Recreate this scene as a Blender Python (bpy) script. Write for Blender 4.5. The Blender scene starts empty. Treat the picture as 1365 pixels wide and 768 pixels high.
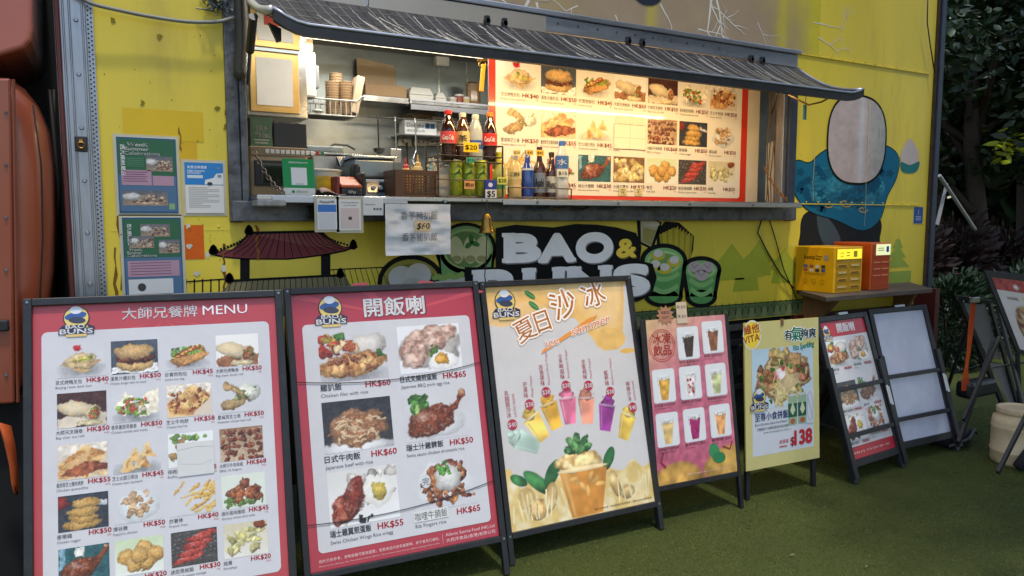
import bpy, math, random
import numpy as np
from math import sin, cos, pi, radians, tan, sqrt
from mathutils import Vector, Matrix
sc = bpy.context.scene
col = sc.collection
random.seed(5)

# ---------------------------------------------------------------- camera
YAW, PITCH, EYE = radians(29.2), radians(-5.4), 1.6
FPX, CPX, CPY = 986.0, 682.5, 384.0
cd = bpy.data.cameras.new('camera')
cam = bpy.data.objects.new('camera', cd); col.objects.link(cam)
cam.location = (0, 0, EYE)
cam.rotation_euler = (pi / 2 + PITCH, 0, -YAW)
cd.sensor_width = 36; cd.lens = FPX / 1365 * 36
cd.clip_start = 0.05; cd.clip_end = 500
sc.camera = cam
# ---------------------------------------------------------------- sky, sun, exposure
SUN_EL, SUN_AZ = radians(74), radians(182)      # azimuth clockwise from +y: the sun stands high, in front of the counter side
w = bpy.data.worlds.new('World'); sc.world = w; w.use_nodes = True
nt = w.node_tree
sky = nt.nodes.new('ShaderNodeTexSky'); sky.sky_type = 'NISHITA'; sky.sun_disc = False
sky.sun_elevation = SUN_EL; sky.sun_rotation = SUN_AZ; sky.dust_density = 2.0; sky.air_density = 1.3
bg = nt.nodes['Background']; bg.inputs['Strength'].default_value = 0.15
nt.links.new(sky.outputs[0], bg.inputs['Color'])
sd = bpy.data.lights.new('sun', 'SUN'); sd.energy = 1.5; sd.angle = radians(3.0); sd.color = (1.0, 0.94, 0.85)
so = bpy.data.objects.new('sun', sd); col.objects.link(so)
sdir = Vector((sin(SUN_AZ) * cos(SUN_EL), cos(SUN_AZ) * cos(SUN_EL), sin(SUN_EL)))
so.rotation_euler = (-sdir).to_track_quat('-Z', 'Y').to_euler()
so.location = (0, -3, 9)
vs = sc.view_settings
vs.view_transform = 'Standard'; vs.look = 'None'; vs.exposure = 0.62; vs.gamma = 1.0; vs.use_curve_mapping = False
cy = sc.cycles
cy.max_bounces = 8; cy.diffuse_bounces = 4; cy.glossy_bounces = 4; cy.transmission_bounces = 6; cy.transparent_max_bounces = 12
cy.caustics_reflective = False; cy.caustics_refractive = False
try:
    cy.use_denoising = True
except Exception:
    pass

# ---------------------------------------------------------------- helpers
_f = np.array([sin(YAW) * cos(PITCH), cos(YAW) * cos(PITCH), sin(PITCH)])
_r = np.array([cos(YAW), -sin(YAW), 0.0]); _u = np.cross(_r, _f)
def _ray(px, py): return _f + _r * ((px - CPX) / FPX) + _u * ((CPY - py) / FPX)
def P(px, py, Y):
    """point of the photograph at the real depth plane y = Y"""
    d = _ray(px, py); t = Y / d[1]; return Vector((d[0] * t, Y, EYE + d[2] * t))
def G(px, py, Z=0.0):
    d = _ray(px, py); t = (Z - EYE) / d[2]; return Vector((d[0] * t, d[1] * t, Z))

def lin(c): return tuple(((x / 255.0) / 12.92 if x / 255.0 <= 0.04045 else ((x / 255.0 + 0.055) / 1.055) ** 2.4) for x in c[:3])
MATS = {}
def mat(name, rgb, rough=0.5, metal=0.0, var=0.12, scale=6.0, bump=0.0, bscale=60.0, spec=0.5, coat=0.0, alpha=1.0, trans=0.0, ior=1.45, dirt=None, dirt_amt=0.5, dirt_scale=3.0, rvar=0.15, stretch=(1, 1, 1), emit=None, estr=0.0):
    if name in MATS: return MATS[name]
    m = bpy.data.materials.new(name); m.use_nodes = True
    n = m.node_tree; L = n.links; b = n.nodes['Principled BSDF']
    c = lin(rgb)
    tc = n.nodes.new('ShaderNodeTexCoord'); mp = n.nodes.new('ShaderNodeMapping'); mp.inputs['Scale'].default_value = stretch
    L.new(tc.outputs['Object'], mp.inputs['Vector'])
    ns = n.nodes.new('ShaderNodeTexNoise'); ns.inputs['Scale'].default_value = scale; ns.inputs['Detail'].default_value = 6; ns.inputs['Roughness'].default_value = 0.6
    L.new(mp.outputs[0], ns.inputs['Vector'])
    rp = n.nodes.new('ShaderNodeMapRange'); rp.inputs['From Min'].default_value = 0.3; rp.inputs['From Max'].default_value = 0.7
    rp.inputs['To Min'].default_value = 1 - var; rp.inputs['To Max'].default_value = 1 + var
    L.new(ns.outputs['Fac'], rp.inputs['Value'])
    mx = n.nodes.new('ShaderNodeMix'); mx.data_type = 'RGBA'; mx.blend_type = 'MULTIPLY'; mx.inputs['Factor'].default_value = 1
    mx.inputs['A'].default_value = (*c, 1); L.new(rp.outputs[0], mx.inputs['B'])
    out = mx.outputs['Result']
    if dirt:
        n2 = n.nodes.new('ShaderNodeTexNoise'); n2.inputs['Scale'].default_value = dirt_scale; n2.inputs['Detail'].default_value = 9; n2.inputs['Roughness'].default_value = 0.72
        L.new(mp.outputs[0], n2.inputs['Vector'])
        r2 = n.nodes.new('ShaderNodeMapRange'); r2.inputs['From Min'].default_value = 0.52; r2.inputs['From Max'].default_value = 0.72; r2.inputs['To Max'].default_value = dirt_amt
        L.new(n2.outputs['Fac'], r2.inputs['Value'])
        m2 = n.nodes.new('ShaderNodeMix'); m2.data_type = 'RGBA'; L.new(r2.outputs[0], m2.inputs['Factor']); L.new(out, m2.inputs['A']); m2.inputs['B'].default_value = (*lin(dirt), 1)
        out = m2.outputs['Result']
    L.new(out, b.inputs['Base Color'])
    rr = n.nodes.new('ShaderNodeMapRange'); rr.inputs['From Min'].default_value = 0.3; rr.inputs['From Max'].default_value = 0.7
    rr.inputs['To Min'].default_value = max(0.02, rough - rvar * rough); rr.inputs['To Max'].default_value = min(1, rough + rvar * rough)
    L.new(ns.outputs['Fac'], rr.inputs['Value']); L.new(rr.outputs[0], b.inputs['Roughness'])
    b.inputs['Metallic'].default_value = metal; b.inputs['Specular IOR Level'].default_value = spec
    b.inputs['Coat Weight'].default_value = coat; b.inputs['Coat Roughness'].default_value = 0.12
    b.inputs['Alpha'].default_value = alpha; b.inputs['Transmission Weight'].default_value = trans; b.inputs['IOR'].default_value = ior
    if emit:
        b.inputs['Emission Color'].default_value = (*lin(emit), 1); b.inputs['Emission Strength'].default_value = estr
    if bump:
        nb = n.nodes.new('ShaderNodeTexNoise'); nb.inputs['Scale'].default_value = bscale; nb.inputs['Detail'].default_value = 4
        L.new(mp.outputs[0], nb.inputs['Vector'])
        bp = n.nodes.new('ShaderNodeBump'); bp.inputs['Strength'].default_value = bump; bp.inputs['Distance'].default_value = 0.01
        L.new(nb.outputs['Fac'], bp.inputs['Height']); L.new(bp.outputs[0], b.inputs['Normal'])
    MATS[name] = m
    return m

def print_mat(name, rough=0.4, coat=0.0, spec=0.3, crough=0.06, var=0.05, bump=0.0, bscale=8.0, scale=9.0, fade=0.0, grime=0.0):
    """printed ink: the colour comes from the print's own colour attribute"""
    if name in MATS: return MATS[name]
    m = bpy.data.materials.new(name); m.use_nodes = True
    n = m.node_tree; L = n.links; b = n.nodes['Principled BSDF']
    at = n.nodes.new('ShaderNodeVertexColor'); at.layer_name = 'Col'
    tc = n.nodes.new('ShaderNodeTexCoord')
    ns = n.nodes.new('ShaderNodeTexNoise'); ns.inputs['Scale'].default_value = scale; ns.inputs['Detail'].default_value = 7; ns.inputs['Roughness'].default_value = 0.65
    L.new(tc.outputs['Object'], ns.inputs['Vector'])
    rp = n.nodes.new('ShaderNodeMapRange'); rp.inputs['From Min'].default_value = 0.3; rp.inputs['From Max'].default_value = 0.7
    rp.inputs['To Min'].default_value = 1 - var; rp.inputs['To Max'].default_value = 1 + var * 0.6
    L.new(ns.outputs['Fac'], rp.inputs['Value'])
    mx = n.nodes.new('ShaderNodeMix'); mx.data_type = 'RGBA'; mx.blend_type = 'MULTIPLY'; mx.inputs['Factor'].default_value = 1
    L.new(at.outputs['Color'], mx.inputs['A']); L.new(rp.outputs[0], mx.inputs['B'])
    out = mx.outputs['Result']
    if grime:
        n2 = n.nodes.new('ShaderNodeTexNoise'); n2.inputs['Scale'].default_value = 3.5; n2.inputs['Detail'].default_value = 10; n2.inputs['Roughness'].default_value = 0.75
        L.new(tc.outputs['Object'], n2.inputs['Vector'])
        r2 = n.nodes.new('ShaderNodeMapRange'); r2.inputs['From Min'].default_value = 0.55; r2.inputs['From Max'].default_value = 0.8; r2.inputs['To Max'].default_value = grime
        L.new(n2.outputs['Fac'], r2.inputs['Value'])
        m2 = n.nodes.new('ShaderNodeMix'); m2.data_type = 'RGBA'; L.new(r2.outputs[0], m2.inputs['Factor']); L.new(out, m2.inputs['A']); m2.inputs['B'].default_value = (*lin((110, 100, 85)), 1)
        out = m2.outputs['Result']
    L.new(out, b.inputs['Base Color'])
    b.inputs['Roughness'].default_value = rough; b.inputs['Coat Weight'].default_value = coat; b.inputs['Coat Roughness'].default_value = crough; b.inputs['Specular IOR Level'].default_value = spec
    if bump:
        nb = n.nodes.new('ShaderNodeTexNoise'); nb.inputs['Scale'].default_value = bscale; nb.inputs['Detail'].default_value = 3
        L.new(tc.outputs['Object'], nb.inputs['Vector'])
        bp = n.nodes.new('ShaderNodeBump'); bp.inputs['Strength'].default_value = bump; bp.inputs['Distance'].default_value = 0.02
        L.new(nb.outputs['Fac'], bp.inputs['Height']); L.new(bp.outputs[0], b.inputs['Normal'])
    MATS[name] = m
    return m

ORG = {}
def tag(o, label=None, cat=None, group=None, kind=None):
    if label: o['label'] = label
    if cat: o['category'] = cat
    if group: o['group'] = group
    if kind: o['kind'] = kind
    return o
def thing(name, loc, label, cat, group=None):
    o = bpy.data.objects.new(name, None); col.objects.link(o); o.location = loc; o.empty_display_size = 0.1
    ORG[o.name] = Vector(loc); return tag(o, label, cat, group)

class MB:
    def __init__(s, T=None): s.v = []; s.f = []; s.T = T
    def add(s, vs, fs):
        b = len(s.v); s.v += [tuple(p) for p in vs]; s.f += [tuple(i + b for i in f) for f in fs]; return s
    def box(s, x0, x1, y0, y1, z0, z1):
        return s.add([(x0, y0, z0), (x1, y0, z0), (x1, y1, z0), (x0, y1, z0), (x0, y0, z1), (x1, y0, z1), (x1, y1, z1), (x0, y1, z1)],
                     [(0, 3, 2, 1), (4, 5, 6, 7), (0, 1, 5, 4), (1, 2, 6, 5), (2, 3, 7, 6), (3, 0, 4, 7)])
    def obox(s, c, size, rot=(0, 0, 0)):
        R = Matrix.Rotation(rot[2], 3, 'Z') @ Matrix.Rotation(rot[1], 3, 'Y') @ Matrix.Rotation(rot[0], 3, 'X')
        a, b, d = size[0] / 2, size[1] / 2, size[2] / 2; C = Vector(c)
        vs = [C + R @ Vector(p) for p in ((-a, -b, -d), (a, -b, -d), (a, b, -d), (-a, b, -d), (-a, -b, d), (a, -b, d), (a, b, d), (-a, b, d))]
        return s.add(vs, [(0, 3, 2, 1), (4, 5, 6, 7), (0, 1, 5, 4), (1, 2, 6, 5), (2, 3, 7, 6), (3, 0, 4, 7)])
    def hexa(s, p):
        return s.add(p, [(0, 3, 2, 1), (4, 5, 6, 7), (0, 1, 5, 4), (1, 2, 6, 5), (2, 3, 7, 6), (3, 0, 4, 7)])
    def beam(s, p0, p1, wd, th, up=(0, 0, 1)):
        """a bar from p0 to p1, wd wide sideways, th thick along up"""
        p0 = Vector(p0); p1 = Vector(p1); d = (p1 - p0).normalized(); u = Vector(up); a = d.cross(u).normalized() * wd / 2; b = a.cross(d).normalized() * th / 2
        return s.add([p0 - a - b, p0 + a - b, p0 + a + b, p0 - a + b, p1 - a - b, p1 + a - b, p1 + a + b, p1 - a + b],
                     [(0, 3, 2, 1), (4, 5, 6, 7), (0, 1, 5, 4), (1, 2, 6, 5), (2, 3, 7, 6), (3, 0, 4, 7)])
    def cyl(s, p0, p1, r0, r1=None, n=12):
        p0 = Vector(p0); p1 = Vector(p1); r1 = r0 if r1 is None else r1
        d = (p1 - p0).normalized(); a = d.cross(Vector((0, 0, 1)) if abs(d.z) < 0.9 else Vector((1, 0, 0))).normalized(); b = d.cross(a)
        vs = [p + (a * cos(2 * pi * i / n) + b * sin(2 * pi * i / n)) * r for p, r in ((p0, r0), (p1, r1)) for i in range(n)]
        fs = [(i, (i + 1) % n, n + (i + 1) % n, n + i) for i in range(n)] + [tuple(range(n))[::-1], tuple(range(n, 2 * n))]
        return s.add(vs, fs)
    def tube(s, pts, r, n=6):
        pts = [Vector(p) for p in pts]; rs = r if isinstance(r, (list, tuple)) else [r] * len(pts)
        vs = []; fs = []; a = None
        for i, p in enumerate(pts):
            d = (pts[min(i + 1, len(pts) - 1)] - pts[max(i - 1, 0)]).normalized()
            if a is None: a = d.cross(Vector((0, 0, 1)) if abs(d.z) < 0.9 else Vector((1, 0, 0))).normalized()
            a = (a - d * a.dot(d)).normalized(); b = d.cross(a)
            vs += [p + (a * cos(2 * pi * k / n) + b * sin(2 * pi * k / n)) * rs[i] for k in range(n)]
        for i in range(len(pts) - 1):
            fs += [(i * n + k, i * n + (k + 1) % n, (i + 1) * n + (k + 1) % n, (i + 1) * n + k) for k in range(n)]
        fs += [tuple(range(n))[::-1], tuple(range((len(pts) - 1) * n, len(pts) * n))]
        return s.add(vs, fs)
    def lathe(s, prof, c=(0, 0, 0), n=18, sx=1.0, sy=1.0):
        cx, cy_, cz = c; vs = []; fs = []
        for r, z in prof: vs += [(cx + r * sx * cos(2 * pi * k / n), cy_ + r * sy * sin(2 * pi * k / n), cz + z) for k in range(n)]
        for i in range(len(prof) - 1):
            fs += [(i * n + k, i * n + (k + 1) % n, (i + 1) * n + (k + 1) % n, (i + 1) * n + k) for k in range(n)]
        fs += [tuple(range(n))[::-1], tuple(range((len(prof) - 1) * n, len(prof) * n))]
        return s.add(vs, fs)
    def prism(s, poly, d):
        """extrude a 3-D polygon along the vector d"""
        n = len(poly); d = Vector(d); vs = [Vector(p) for p in poly] + [Vector(p) + d for p in poly]
        return s.add(vs, [tuple(range(n)), tuple(range(2 * n - 1, n - 1, -1))] + [(i, n + i, n + (i + 1) % n, (i + 1) % n) for i in range(n)])
    def grid(s, fn, nu, nv, close=False):
        vs = [fn(i / nu, j / nv) for j in range(nv + 1) for i in range(nu + 1)]
        return s.add(vs, [(j * (nu + 1) + i, j * (nu + 1) + i + 1, (j + 1) * (nu + 1) + i + 1, (j + 1) * (nu + 1) + i) for j in range(nv) for i in range(nu)])
    def build(s, name, m, parent=None, smooth=False, bevel=0.0, label=None, cat=None, group=None, kind=None, solid=0.0, seg=2):
        vs = [Vector(p) for p in s.v]
        if s.T is not None: vs = [s.T @ p for p in vs]
        if parent is not None: o0 = ORG[parent.name] if s.T is None else Vector((0, 0, 0))
        else:
            xs = [p.x for p in vs]; ys = [p.y for p in vs]; zs = [p.z for p in vs]
            o0 = Vector(((min(xs) + max(xs)) / 2, (min(ys) + max(ys)) / 2, min(zs)))
        me = bpy.data.meshes.new(name); me.from_pydata([p - o0 for p in vs], [], s.f); me.update()
        import bmesh
        bm = bmesh.new(); bm.from_mesh(me); bmesh.ops.recalc_face_normals(bm, faces=bm.faces); bm.to_mesh(me); bm.free()
        if smooth:
            me.polygons.foreach_set('use_smooth', [True] * len(me.polygons))
        me.materials.append(m)
        o = bpy.data.objects.new(name, me); col.objects.link(o)
        if parent is not None: o.parent = parent; ORG[o.name] = ORG[parent.name]
        else: o.location = o0; ORG[o.name] = o0
        if solid:
            md = o.modifiers.new('s', 'SOLIDIFY'); md.thickness = solid; md.offset = 0
        if bevel:
            md = o.modifiers.new('b', 'BEVEL'); md.width = bevel; md.segments = seg; md.limit_method = 'ANGLE'; md.angle_limit = radians(40)
        if smooth == 'auto' or (smooth and bevel): pass
        return tag(o, label, cat, group, kind)

def smooth_sharp(o, ang=40):
    me = o.data; me.polygons.foreach_set('use_smooth', [True] * len(me.polygons))
    try: me.set_sharp_from_angle(angle=radians(ang))
    except Exception: pass
    return o

# ---------------------------------------------------------------- flat print: lettering, pictures and shapes in one sheet
_TX = {}
def _glyphs(body, res):
    k = (body, res)
    if k not in _TX:
        c = bpy.data.curves.new('lettering', 'FONT'); c.body = body; c.size = 1.0; c.resolution_u = res
        o = bpy.data.objects.new('lettering', c); col.objects.link(o)
        dg = bpy.context.evaluated_depsgraph_get(); me = bpy.data.meshes.new_from_object(o.evaluated_get(dg))
        v = np.empty(len(me.vertices) * 3); me.vertices.foreach_get('co', v); v = v.reshape(-1, 3)[:, :2]
        fs = [tuple(p.vertices) for p in me.polygons]
        bpy.data.objects.remove(o); bpy.data.curves.remove(c); bpy.data.meshes.remove(me)
        _TX[k] = (v, fs)
    return _TX[k]

def rr_pts(x, y, w_, h_, r, n=5):
    """rounded rectangle, x y = lower left"""
    out = []
    for cx, cy_, a0 in ((x + w_ - r, y + r, -90), (x + w_ - r, y + h_ - r, 0), (x + r, y + h_ - r, 90), (x + r, y + r, 180)):
        for k in range(n + 1):
            a = radians(a0 + 90 * k / n); out.append((cx + r * cos(a), cy_ + r * sin(a)))
    return out
def el_pts(cx, cy_, rx, ry, rot=0, n=28, a0=0, a1=360):
    r = radians(rot); out = []
    for k in range(n):
        a = radians(a0 + (a1 - a0) * k / (n if a1 - a0 == 360 else n - 1)); x, y = rx * cos(a), ry * sin(a)
        out.append((cx + x * cos(r) - y * sin(r), cy_ + x * sin(r) + y * cos(r)))
    return out

class Print:
    """u to the right, v up, layers stack towards the viewer"""
    def __init__(s): s.V = []; s.C = []; s.F = []; s.n = 0
    def raw(s, v2, layer, c, faces):
        v2 = np.asarray(v2, float); k = len(v2)
        s.V.append(np.column_stack([v2, np.full(k, float(layer))]))
        c = np.asarray(c, float)
        if c.ndim == 1: c = np.tile(np.array(c[:3]) / 255.0, (k, 1))
        s.C.append(c); s.F += [tuple(i + s.n for i in f) for f in faces]; s.n += k
    def poly(s, pts, c, layer=1): s.raw(pts, layer, c, [tuple(range(len(pts)))])
    def rect(s, x, y, w_, h_, c, layer=1): s.poly([(x, y), (x + w_, y), (x + w_, y + h_), (x, y + h_)], c, layer)
    def rrect(s, x, y, w_, h_, r, c, layer=1): s.poly(rr_pts(x, y, w_, h_, r), c, layer)
    def ell(s, cx, cy_, rx, ry, c, layer=1, rot=0, n=28): s.poly(el_pts(cx, cy_, rx, ry, rot, n), c, layer)
    def line(s, pts, wd, c, layer=1):
        pts = [Vector((p[0], p[1])) for p in pts]; vs = []; fs = []; n = len(pts)
        ws = wd if isinstance(wd, (list, tuple)) else [wd] * n
        for i, p in enumerate(pts):
            d = (pts[min(i + 1, n - 1)] - pts[max(i - 1, 0)]); d = d.normalized() if d.length > 0 else Vector((1, 0)); q = Vector((-d.y, d.x)) * ws[i] / 2
            vs += [tuple(p + q), tuple(p - q)]
        fs = [(2 * i, 2 * i + 1, 2 * i + 3, 2 * i + 2) for i in range(n - 1)]
        s.raw(vs, layer, c, fs)
    def ring(s, pts, wd, c, layer=1): s.line(list(pts) + [pts[0], pts[1]], wd, c, layer)
    def text(s, body, x, y, h_, c, layer=2, align='l', bold=0.0, wid=None, rot=0, sx=1.0, shear=0.0):
        """h_ = height of a capital / of a CJK square; y = base line; wid forces the width"""
        v, fs = _glyphs(body, 8 if h_ > .06 else 2)
        if len(v) == 0: return
        cjk = any(ord(ch) > 0x2e80 for ch in body)
        k = h_ / (0.86 if cjk else 0.70)
        q = v * k; q = q - np.array([q[:, 0].min(), 0])
        W_ = q[:, 0].max()
        fx = (wid / W_) if wid else sx
        q[:, 0] *= fx; W_ *= fx
        q[:, 0] += q[:, 1] * shear
        if cjk: q[:, 1] += 0.06 * h_
        if align == 'c': q[:, 0] -= W_ / 2
        if align == 'r': q[:, 0] -= W_
        r = radians(rot); q = np.column_stack([q[:, 0] * cos(r) - q[:, 1] * sin(r), q[:, 0] * sin(r) + q[:, 1] * cos(r)])
        q = q + np.array([x, y]); bd = abs(bold) * k * .8
        if bold <= 0: s.raw(q, layer, c, fs)
        elif bold < .05:
            for dx, dy in ((-bd, -bd * .4), (bd, bd * .4), (-bd * .3, bd * .5), (bd * .3, -bd * .5)): s.raw(q + np.array([dx, dy]), layer + .04 * (dx > 0), c, fs)
        else:
            for n_ in range(10): s.raw(q + bd * np.array([cos(n_ * pi / 5), sin(n_ * pi / 5)]), layer + .03 * n_, c, fs)
    def pic(s, img, x, y, w_, h_, layer=1, mask=None):
        """a picture as a fine grid of ink colours; x y = lower left; mask cuts cells away"""
        H_, W_, _ = img.shape
        gx = np.linspace(x, x + w_, W_); gy = np.linspace(y + h_, y, H_)
        X, Y = np.meshgrid(gx, gy)
        idx = np.arange(H_ * W_).reshape(H_, W_)
        q = np.stack([idx[1:, :-1], idx[1:, 1:], idx[:-1, 1:], idx[:-1, :-1]], -1)
        if mask is not None:
            keep = mask[1:, :-1] & mask[1:, 1:] & mask[:-1, 1:] & mask[:-1, :-1]; q = q[keep]
        q = q.reshape(-1, 4)
        s.raw(np.column_stack([X.ravel(), Y.ravel()]), layer, np.clip(img, 0, 1).reshape(-1, 3), [tuple(f) for f in q.tolist()])
    def build(s, name, m, o, u, v, nrm, parent=None, step=0.0005, base=0.0, label=None, cat=None, bend=None):
        V = np.concatenate(s.V); C = np.concatenate(s.C)
        C = np.where(C <= 0.04045, C / 12.92, ((C + 0.055) / 1.055) ** 2.4)
        o = np.array(o, float); u = np.array(u, float); v = np.array(v, float); nr = np.array(nrm, float)
        W3 = o + V[:, :1] * u + V[:, 1:2] * v + (base + V[:, 2:3] * step) * nr
        if bend is not None: W3 = W3 + bend(V[:, 0], V[:, 1])[:, None] * nr
        if parent is not None: o0 = np.array(ORG[parent.name])
        else: o0 = W3.mean(0); o0[2] = W3[:, 2].min()
        me = bpy.data.meshes.new(name)
        lens = np.array([len(f) for f in s.F], dtype=np.int32); loops = np.fromiter((i for f in s.F for i in f), dtype=np.int32)
        me.vertices.add(len(W3)); me.vertices.foreach_set('co', (W3 - o0).ravel())
        me.loops.add(len(loops)); me.loops.foreach_set('vertex_index', loops)
        me.polygons.add(len(lens)); me.polygons.foreach_set('loop_start', np.concatenate([[0], np.cumsum(lens)[:-1]]).astype(np.int32)); me.polygons.foreach_set('loop_total', lens)
        me.update(calc_edges=True); me.validate()
        ca = me.color_attributes.new('Col', 'FLOAT_COLOR', 'POINT')
        ca.data.foreach_set('color', np.column_stack([C, np.ones(len(C))]).ravel())
        me.materials.append(m)
        ob = bpy.data.objects.new(name, me); col.objects.link(ob)
        if parent is not None: ob.parent = parent; ORG[ob.name] = ORG[parent.name]
        else: ob.location = o0; ORG[ob.name] = Vector(o0)
        return tag(ob, label, cat)

# ---------------------------------------------------------------- painter for the printed food pictures
def vnoise(X, Y, sc_, seed):
    rs = np.random.RandomState(seed); N = 64; g = rs.rand(N, N)
    x = X * sc_ + 17.3; y = Y * sc_ + 5.1
    xi = np.floor(x).astype(int); yi = np.floor(y).astype(int); fx = x - xi; fy = y - yi
    fx = fx * fx * (3 - 2 * fx); fy = fy * fy * (3 - 2 * fy)
    a = g[yi % N, xi % N]; b = g[yi % N, (xi + 1) % N]; c = g[(yi + 1) % N, xi % N]; d = g[(yi + 1) % N, (xi + 1) % N]
    return (a * (1 - fx) + b * fx) * (1 - fy) + (c * (1 - fx) + d * fx) * fy
class Pic:
    def __init__(s, w_, h_, bgc, seed=0, bg2=None):
        s.w = w_; s.h = h_; s.asp = w_ / h_; s.k = seed * 31 + 7
        s.X, s.Y = np.meshgrid(np.linspace(0, s.asp, w_), np.linspace(0, 1, h_))
        s.a = np.ones((h_, w_, 3)) * (np.array(bgc) / 255.0)
        if bg2 is not None: s.mix(np.clip(s.Y + 0.3 * (s.n(2) - 0.5), 0, 1), bg2)
    def n(s, sc_): s.k += 1; return vnoise(s.X, s.Y, sc_, s.k)
    def mix(s, m, c):
        c = np.array(c) / 255.0 if not (isinstance(c, np.ndarray) and c.ndim == 3) else c
        s.a = s.a * (1 - m[..., None]) + c * m[..., None]
    def blob(s, cx, cy_, rx, ry, c, rot=0, nz=0.12, sh=0.6, c2=None, tex=0.18, ts=14, gl=0.0, soft=0.1):
        r = radians(rot); dx = s.X - cx; dy = s.Y - cy_
        x = (dx * cos(r) + dy * sin(r)) / rx; y = (-dx * sin(r) + dy * cos(r)) / ry
        d = np.sqrt(x * x + y * y) * (1 + nz * 2 * (s.n(5 / max(rx, ry) * 0.5) - 0.5))
        m = np.clip((1 - d) / soft, 0, 1)
        lx = dx / rx; ly = dy / ry
        li = 1 - sh * 0.55 * np.clip(d, 0, 1) ** 2.2 - sh * 0.3 * np.clip(ly * 0.8 + lx * 0.3, -1, 1)
        t = s.n(ts) * 0.6 + s.n(ts * 2.3) * 0.4
        cc = np.array(c) / 255.0 * np.ones(s.a.shape)
        if c2 is not None:
            q = np.clip((t - 0.35) / 0.3, 0, 1)[..., None]; cc = cc * (1 - q) + np.array(c2) / 255.0 * q
        cc = cc * (li * (1 + tex * 2 * (t - 0.5)))[..., None]
        if gl:
            g = np.clip(1 - np.sqrt((lx + 0.3) ** 2 + (ly + 0.4) ** 2) * 2.2, 0, 1) * gl + (s.n(18) > 0.74) * gl * 0.5 * (d < 0.85)
            cc = cc * (1 - g[..., None]) + g[..., None]
        s.mix(m, cc)
        return s
    def shadow(s, cx, cy_, rx, ry, k=0.35):
        d = np.sqrt(((s.X - cx) / rx) ** 2 + ((s.Y - cy_) / ry) ** 2); s.a *= (1 - k * np.clip(1.2 - d, 0, 1))[..., None]; return s
    def stick(s, x0, y0, x1, y1, wd, c, sh=0.5, tex=0.1):
        dx, dy = x1 - x0, y1 - y0; L2 = dx * dx + dy * dy + 1e-9
        t = np.clip(((s.X - x0) * dx + (s.Y - y0) * dy) / L2, 0, 1)
        ex = s.X - x0 - t * dx; ey = s.Y - y0 - t * dy; d = np.sqrt(ex * ex + ey * ey) / (wd / 2)
        m = np.clip((1 - d) / 0.25, 0, 1)
        cc = np.array(c) / 255.0 * ((1 - sh * 0.5 * d ** 2 - sh * 0.35 * np.clip(ey / (wd / 2), -1, 1)) * (1 + tex * 2 * (s.n(16) - 0.5)))[..., None]
        s.mix(m, cc); return s
    def poly(s, pts, c, tex=0.15, ts=12, c2=None, soft=0.02):
        d = np.full(s.X.shape, -9.0); n = len(pts)
        area = sum(pts[i][0] * pts[(i + 1) % n][1] - pts[(i + 1) % n][0] * pts[i][1] for i in range(n)); sg = 1 if area > 0 else -1
        for i in range(n):
            (xa, ya), (xb, yb) = pts[i], pts[(i + 1) % n]; ex, ey = xb - xa, yb - ya; l = sqrt(ex * ex + ey * ey) + 1e-9
            d = np.maximum(d, -sg * ((s.Y - ya) * ex - (s.X - xa) * ey) / l)
        m = np.clip(-d / soft, 0, 1); t = s.n(ts)
        cc = np.array(c) / 255.0 * np.ones(s.a.shape)
        if c2 is not None:
            q = np.clip((t - 0.35) / 0.3, 0, 1)[..., None]; cc = cc * (1 - q) + np.array(c2) / 255.0 * q
        s.mix(m, cc * (1 + tex * 2 * (t - 0.5))[..., None]); return s
    def many(s, k, cx, cy_, sx, sy, r, c, c2=None, seed=1, **kw):
        rs = random.Random(seed + s.k); k = int(k * 1.7) if r > .05 else k; r = r * .78 if r > .05 else r
        pts = sorted([(cy_ + rs.uniform(-1, 1) * sy, cx + rs.uniform(-1, 1) * sx) for _ in range(k)])
        for y, x in pts:
            g_ = rs.uniform(0.78, 1.16); cc = tuple(max(0, min(255, q * g_)) for q in (c if (c2 is None or rs.random() < 0.6) else c2))
            s.blob(x, y, r * rs.uniform(0.75, 1.25), r * rs.uniform(0.6, 1.1), cc, rot=rs.uniform(0, 180), **kw)
        return s
    def out(s, g=1.0, warp=0.0):
        if warp:
            A_ = warp * s.h; jy = (s.n(7) - .5) * A_ + (s.n(17) - .5) * A_ * .6; jx = (s.n(7) - .5) * A_ + (s.n(17) - .5) * A_ * .6
            ii, jj = np.meshgrid(np.arange(s.h), np.arange(s.w), indexing='ij')
            s.a = s.a[np.clip(np.rint(ii + jy), 0, s.h - 1).astype(int), np.clip(np.rint(jj + jx), 0, s.w - 1).astype(int)]
        l = s.a.mean(2); sat = s.a.max(2) - s.a.min(2); m = np.clip(.95 - l * 1.15, .02, 1)[..., None]
        f = (.30 * (s.n(9) - .5) + .40 * (s.n(21) - .5) + .5 * (s.n(40) - .5) * np.clip(sat * 4, .3, 1.5))[..., None]
        o = s.a * (1 + g * f * m); o = o.mean(2, keepdims=True) * .12 + o * .88
        return np.clip(o, 0, 1)

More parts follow.
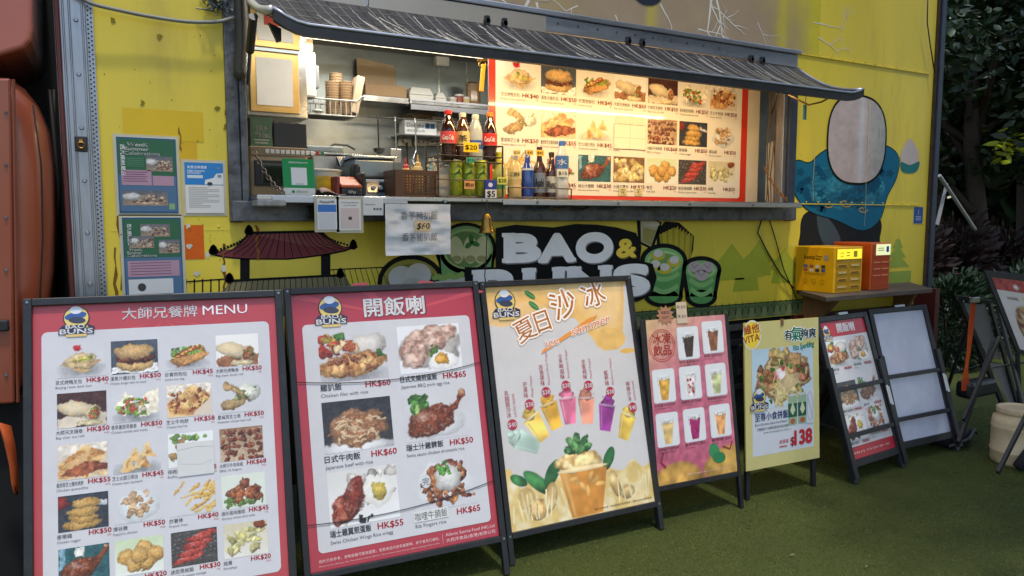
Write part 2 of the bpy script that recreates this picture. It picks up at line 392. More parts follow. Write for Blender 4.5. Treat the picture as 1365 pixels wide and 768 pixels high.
WHITE = (232, 232, 235); DARK = (44, 42, 46)
def food(kind, w_=60, h_=46, seed=1, bgc=None):
    A = w_ / h_
    def N(b, b2=None): return Pic(w_, h_, bgc if bgc else b, seed, b2)
    if kind == 'bun':
        p = N(WHITE); p.shadow(A * .5, .78, .6, .25)
        p.poly([(A * .05, .62), (A * .3, .35), (A * .95, .5), (A * .55, .92)], (196, 158, 104), ts=7)
        p.blob(A * .48, .5, .42, .24, (226, 196, 148), rot=-8); p.many(9, A * .5, .52, .26, .1, .09, (214, 190, 84), (120, 150, 60)); p.blob(A * .45, .66, .4, .12, (220, 186, 132), rot=4)
        p.poly([(A * .32, .06), (A * .5, .02), (A * .52, .2), (A * .34, .24)], (200, 40, 44))
    elif kind == 'burger':
        p = N((70, 78, 90)); p.poly([(0, .8), (A, .7), (A, 1), (0, 1)], (226, 226, 222))
        p.blob(A * .5, .74, .56, .2, (222, 178, 112)); p.blob(A * .5, .56, .6, .15, (118, 52, 30), c2=(84, 34, 22), gl=.25); p.many(8, A * .5, .56, .5, .05, .08, (150, 70, 36), (92, 40, 26), gl=.2)
        p.blob(A * .5, .34, .57, .24, (228, 188, 126), c2=(206, 156, 90), nz=.04)
    elif kind == 'hotdog':
        p = N(WHITE); p.shadow(A * .5, .8, .6, .2); p.blob(A * .52, .6, .62, .24, (206, 142, 72), rot=-18); p.many(22, A * .5, .42, .42, .12, .1, (110, 164, 54), (150, 190, 80))
        p.blob(A * .46, .44, .5, .1, (170, 66, 40), rot=-24, gl=.2)
        for k in range(7): p.blob(A * (.2 + .085 * k), .6 - .055 * k, .055, .035, (238, 206, 92), nz=.3)
        p.blob(A * .56, .68, .58, .14, (212, 150, 82), rot=-18)
    elif kind in ('wrap', 'wrap2'):
        p = N((236, 232, 226) if kind == 'wrap' else (74, 40, 36)); p.poly([(0, .7), (A, .6), (A, 1), (0, 1)], (150, 96, 60) if kind == 'wrap' else (206, 190, 168), ts=5)
        p.blob(A * .42, .5, .62, .24, (238, 222, 188), rot=14, c2=(218, 190, 140), nz=.04); p.blob(A * .74, .62, .2, .26, (232, 214, 176), rot=10)
        p.blob(A * .75, .62, .16, .21, (168, 80, 50), rot=10); p.many(12, A * .75, .62, .1, .14, .06, (206, 100, 60), (130, 160, 70)); p.blob(A * .62, .9, .36, .1, (230, 208, 160))
    elif kind == 'herbwrap':
        p = N((240, 240, 238)); p.shadow(A * .5, .85, .6, .2)
        p.poly([(A * .05, .5), (A * .3, .05), (A * .5, .35), (A * .25, .85)], (236, 224, 196)); p.many(14, A * .28, .52, .2, .22, .09, (126, 170, 66), (196, 90, 56))
        p.poly([(A * .55, .3), (A * .98, .02), (A * .99, .7), (A * .6, .9)], (238, 226, 200)); p.many(18, A * .58, .58, .2, .24, .09, (120, 166, 60), (206, 70, 50)); p.many(6, A * .6, .6, .1, .14, .08, (232, 220, 190), (238, 200, 90))
    elif kind in ('pizza', 'quesadilla'):
        p = N((214, 196, 176)); p.poly([(0, 0), (A, 0), (A, .3), (0, .4)], (226, 214, 198))
        p.poly([(A * .0, .55), (A * .55, .05), (A, .35), (A * .6, .98), (0, .98)], (206, 142, 78), c2=(226, 186, 120), ts=6)
        if kind == 'pizza': p.many(30, A * .5, .5, A * .42, .3, .08, (150, 60, 36), (222, 170, 90), gl=.15)
        else:
            p.poly([(A * .02, .85), (A * .5, .5), (A, .6), (A, .8), (A * .4, .98)], (124, 58, 38), c2=(160, 84, 50), ts=9); p.poly([(A * .02, .7), (A * .45, .3), (A * .75, .25), (A * .4, .62)], (232, 208, 168), c2=(206, 160, 104), ts=6); p.poly([(A * .5, .95), (A, .78), (A, .95)], (226, 192, 140))
    elif kind == 'ham':
        p = N((238, 238, 236)); p.blob(A * .7, .4, .4, .3, (232, 230, 214), tex=.1); p.many(10, A * .72, .4, .25, .2, .03, (120, 160, 80)); p.blob(A * .45, .35, .46, .13, (198, 164, 110), rot=40, c2=(150, 116, 66)); p.blob(A * .35, .74, .42, .18, (204, 170, 116), rot=-14, c2=(156, 118, 64), ts=9); p.blob(A * .26, .2, .16, .12, (214, 170, 110)); p.many(8, A * .5, .5, .2, .2, .06, (160, 170, 90), (214, 186, 130))
    elif kind == 'sandwich':
        p = N((240, 240, 238)); p.shadow(A * .5, .9, .7, .2)
        for x, y, s_ in ((.72, .2, .5), (.42, .3, .5), (.62, .48, .5), (.3, .56, .48)):
            p.poly([(A * x - .36 * s_ * 1.4, y + s_ * .75), (A * x, y - .05), (A * x + .12, y + .02), (A * x - .2 * s_, y + s_ * .86)], (226, 196, 140), ts=8)
            p.poly([(A * x - .3 * s_, y + s_ * .85), (A * x + .04, y), (A * x + .42 * s_ * 1.2, y + s_ * .8)], (196, 136, 70), c2=(222, 176, 108), ts=8)
    elif kind == 'nuggets_hidden':
        p = N((226, 228, 226)); p.many(10, A * .5, .15, A * .4, .1, .1, (120, 160, 70)); p.many(6, A * .5, .5, A * .4, .3, .16, (190, 150, 90))
    elif kind == 'skewers':
        p = N((150, 110, 80), (196, 170, 140))
        for k in range(5):
            y = .12 + .2 * k; p.stick(0, y + .1, A, y - .05, .02, (214, 190, 140)); p.many(9, A * .5, y + .04, A * .45, .04, .1, (140, 62, 36), (96, 40, 26), gl=.25)
    elif kind == 'nuggets':
        p = N((50, 54, 66)); p.blob(.1, .2, .2, .2, (150, 40, 36)); p.poly([(A * .7, .2), (A, .25), (A, .4), (A * .75, .36)], (200, 200, 206))
        for y, rx in ((.84, .5), (.66, .42), (.48, .44), (.26, .38)): p.blob(A * .48 + (.84 - y) * .12, y, rx, .15, (222, 176, 96), nz=.18, c2=(200, 148, 70), ts=9)
    elif kind == 'popcorn':
        p = N((238, 240, 240)); p.blob(A * .5, .55, .58, .46, (226, 230, 232), tex=.03, sh=.3); p.many(26, A * .5, .5, .36, .32, .11, (216, 176, 130), (192, 146, 102))
    elif kind == 'fries':
        p = N((228, 226, 214)); rs = random.Random(seed)
        for k in range(26):
            x = rs.uniform(.1, A - .1); y = rs.uniform(.25, .95); a = rs.uniform(-.7, .4) - .4; l = rs.uniform(.25, .5); p.stick(x, y, x + l * cos(a), y + l * sin(a), .085, (232, 190, 98) if k % 3 else (214, 164, 74))
    elif kind == 'wings':
        p = N((214, 220, 206)); p.many(14, A * .5, .82, A * .45, .12, .1, (110, 150, 70)); p.many(9, A * .5, .5, A * .34, .26, .2, (166, 84, 40), (130, 56, 30), gl=.3)
    elif kind in ('drum', 'bigdrum'):
        p = N((40, 92, 100) if kind == 'drum' else (232, 234, 232))
        if kind == 'drum': p.poly([(0, 0), (.2, 0), (.15, .5), (0, .6)], (120, 160, 180)); p.poly([(A * .3, 0), (A * .5, 0), (A * .5, .25), (A * .3, .3)], (226, 222, 214))
        else:
            p.blob(A * .5, .7, A * .5, .3, (218, 220, 224), tex=.03, sh=.3); p.many(14, A * .22, .24, .2, .14, .1, (66, 120, 40), (90, 150, 60)); p.blob(A * .22, .4, .06, .14, (150, 180, 100))
        p.stick(A * .7, .5, A * .97, .1, .16, (140, 66, 34)); p.blob(A * .42, .62, .55, .3, (150, 70, 34), rot=-16, c2=(112, 46, 24), gl=.45, ts=8); p.blob(A * .95, .08, .07, .07, (200, 150, 110))
    elif kind == 'balls':
        p = N((196, 214, 170), (230, 232, 226))
        for x, y in ((.62, .3), (.85, .5), (.22, .5), (.4, .72), (.65, .72), (.5, .5)): p.blob(A * x, y, .24, .24, (228, 178, 96), nz=.03, c2=(214, 158, 76), gl=.15, tex=.08)
    elif kind == 'sausage':
        p = N((70, 66, 66))
        for k in range(9): p.stick(0, .12 * k, A, .12 * k - .2, .012, (130, 126, 124))
        for k in range(4): p.blob(A * (.36 + .1 * k), .8 - .2 * k, .46, .12, (206, 76, 62), rot=-14, c2=(186, 52, 46), gl=.35, nz=.05)
    elif kind == 'dumpling':
        p = N((206, 196, 160), (226, 222, 212)); p.many(16, A * .5, .52, A * .38, .3, .15, (226, 216, 150), (206, 196, 120), nz=.2); p.blob(A * .85, .12, .2, .12, (150, 70, 40))
    elif kind == 'chips':
        p = N((120, 84, 52)); p.many(22, A * .5, .52, A * .4, .38, .17, (230, 196, 110), (240, 220, 160), nz=.25)
    elif kind == 'chickenrice':
        p = N((232, 234, 238)); p.shadow(A * .5, .9, .7, .2); p.blob(A * .72, .3, .4, .26, (238, 232, 224), c2=(216, 206, 196), ts=20); p.many(6, A * .15, .3, .16, .16, .14, (222, 190, 80), (180, 60, 40)); p.blob(A * .3, .1, .14, .09, (86, 140, 60)); p.many(6, A * .4, .32, .2, .1, .12, (206, 100, 60), (236, 200, 150))
        p.blob(A * .46, .68, .72, .25, (186, 112, 58), rot=-6, c2=(216, 158, 90), gl=.3, ts=8); p.many(10, A * .46, .66, .5, .14, .1, (160, 84, 42), (222, 170, 104), gl=.2); p.many(3, A * .9, .48, .05, .05, .07, (60, 120, 50))
    elif kind == 'porkegg':
        p = N((226, 226, 230)); p.blob(A * .5, .5, .72, .45, (212, 206, 198), tex=.04)
        for x, y in ((.75, .2), (.5, .22), (.3, .3), (.2, .5), (.4, .5), (.25, .72), (.62, .4)): p.blob(A * x, y, .3, .2, (196, 146, 126), c2=(222, 190, 172), ts=9, nz=.15, rot=-20)
        p.many(6, A * .55, .55, .08, .1, .06, (80, 130, 50)); p.blob(A * .7, .8, .34, .2, (244, 244, 242), tex=.03, sh=.25); p.blob(A * .68, .76, .17, .14, (234, 166, 50), nz=.03, gl=.3)
    elif kind == 'beef':
        p = N((52, 50, 54)); p.blob(A * .5, .95, A * .6, .2, (230, 230, 232), tex=.03); rs = random.Random(seed); p.blob(A * .5, .55, A * .42, .38, (176, 122, 82))
        for k in range(70):
            a = rs.uniform(0, 6.28); r_ = sqrt(rs.random()) * .42; x = A * .5 + cos(a) * r_ * A * .9; y = .55 + sin(a) * r_ * .8; b = rs.uniform(0, 3.1)
            p.stick(x, y, x + .16 * cos(b), y + .1 * sin(b), .05, (214, 182, 140) if k % 2 else (168, 108, 66))
    elif kind == 'wingegg':
        p = N((214, 212, 208), (232, 232, 234)); p.many(20, A * .6, .4, A * .35, .3, .12, (224, 220, 212), (206, 200, 192)); p.blob(A * .7, .45, .32, .3, (238, 236, 228), tex=.03, sh=.2); p.blob(A * .72, .45, .16, .17, (214, 186, 70), nz=.03, gl=.2)
        p.blob(A * .2, .7, .24, .3, (140, 44, 30), rot=20, c2=(176, 74, 44), gl=.35); p.blob(A * .36, .5, .2, .4, (156, 58, 36), rot=14, c2=(120, 36, 24), gl=.35)
        p.many(5, A * .5, .92, .1, .04, .04, (40, 40, 42))
    elif kind == 'curry':
        p = N((236, 238, 240)); p.blob(A * .5, .55, .62, .48, (228, 230, 234), tex=.02, sh=.2); p.many(44, A * .5, .52, .46, .38, .1, (168, 92, 52), (120, 52, 34), gl=.2); p.many(10, A * .55, .5, .5, .36, .08, (206, 130, 70)); p.blob(A * .56, .45, .3, .28, (238, 236, 230), c2=(214, 212, 206), ts=24); p.many(7, A * .5, .24, .12, .12, .08, (96, 160, 60), (70, 130, 50))
    elif kind == 'platter':
        p = N((176, 206, 226), (196, 214, 226)); p.poly([(A * .02, .62), (A * .3, .1), (A * .92, .2), (A * .98, .62), (A * .45, .98)], (150, 116, 80)); p.poly([(A * .06, .62), (A * .32, .14), (A * .88, .22), (A * .94, .6), (A * .45, .9)], (206, 180, 130))
        p.many(8, A * .22, .5, .16, .16, .11, (166, 110, 66), (196, 140, 90), gl=.15); p.many(8, A * .48, .16, .2, .1, .1, (210, 180, 110), (196, 150, 90)); p.many(8, A * .7, .3, .12, .12, .1, (204, 156, 100)); p.many(8, A * .82, .45, .1, .14, .09, (150, 80, 60), (190, 120, 90)); p.many(10, A * .5, .5, .45, .4, .06, (80, 140, 60))
        p.poly([(A * .34, .4), (A * .5, .24), (A * .56, .46), (A * .42, .62)], (206, 50, 50), c2=(236, 220, 220), ts=9); rs = random.Random(seed)
        for k in range(24):
            x = A * rs.uniform(.32, .78); y = rs.uniform(.55, .9); a = rs.uniform(.5, 1.9); p.stick(x, y, x + .2 * cos(a), y + .14 * sin(a), .05, (236, 216, 150) if k % 3 else (216, 186, 104))
    return p.out(1.2, .075)

def cup(w_, h_, liquid, lid=True, top=None, seed=1, bgc=(226, 228, 232), ice=True):
    """plastic take-away cup with a drink, on a pale tile"""
    p = Pic(w_, h_, bgc, seed); A = w_ / h_
    x0, x1, y0, y1 = A * .16, A * .84, .2, .97
    p.poly([(x0, y0), (x1, y0), (x1 - A * .15, y1), (x0 + A * .15, y1)], (214, 216, 218), tex=.05)
    p.poly([(x0 + .01, y0 + .08), (x1 - .01, y0 + .08), (x1 - A * .16, y1 - .02), (x0 + A * .16, y1 - .02)], liquid, tex=.22, ts=7)
    if ice: p.many(5, A * .5, y0 + .06, A * .2, .05, .07, (234, 234, 230), tex=.05)
    if top: p.many(8, A * .5, y0 - .02, A * .18, .05, .08, top, tex=.1)
    p.blob(A * .5, y0, A * .42, .035, (236, 238, 240), tex=.02, sh=.2, nz=0)
    p.stick(x0 + A * .07, y0 + .1, x0 + A * .12, y1 - .1, .025, (244, 244, 244), sh=0)
    return p
# ================================================================ materials
YW = 3.5
m_yel = mat('yellow_painted_panel', (204, 184, 55), 0.42, var=0.16, scale=1.3, dirt=(150, 124, 56), dirt_amt=0.45, dirt_scale=3.4, bump=0.02, bscale=5, coat=0.12, stretch=(1, 1, 0.22))
m_alu = mat('brushed_aluminium', (150, 155, 165), 0.36, 0.85, var=0.14, scale=14, dirt=(70, 66, 64), dirt_amt=0.35, dirt_scale=5, stretch=(6, 6, 0.6))
m_alu_h = mat('anodised_aluminium_rail', (172, 176, 186), 0.3, 0.8, var=0.08, scale=5, dirt=(90, 86, 84), dirt_amt=0.35, stretch=(0.6, 4, 4))
m_grime = mat('grimy_galvanised_steel', (96, 98, 102), 0.48, 0.6, var=0.4, scale=16, dirt=(26, 25, 26), dirt_amt=0.9, dirt_scale=11, bump=0.25, bscale=45)
m_navy = mat('dark_blue_grey_steel', (52, 60, 78), 0.45, 0.35, var=0.25, scale=9, dirt=(20, 20, 24), dirt_amt=0.7, dirt_scale=8)
m_steel = mat('stainless_sheet', (128, 138, 143), 0.36, 0.85, var=0.2, scale=3.5, bump=0.35, bscale=2.6, stretch=(1, 1, 1.6), dirt=(88, 76, 58), dirt_amt=0.4, dirt_scale=2.5)
m_steel_b = mat('bright_stainless', (176, 178, 178), 0.26, 0.95, var=0.08, scale=6)
m_black = mat('black_painted_metal', (32, 34, 38), 0.42, 0.0, var=0.3, scale=20, dirt=(58, 58, 60), dirt_amt=0.35, dirt_scale=14)
m_rubber = mat('black_rubber', (16, 16, 17), 0.6, var=0.2)
m_dark = mat('dark_underside', (18, 18, 20), 0.8, var=0.3)
m_maroon = mat('maroon_paint', (84, 32, 30), 0.45, var=0.2, dirt=(40, 24, 22), dirt_amt=0.6)
m_orange = mat('orange_truck_paint', (134, 66, 44), 0.34, var=0.07, scale=2, coat=0.35, dirt=(96, 50, 34), dirt_amt=0.3, dirt_scale=2)
m_slate = mat('awning_sheet', (44, 45, 50), 0.34, 0.25, var=0.3, scale=4, dirt=(88, 84, 78), dirt_amt=0.4, dirt_scale=3.2, bump=0.08, bscale=9, stretch=(1, 5, 5))
m_ink = print_mat('wall_ink', 0.6, coat=0.0, spec=0.12, var=0.12, scale=4, grime=0.06)
m_paper = print_mat('paper_print', 0.5, var=0.04, grime=0.12)
m_poster = print_mat('laminated_print', 0.35, coat=0.45, crough=0.2, var=0.05, bump=0.10, bscale=4, grime=0.10)
m_led = mat('warm_led', (255, 240, 210), 0.5, emit=(255, 226, 170), estr=7.0)
m_wht = mat('white_plastic', (205, 208, 206), 0.4, var=0.05)
m_card = mat('brown_cardboard', (170, 153, 128), 0.8, var=0.08, scale=12)
m_dkcard = mat('dark_brown_cardboard', (140, 118, 92), 0.8, var=0.1, scale=12)  # darker brown tone for the box tray
m_kraft = mat('kraft_paper_cup', (162, 140, 112), 0.7, var=0.08)
m_beige = mat('beige_enamel', (168, 148, 116), 0.42, var=0.1, dirt=(110, 86, 58), dirt_amt=0.4)
m_gold = mat('brass_tone_frame', (196, 166, 104), 0.35, 0.5, var=0.15)
m_brass = mat('brass', (150, 116, 52), 0.3, 0.9, var=0.2, scale=20)
m_wood = mat('weathered_plank', (84, 74, 66), 0.7, var=0.35, scale=7, bump=0.3, bscale=30, dirt=(40, 34, 30), dirt_amt=0.6, dirt_scale=9, stretch=(0.6, 6, 6))

# ================================================================ the setting
m_turf = mat('artificial_turf', (62, 70, 32), 0.85, var=0.14, scale=1.3, bump=0.5, bscale=420, dirt=(44, 56, 28), dirt_amt=0.4, dirt_scale=1.1, spec=0.2)
g = MB().grid(lambda a, b: (-60 + 140 * a, -60 + 140 * b, 0.0), 8, 8).build('ground', m_turf)
g['kind'] = 'structure'
pv_ = MB().grid(lambda a, b: (-22 + 30 * a, -24 + 22.2 * b, 0.004), 4, 4).build('bounce_pavement', mat('pale_bounce_paving', (176, 170, 160), .8, var=.1, scale=1.5, bump=.1, bscale=60)); pv_['kind'] = 'structure'  # unseen pale paving added behind the camera to bounce light onto the truck

def turf_blades():
    rs = np.random.RandomState(3); N = 150000
    x = rs.uniform(0.2, 6.6, N); y = 3.45 - 2.0 * rs.random(N) ** 1.2
    # keep what the lens can see and a margin round it
    d0 = np.stack([x, y, np.full(N, -EYE)], 1); wv = d0 @ _f; qx = CPX + FPX * (d0 @ _r) / wv; qy = CPY - FPX * (d0 @ _u) / wv
    k = (qx > 250) & (qx < 1600) & (qy < 980); x = x[k]; y = y[k]; N = len(x)
    a = rs.uniform(0, 2 * pi, N); h = rs.uniform(0.003, 0.007, N); wd = rs.uniform(0.0012, 0.0024, N); lx = rs.normal(0, 0.004, N); ly = rs.normal(0, 0.004, N)
    v = np.zeros((N, 3, 3)); v[:, 0] = np.stack([x - wd * np.cos(a), y - wd * np.sin(a), np.full(N, 0.0)], 1); v[:, 1] = np.stack([x + wd * np.cos(a), y + wd * np.sin(a), np.full(N, 0.0)], 1); v[:, 2] = np.stack([x + lx, y + ly, h], 1)
    me = bpy.data.meshes.new('turf_blades'); me.vertices.add(3 * N); me.vertices.foreach_set('co', v.ravel()); me.loops.add(3 * N); me.loops.foreach_set('vertex_index', np.arange(3 * N, dtype=np.int32))
    me.polygons.add(N); me.polygons.foreach_set('loop_start', np.arange(0, 3 * N, 3, dtype=np.int32)); me.polygons.foreach_set('loop_total', np.full(N, 3, dtype=np.int32)); me.update(calc_edges=True)
    me.materials.append(mat('turf_fibre', (80, 92, 42), 0.6, var=0.3, scale=3, dirt=(96, 104, 54), dirt_amt=0.7, dirt_scale=40, spec=0.3))
    o = bpy.data.objects.new('turf_blades', me); col.objects.link(o); tag(o, 'short green plastic blades of the artificial turf', 'turf', kind='stuff')
turf_blades()

# ---------------------------------------------------------------- plants beyond the truck
def leaves_mesh(name, pts, size, m, parent, seed=0, droop=0.4, asp=0.45):
    rs = np.random.RandomState(seed); N = len(pts); pts = np.asarray(pts)
    d = rs.normal(0, 1, (N, 3)); d[:, 2] = d[:, 2] * 0.5 - droop; d /= np.linalg.norm(d, axis=1)[:, None]
    sd_ = np.cross(d, rs.normal(0, 1, (N, 3))); sd_ /= np.linalg.norm(sd_, axis=1)[:, None]; nn = np.cross(d, sd_)
    L = (size * rs.uniform(0.6, 1.3, N))[:, None]; W_ = L * asp
    v = np.stack([pts, pts + d * L * .35 + sd_ * W_ * .5 + nn * L * .06, pts + d * L * .7 + sd_ * W_ * .38 + nn * L * .03, pts + d * L, pts + d * L * .7 - sd_ * W_ * .38 + nn * L * .03, pts + d * L * .35 - sd_ * W_ * .5 + nn * L * .06], 1)
    v = v.reshape(-1, 3) - np.array(ORG[parent.name])
    me = bpy.data.meshes.new(name); me.vertices.add(6 * N); me.vertices.foreach_set('co', v.ravel())
    b = (np.arange(N, dtype=np.int32) * 6)[:, None]; q = np.concatenate([b + np.array([[0, 1, 2, 3]]), b + np.array([[0, 3, 4, 5]])], 1).ravel().astype(np.int32)
    me.loops.add(8 * N); me.loops.foreach_set('vertex_index', q); me.polygons.add(2 * N)
    me.polygons.foreach_set('loop_start', np.arange(0, 8 * N, 4, dtype=np.int32)); me.polygons.foreach_set('loop_total', np.full(2 * N, 4, dtype=np.int32)); me.update(calc_edges=True)
    me.materials.append(m); o = bpy.data.objects.new(name, me); col.objects.link(o); o.parent = parent; ORG[o.name] = ORG[parent.name]
    return o
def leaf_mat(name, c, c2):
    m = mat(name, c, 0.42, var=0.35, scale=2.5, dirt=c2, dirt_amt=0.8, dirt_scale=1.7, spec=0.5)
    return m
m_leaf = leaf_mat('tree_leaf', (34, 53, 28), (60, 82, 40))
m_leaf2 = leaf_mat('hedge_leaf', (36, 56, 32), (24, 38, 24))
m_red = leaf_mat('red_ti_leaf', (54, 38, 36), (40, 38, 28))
m_lime = leaf_mat('backlit_lime_leaf', (150, 160, 30), (110, 140, 40))  # bright lime puts the backlight on the leaves into their colour
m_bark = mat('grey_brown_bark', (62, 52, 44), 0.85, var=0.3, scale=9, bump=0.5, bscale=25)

def tree(x, y, h, crown, n, size, seed, label, clumps=26, trunk_r=0.13, zc=None, lean=0.0):
    t = thing('broadleaf_tree', (x, y, 0), label, 'tree', 'broadleaf trees beyond the truck')
    rs = np.random.RandomState(seed); zc = h * 0.68 if zc is None else zc
    mb = MB(); top = Vector((x + lean, y, zc)); mb.tube([(x, y, 0), (x + lean * .2 + .05, y, zc * .35), (x + lean * .5 - .04, y + .05, zc * .7), top], [trunk_r * 1.25, trunk_r, trunk_r * .8, trunk_r * .5], 9)
    cs = []
    for k in range(clumps):
        d = rs.normal(0, 1, 3); d /= np.linalg.norm(d); r_ = rs.random() ** 0.4
        c = np.array([x + lean, y, zc]) + d * np.array(crown) * r_; cs.append(c)
        if k % 3 == 0:
            s0 = Vector((x + lean * .5, y, zc * rs.uniform(.45, .85))); e = Vector(c); mid = (s0 + e) / 2 + Vector((0, 0, .15)); mb.tube([s0, mid, e], [trunk_r * .45, trunk_r * .25, trunk_r * .08], 6)
    mb.build('trunk', m_bark, t, smooth=True)
    ptl = []
    for c in cs:
        k = int(n / clumps * rs.uniform(.6, 1.4)); q = rs.normal(0, 1, (k, 3)); q *= (rs.random(k) ** .33 / np.linalg.norm(q, axis=1))[:, None]
        ptl.append(c + q * np.array([.75, .75, .5]) * (max(crown) * .30 + .22))
    leaves_mesh('crown', np.concatenate(ptl), size, m_leaf, t, seed)
    return t
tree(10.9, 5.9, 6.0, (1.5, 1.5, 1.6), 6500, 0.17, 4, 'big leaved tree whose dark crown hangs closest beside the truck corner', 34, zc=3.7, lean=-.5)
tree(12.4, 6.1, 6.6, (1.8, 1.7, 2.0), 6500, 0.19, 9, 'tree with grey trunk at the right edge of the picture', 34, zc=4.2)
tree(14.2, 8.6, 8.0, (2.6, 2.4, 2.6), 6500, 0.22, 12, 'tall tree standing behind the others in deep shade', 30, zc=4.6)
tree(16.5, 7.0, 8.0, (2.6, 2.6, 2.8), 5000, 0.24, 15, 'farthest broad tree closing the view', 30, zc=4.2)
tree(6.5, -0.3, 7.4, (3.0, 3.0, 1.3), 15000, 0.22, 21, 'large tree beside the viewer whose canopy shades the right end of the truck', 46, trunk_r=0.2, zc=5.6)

tree(8.2, -6.0, 8.0, (3.2, 2.6, 2.2), 9000, 0.24, 27, 'unseen broad tree added behind the viewer at the right to block sky', 40, trunk_r=0.2, zc=5.2)  # out of view, added to block skylight from the right
tree(10.5, -2.0, 8.0, (3.2, 2.8, 2.4), 9000, 0.24, 29, 'unseen broad tree added far to the right of the viewer to block sky', 40, trunk_r=0.2, zc=5.0)  # also out of view, added to cut the sky on the right
def bush(x, y, rx, ry, h, n, size, m, seed, label, grp, droop=-0.2, asp=0.4):
    t = thing('bush', (x, y, 0), label, 'bush', grp); rs = np.random.RandomState(seed)
    mb = MB()
    for k in range(7):
        a = 2 * pi * k / 7; mb.tube([(x + .05 * cos(a), y + .05 * sin(a), 0), (x + rx * .3 * cos(a), y + ry * .3 * sin(a), h * .45), (x + rx * .6 * cos(a), y + ry * .6 * sin(a), h * .8)], [.018, .012, .005], 5)
    mb.build('stems', m_bark, t)
    q = rs.normal(0, 1, (n, 3)); q *= (rs.random(n) ** .3 / np.linalg.norm(q, axis=1))[:, None]
    lump = 1 + .25 * np.sin(q[:, 0] * 7 + seed) * np.cos(q[:, 1] * 6)
    pts = np.array([x, y, h * .52]) + q * np.array([rx, ry, h * .5]) * lump[:, None]; pts[:, 2] = np.maximum(pts[:, 2], .04)
    leaves_mesh('foliage', pts, size, m, t, seed, droop, asp); return t
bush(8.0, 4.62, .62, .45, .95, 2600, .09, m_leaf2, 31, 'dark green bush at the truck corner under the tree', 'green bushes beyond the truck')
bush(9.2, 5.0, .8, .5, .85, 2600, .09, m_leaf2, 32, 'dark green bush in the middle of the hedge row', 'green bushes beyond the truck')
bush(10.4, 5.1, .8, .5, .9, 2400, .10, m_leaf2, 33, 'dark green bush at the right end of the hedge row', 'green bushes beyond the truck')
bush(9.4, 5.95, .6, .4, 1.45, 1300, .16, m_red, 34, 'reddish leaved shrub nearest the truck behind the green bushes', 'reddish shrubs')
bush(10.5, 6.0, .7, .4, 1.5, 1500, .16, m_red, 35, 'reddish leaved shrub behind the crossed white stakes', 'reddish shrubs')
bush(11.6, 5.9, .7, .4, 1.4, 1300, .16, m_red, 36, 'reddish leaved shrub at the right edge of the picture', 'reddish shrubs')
t_ = thing('lime_leaf_spray', (10.3, 5.35, 2.3), 'leaf spray coloured a backlit lime green, hanging in the dark tree gap', 'branch')
MB().tube([(10.75, 5.6, 2.75), (10.5, 5.45, 2.6), (10.25, 5.33, 2.42)], [.012, .008, .004], 5).build('twig', m_bark, t_)
rs_ = np.random.RandomState(2); k_ = rs_.random(34)[:, None]
leaves_mesh('leaves', np.array([10.72, 5.58, 2.7]) + k_ * np.array([-.48, -.25, -.3]) + rs_.normal(0, .06, (34, 3)), .2, m_lime, t_, 3, .2, .3)
def stake(a, b, label):
    MB().cyl(a, b, .022, .018, 8).build('stake', mat('whitewashed_stake', (150, 150, 150), .6), label=label, cat='stake', group='crossed white stakes')
Ys = 5.2
stake(P(1249, 300, Ys), P(1262, 245, Ys), 'short white stake of the crossed pair, leaning right')
stake(P(1252, 234, Ys - .05), P(1300, 306, Ys - .05), 'long white stake of the crossed pair, leaning left')
# dark wood closing the view behind the trees
rs_ = np.random.RandomState(8); N_ = 9000
wt = thing('dark_wood', (16, 13, 0), 'dark mass of wood far behind the trees', 'wood'); wt['kind'] = 'stuff'
ang = rs_.uniform(radians(38), radians(80), N_); rad = rs_.uniform(18, 20.5, N_)
o_ = leaves_mesh('foliage', np.stack([rad * np.sin(ang), rad * np.cos(ang), rs_.random(N_) * 8.5], 1), .75, m_leaf2, wt, 5, .2, .7); o_['kind'] = 'stuff'

# ================================================================ the food truck
TR = thing('food_truck', (2.8, YW, 0), 'yellow painted food truck with open serving hatch and pagoda artwork', 'food truck')
OX0, OX1, OZ0, OZ1 = 0.60, 4.06, 1.63, 2.66      # the serving opening
XL, XR, ZB, ZT = 0.02, 5.70, 0.93, 3.75
mb = MB(); T_ = .04
mb.box(XL, OX0, YW, YW + T_, ZB, ZT); mb.box(OX1, XR, YW, YW + T_, ZB, ZT); mb.box(OX0, OX1, YW, YW + T_, ZB, OZ0); mb.box(OX0, OX1, YW, YW + T_, OZ1, ZT)
mb.build('side_wall', m_yel, TR)
# shell
m_shell = mat('dark_shell', (60, 60, 64), 0.5, 0.3, var=.2)
MB().box(-.09, XR, YW + 2.1, YW + 2.14, .6, ZT).build('far_wall', m_shell, TR)
MB().box(XR, XR + .03, YW + .0, YW + 2.14, .6, ZT).build('end_wall', m_shell, TR)
MB().box(-.09, -.06, YW + .0, YW + 2.1, .6, ZT).build('front_wall', m_shell, TR)
MB().box(-.09, XR + .03, YW - .02, YW + 2.16, ZT, ZT + .05).build('roof', m_shell, TR)
MB().box(-.06, XR, YW + .04, YW + 2.1, .60, .64).build('floor', m_shell, TR)
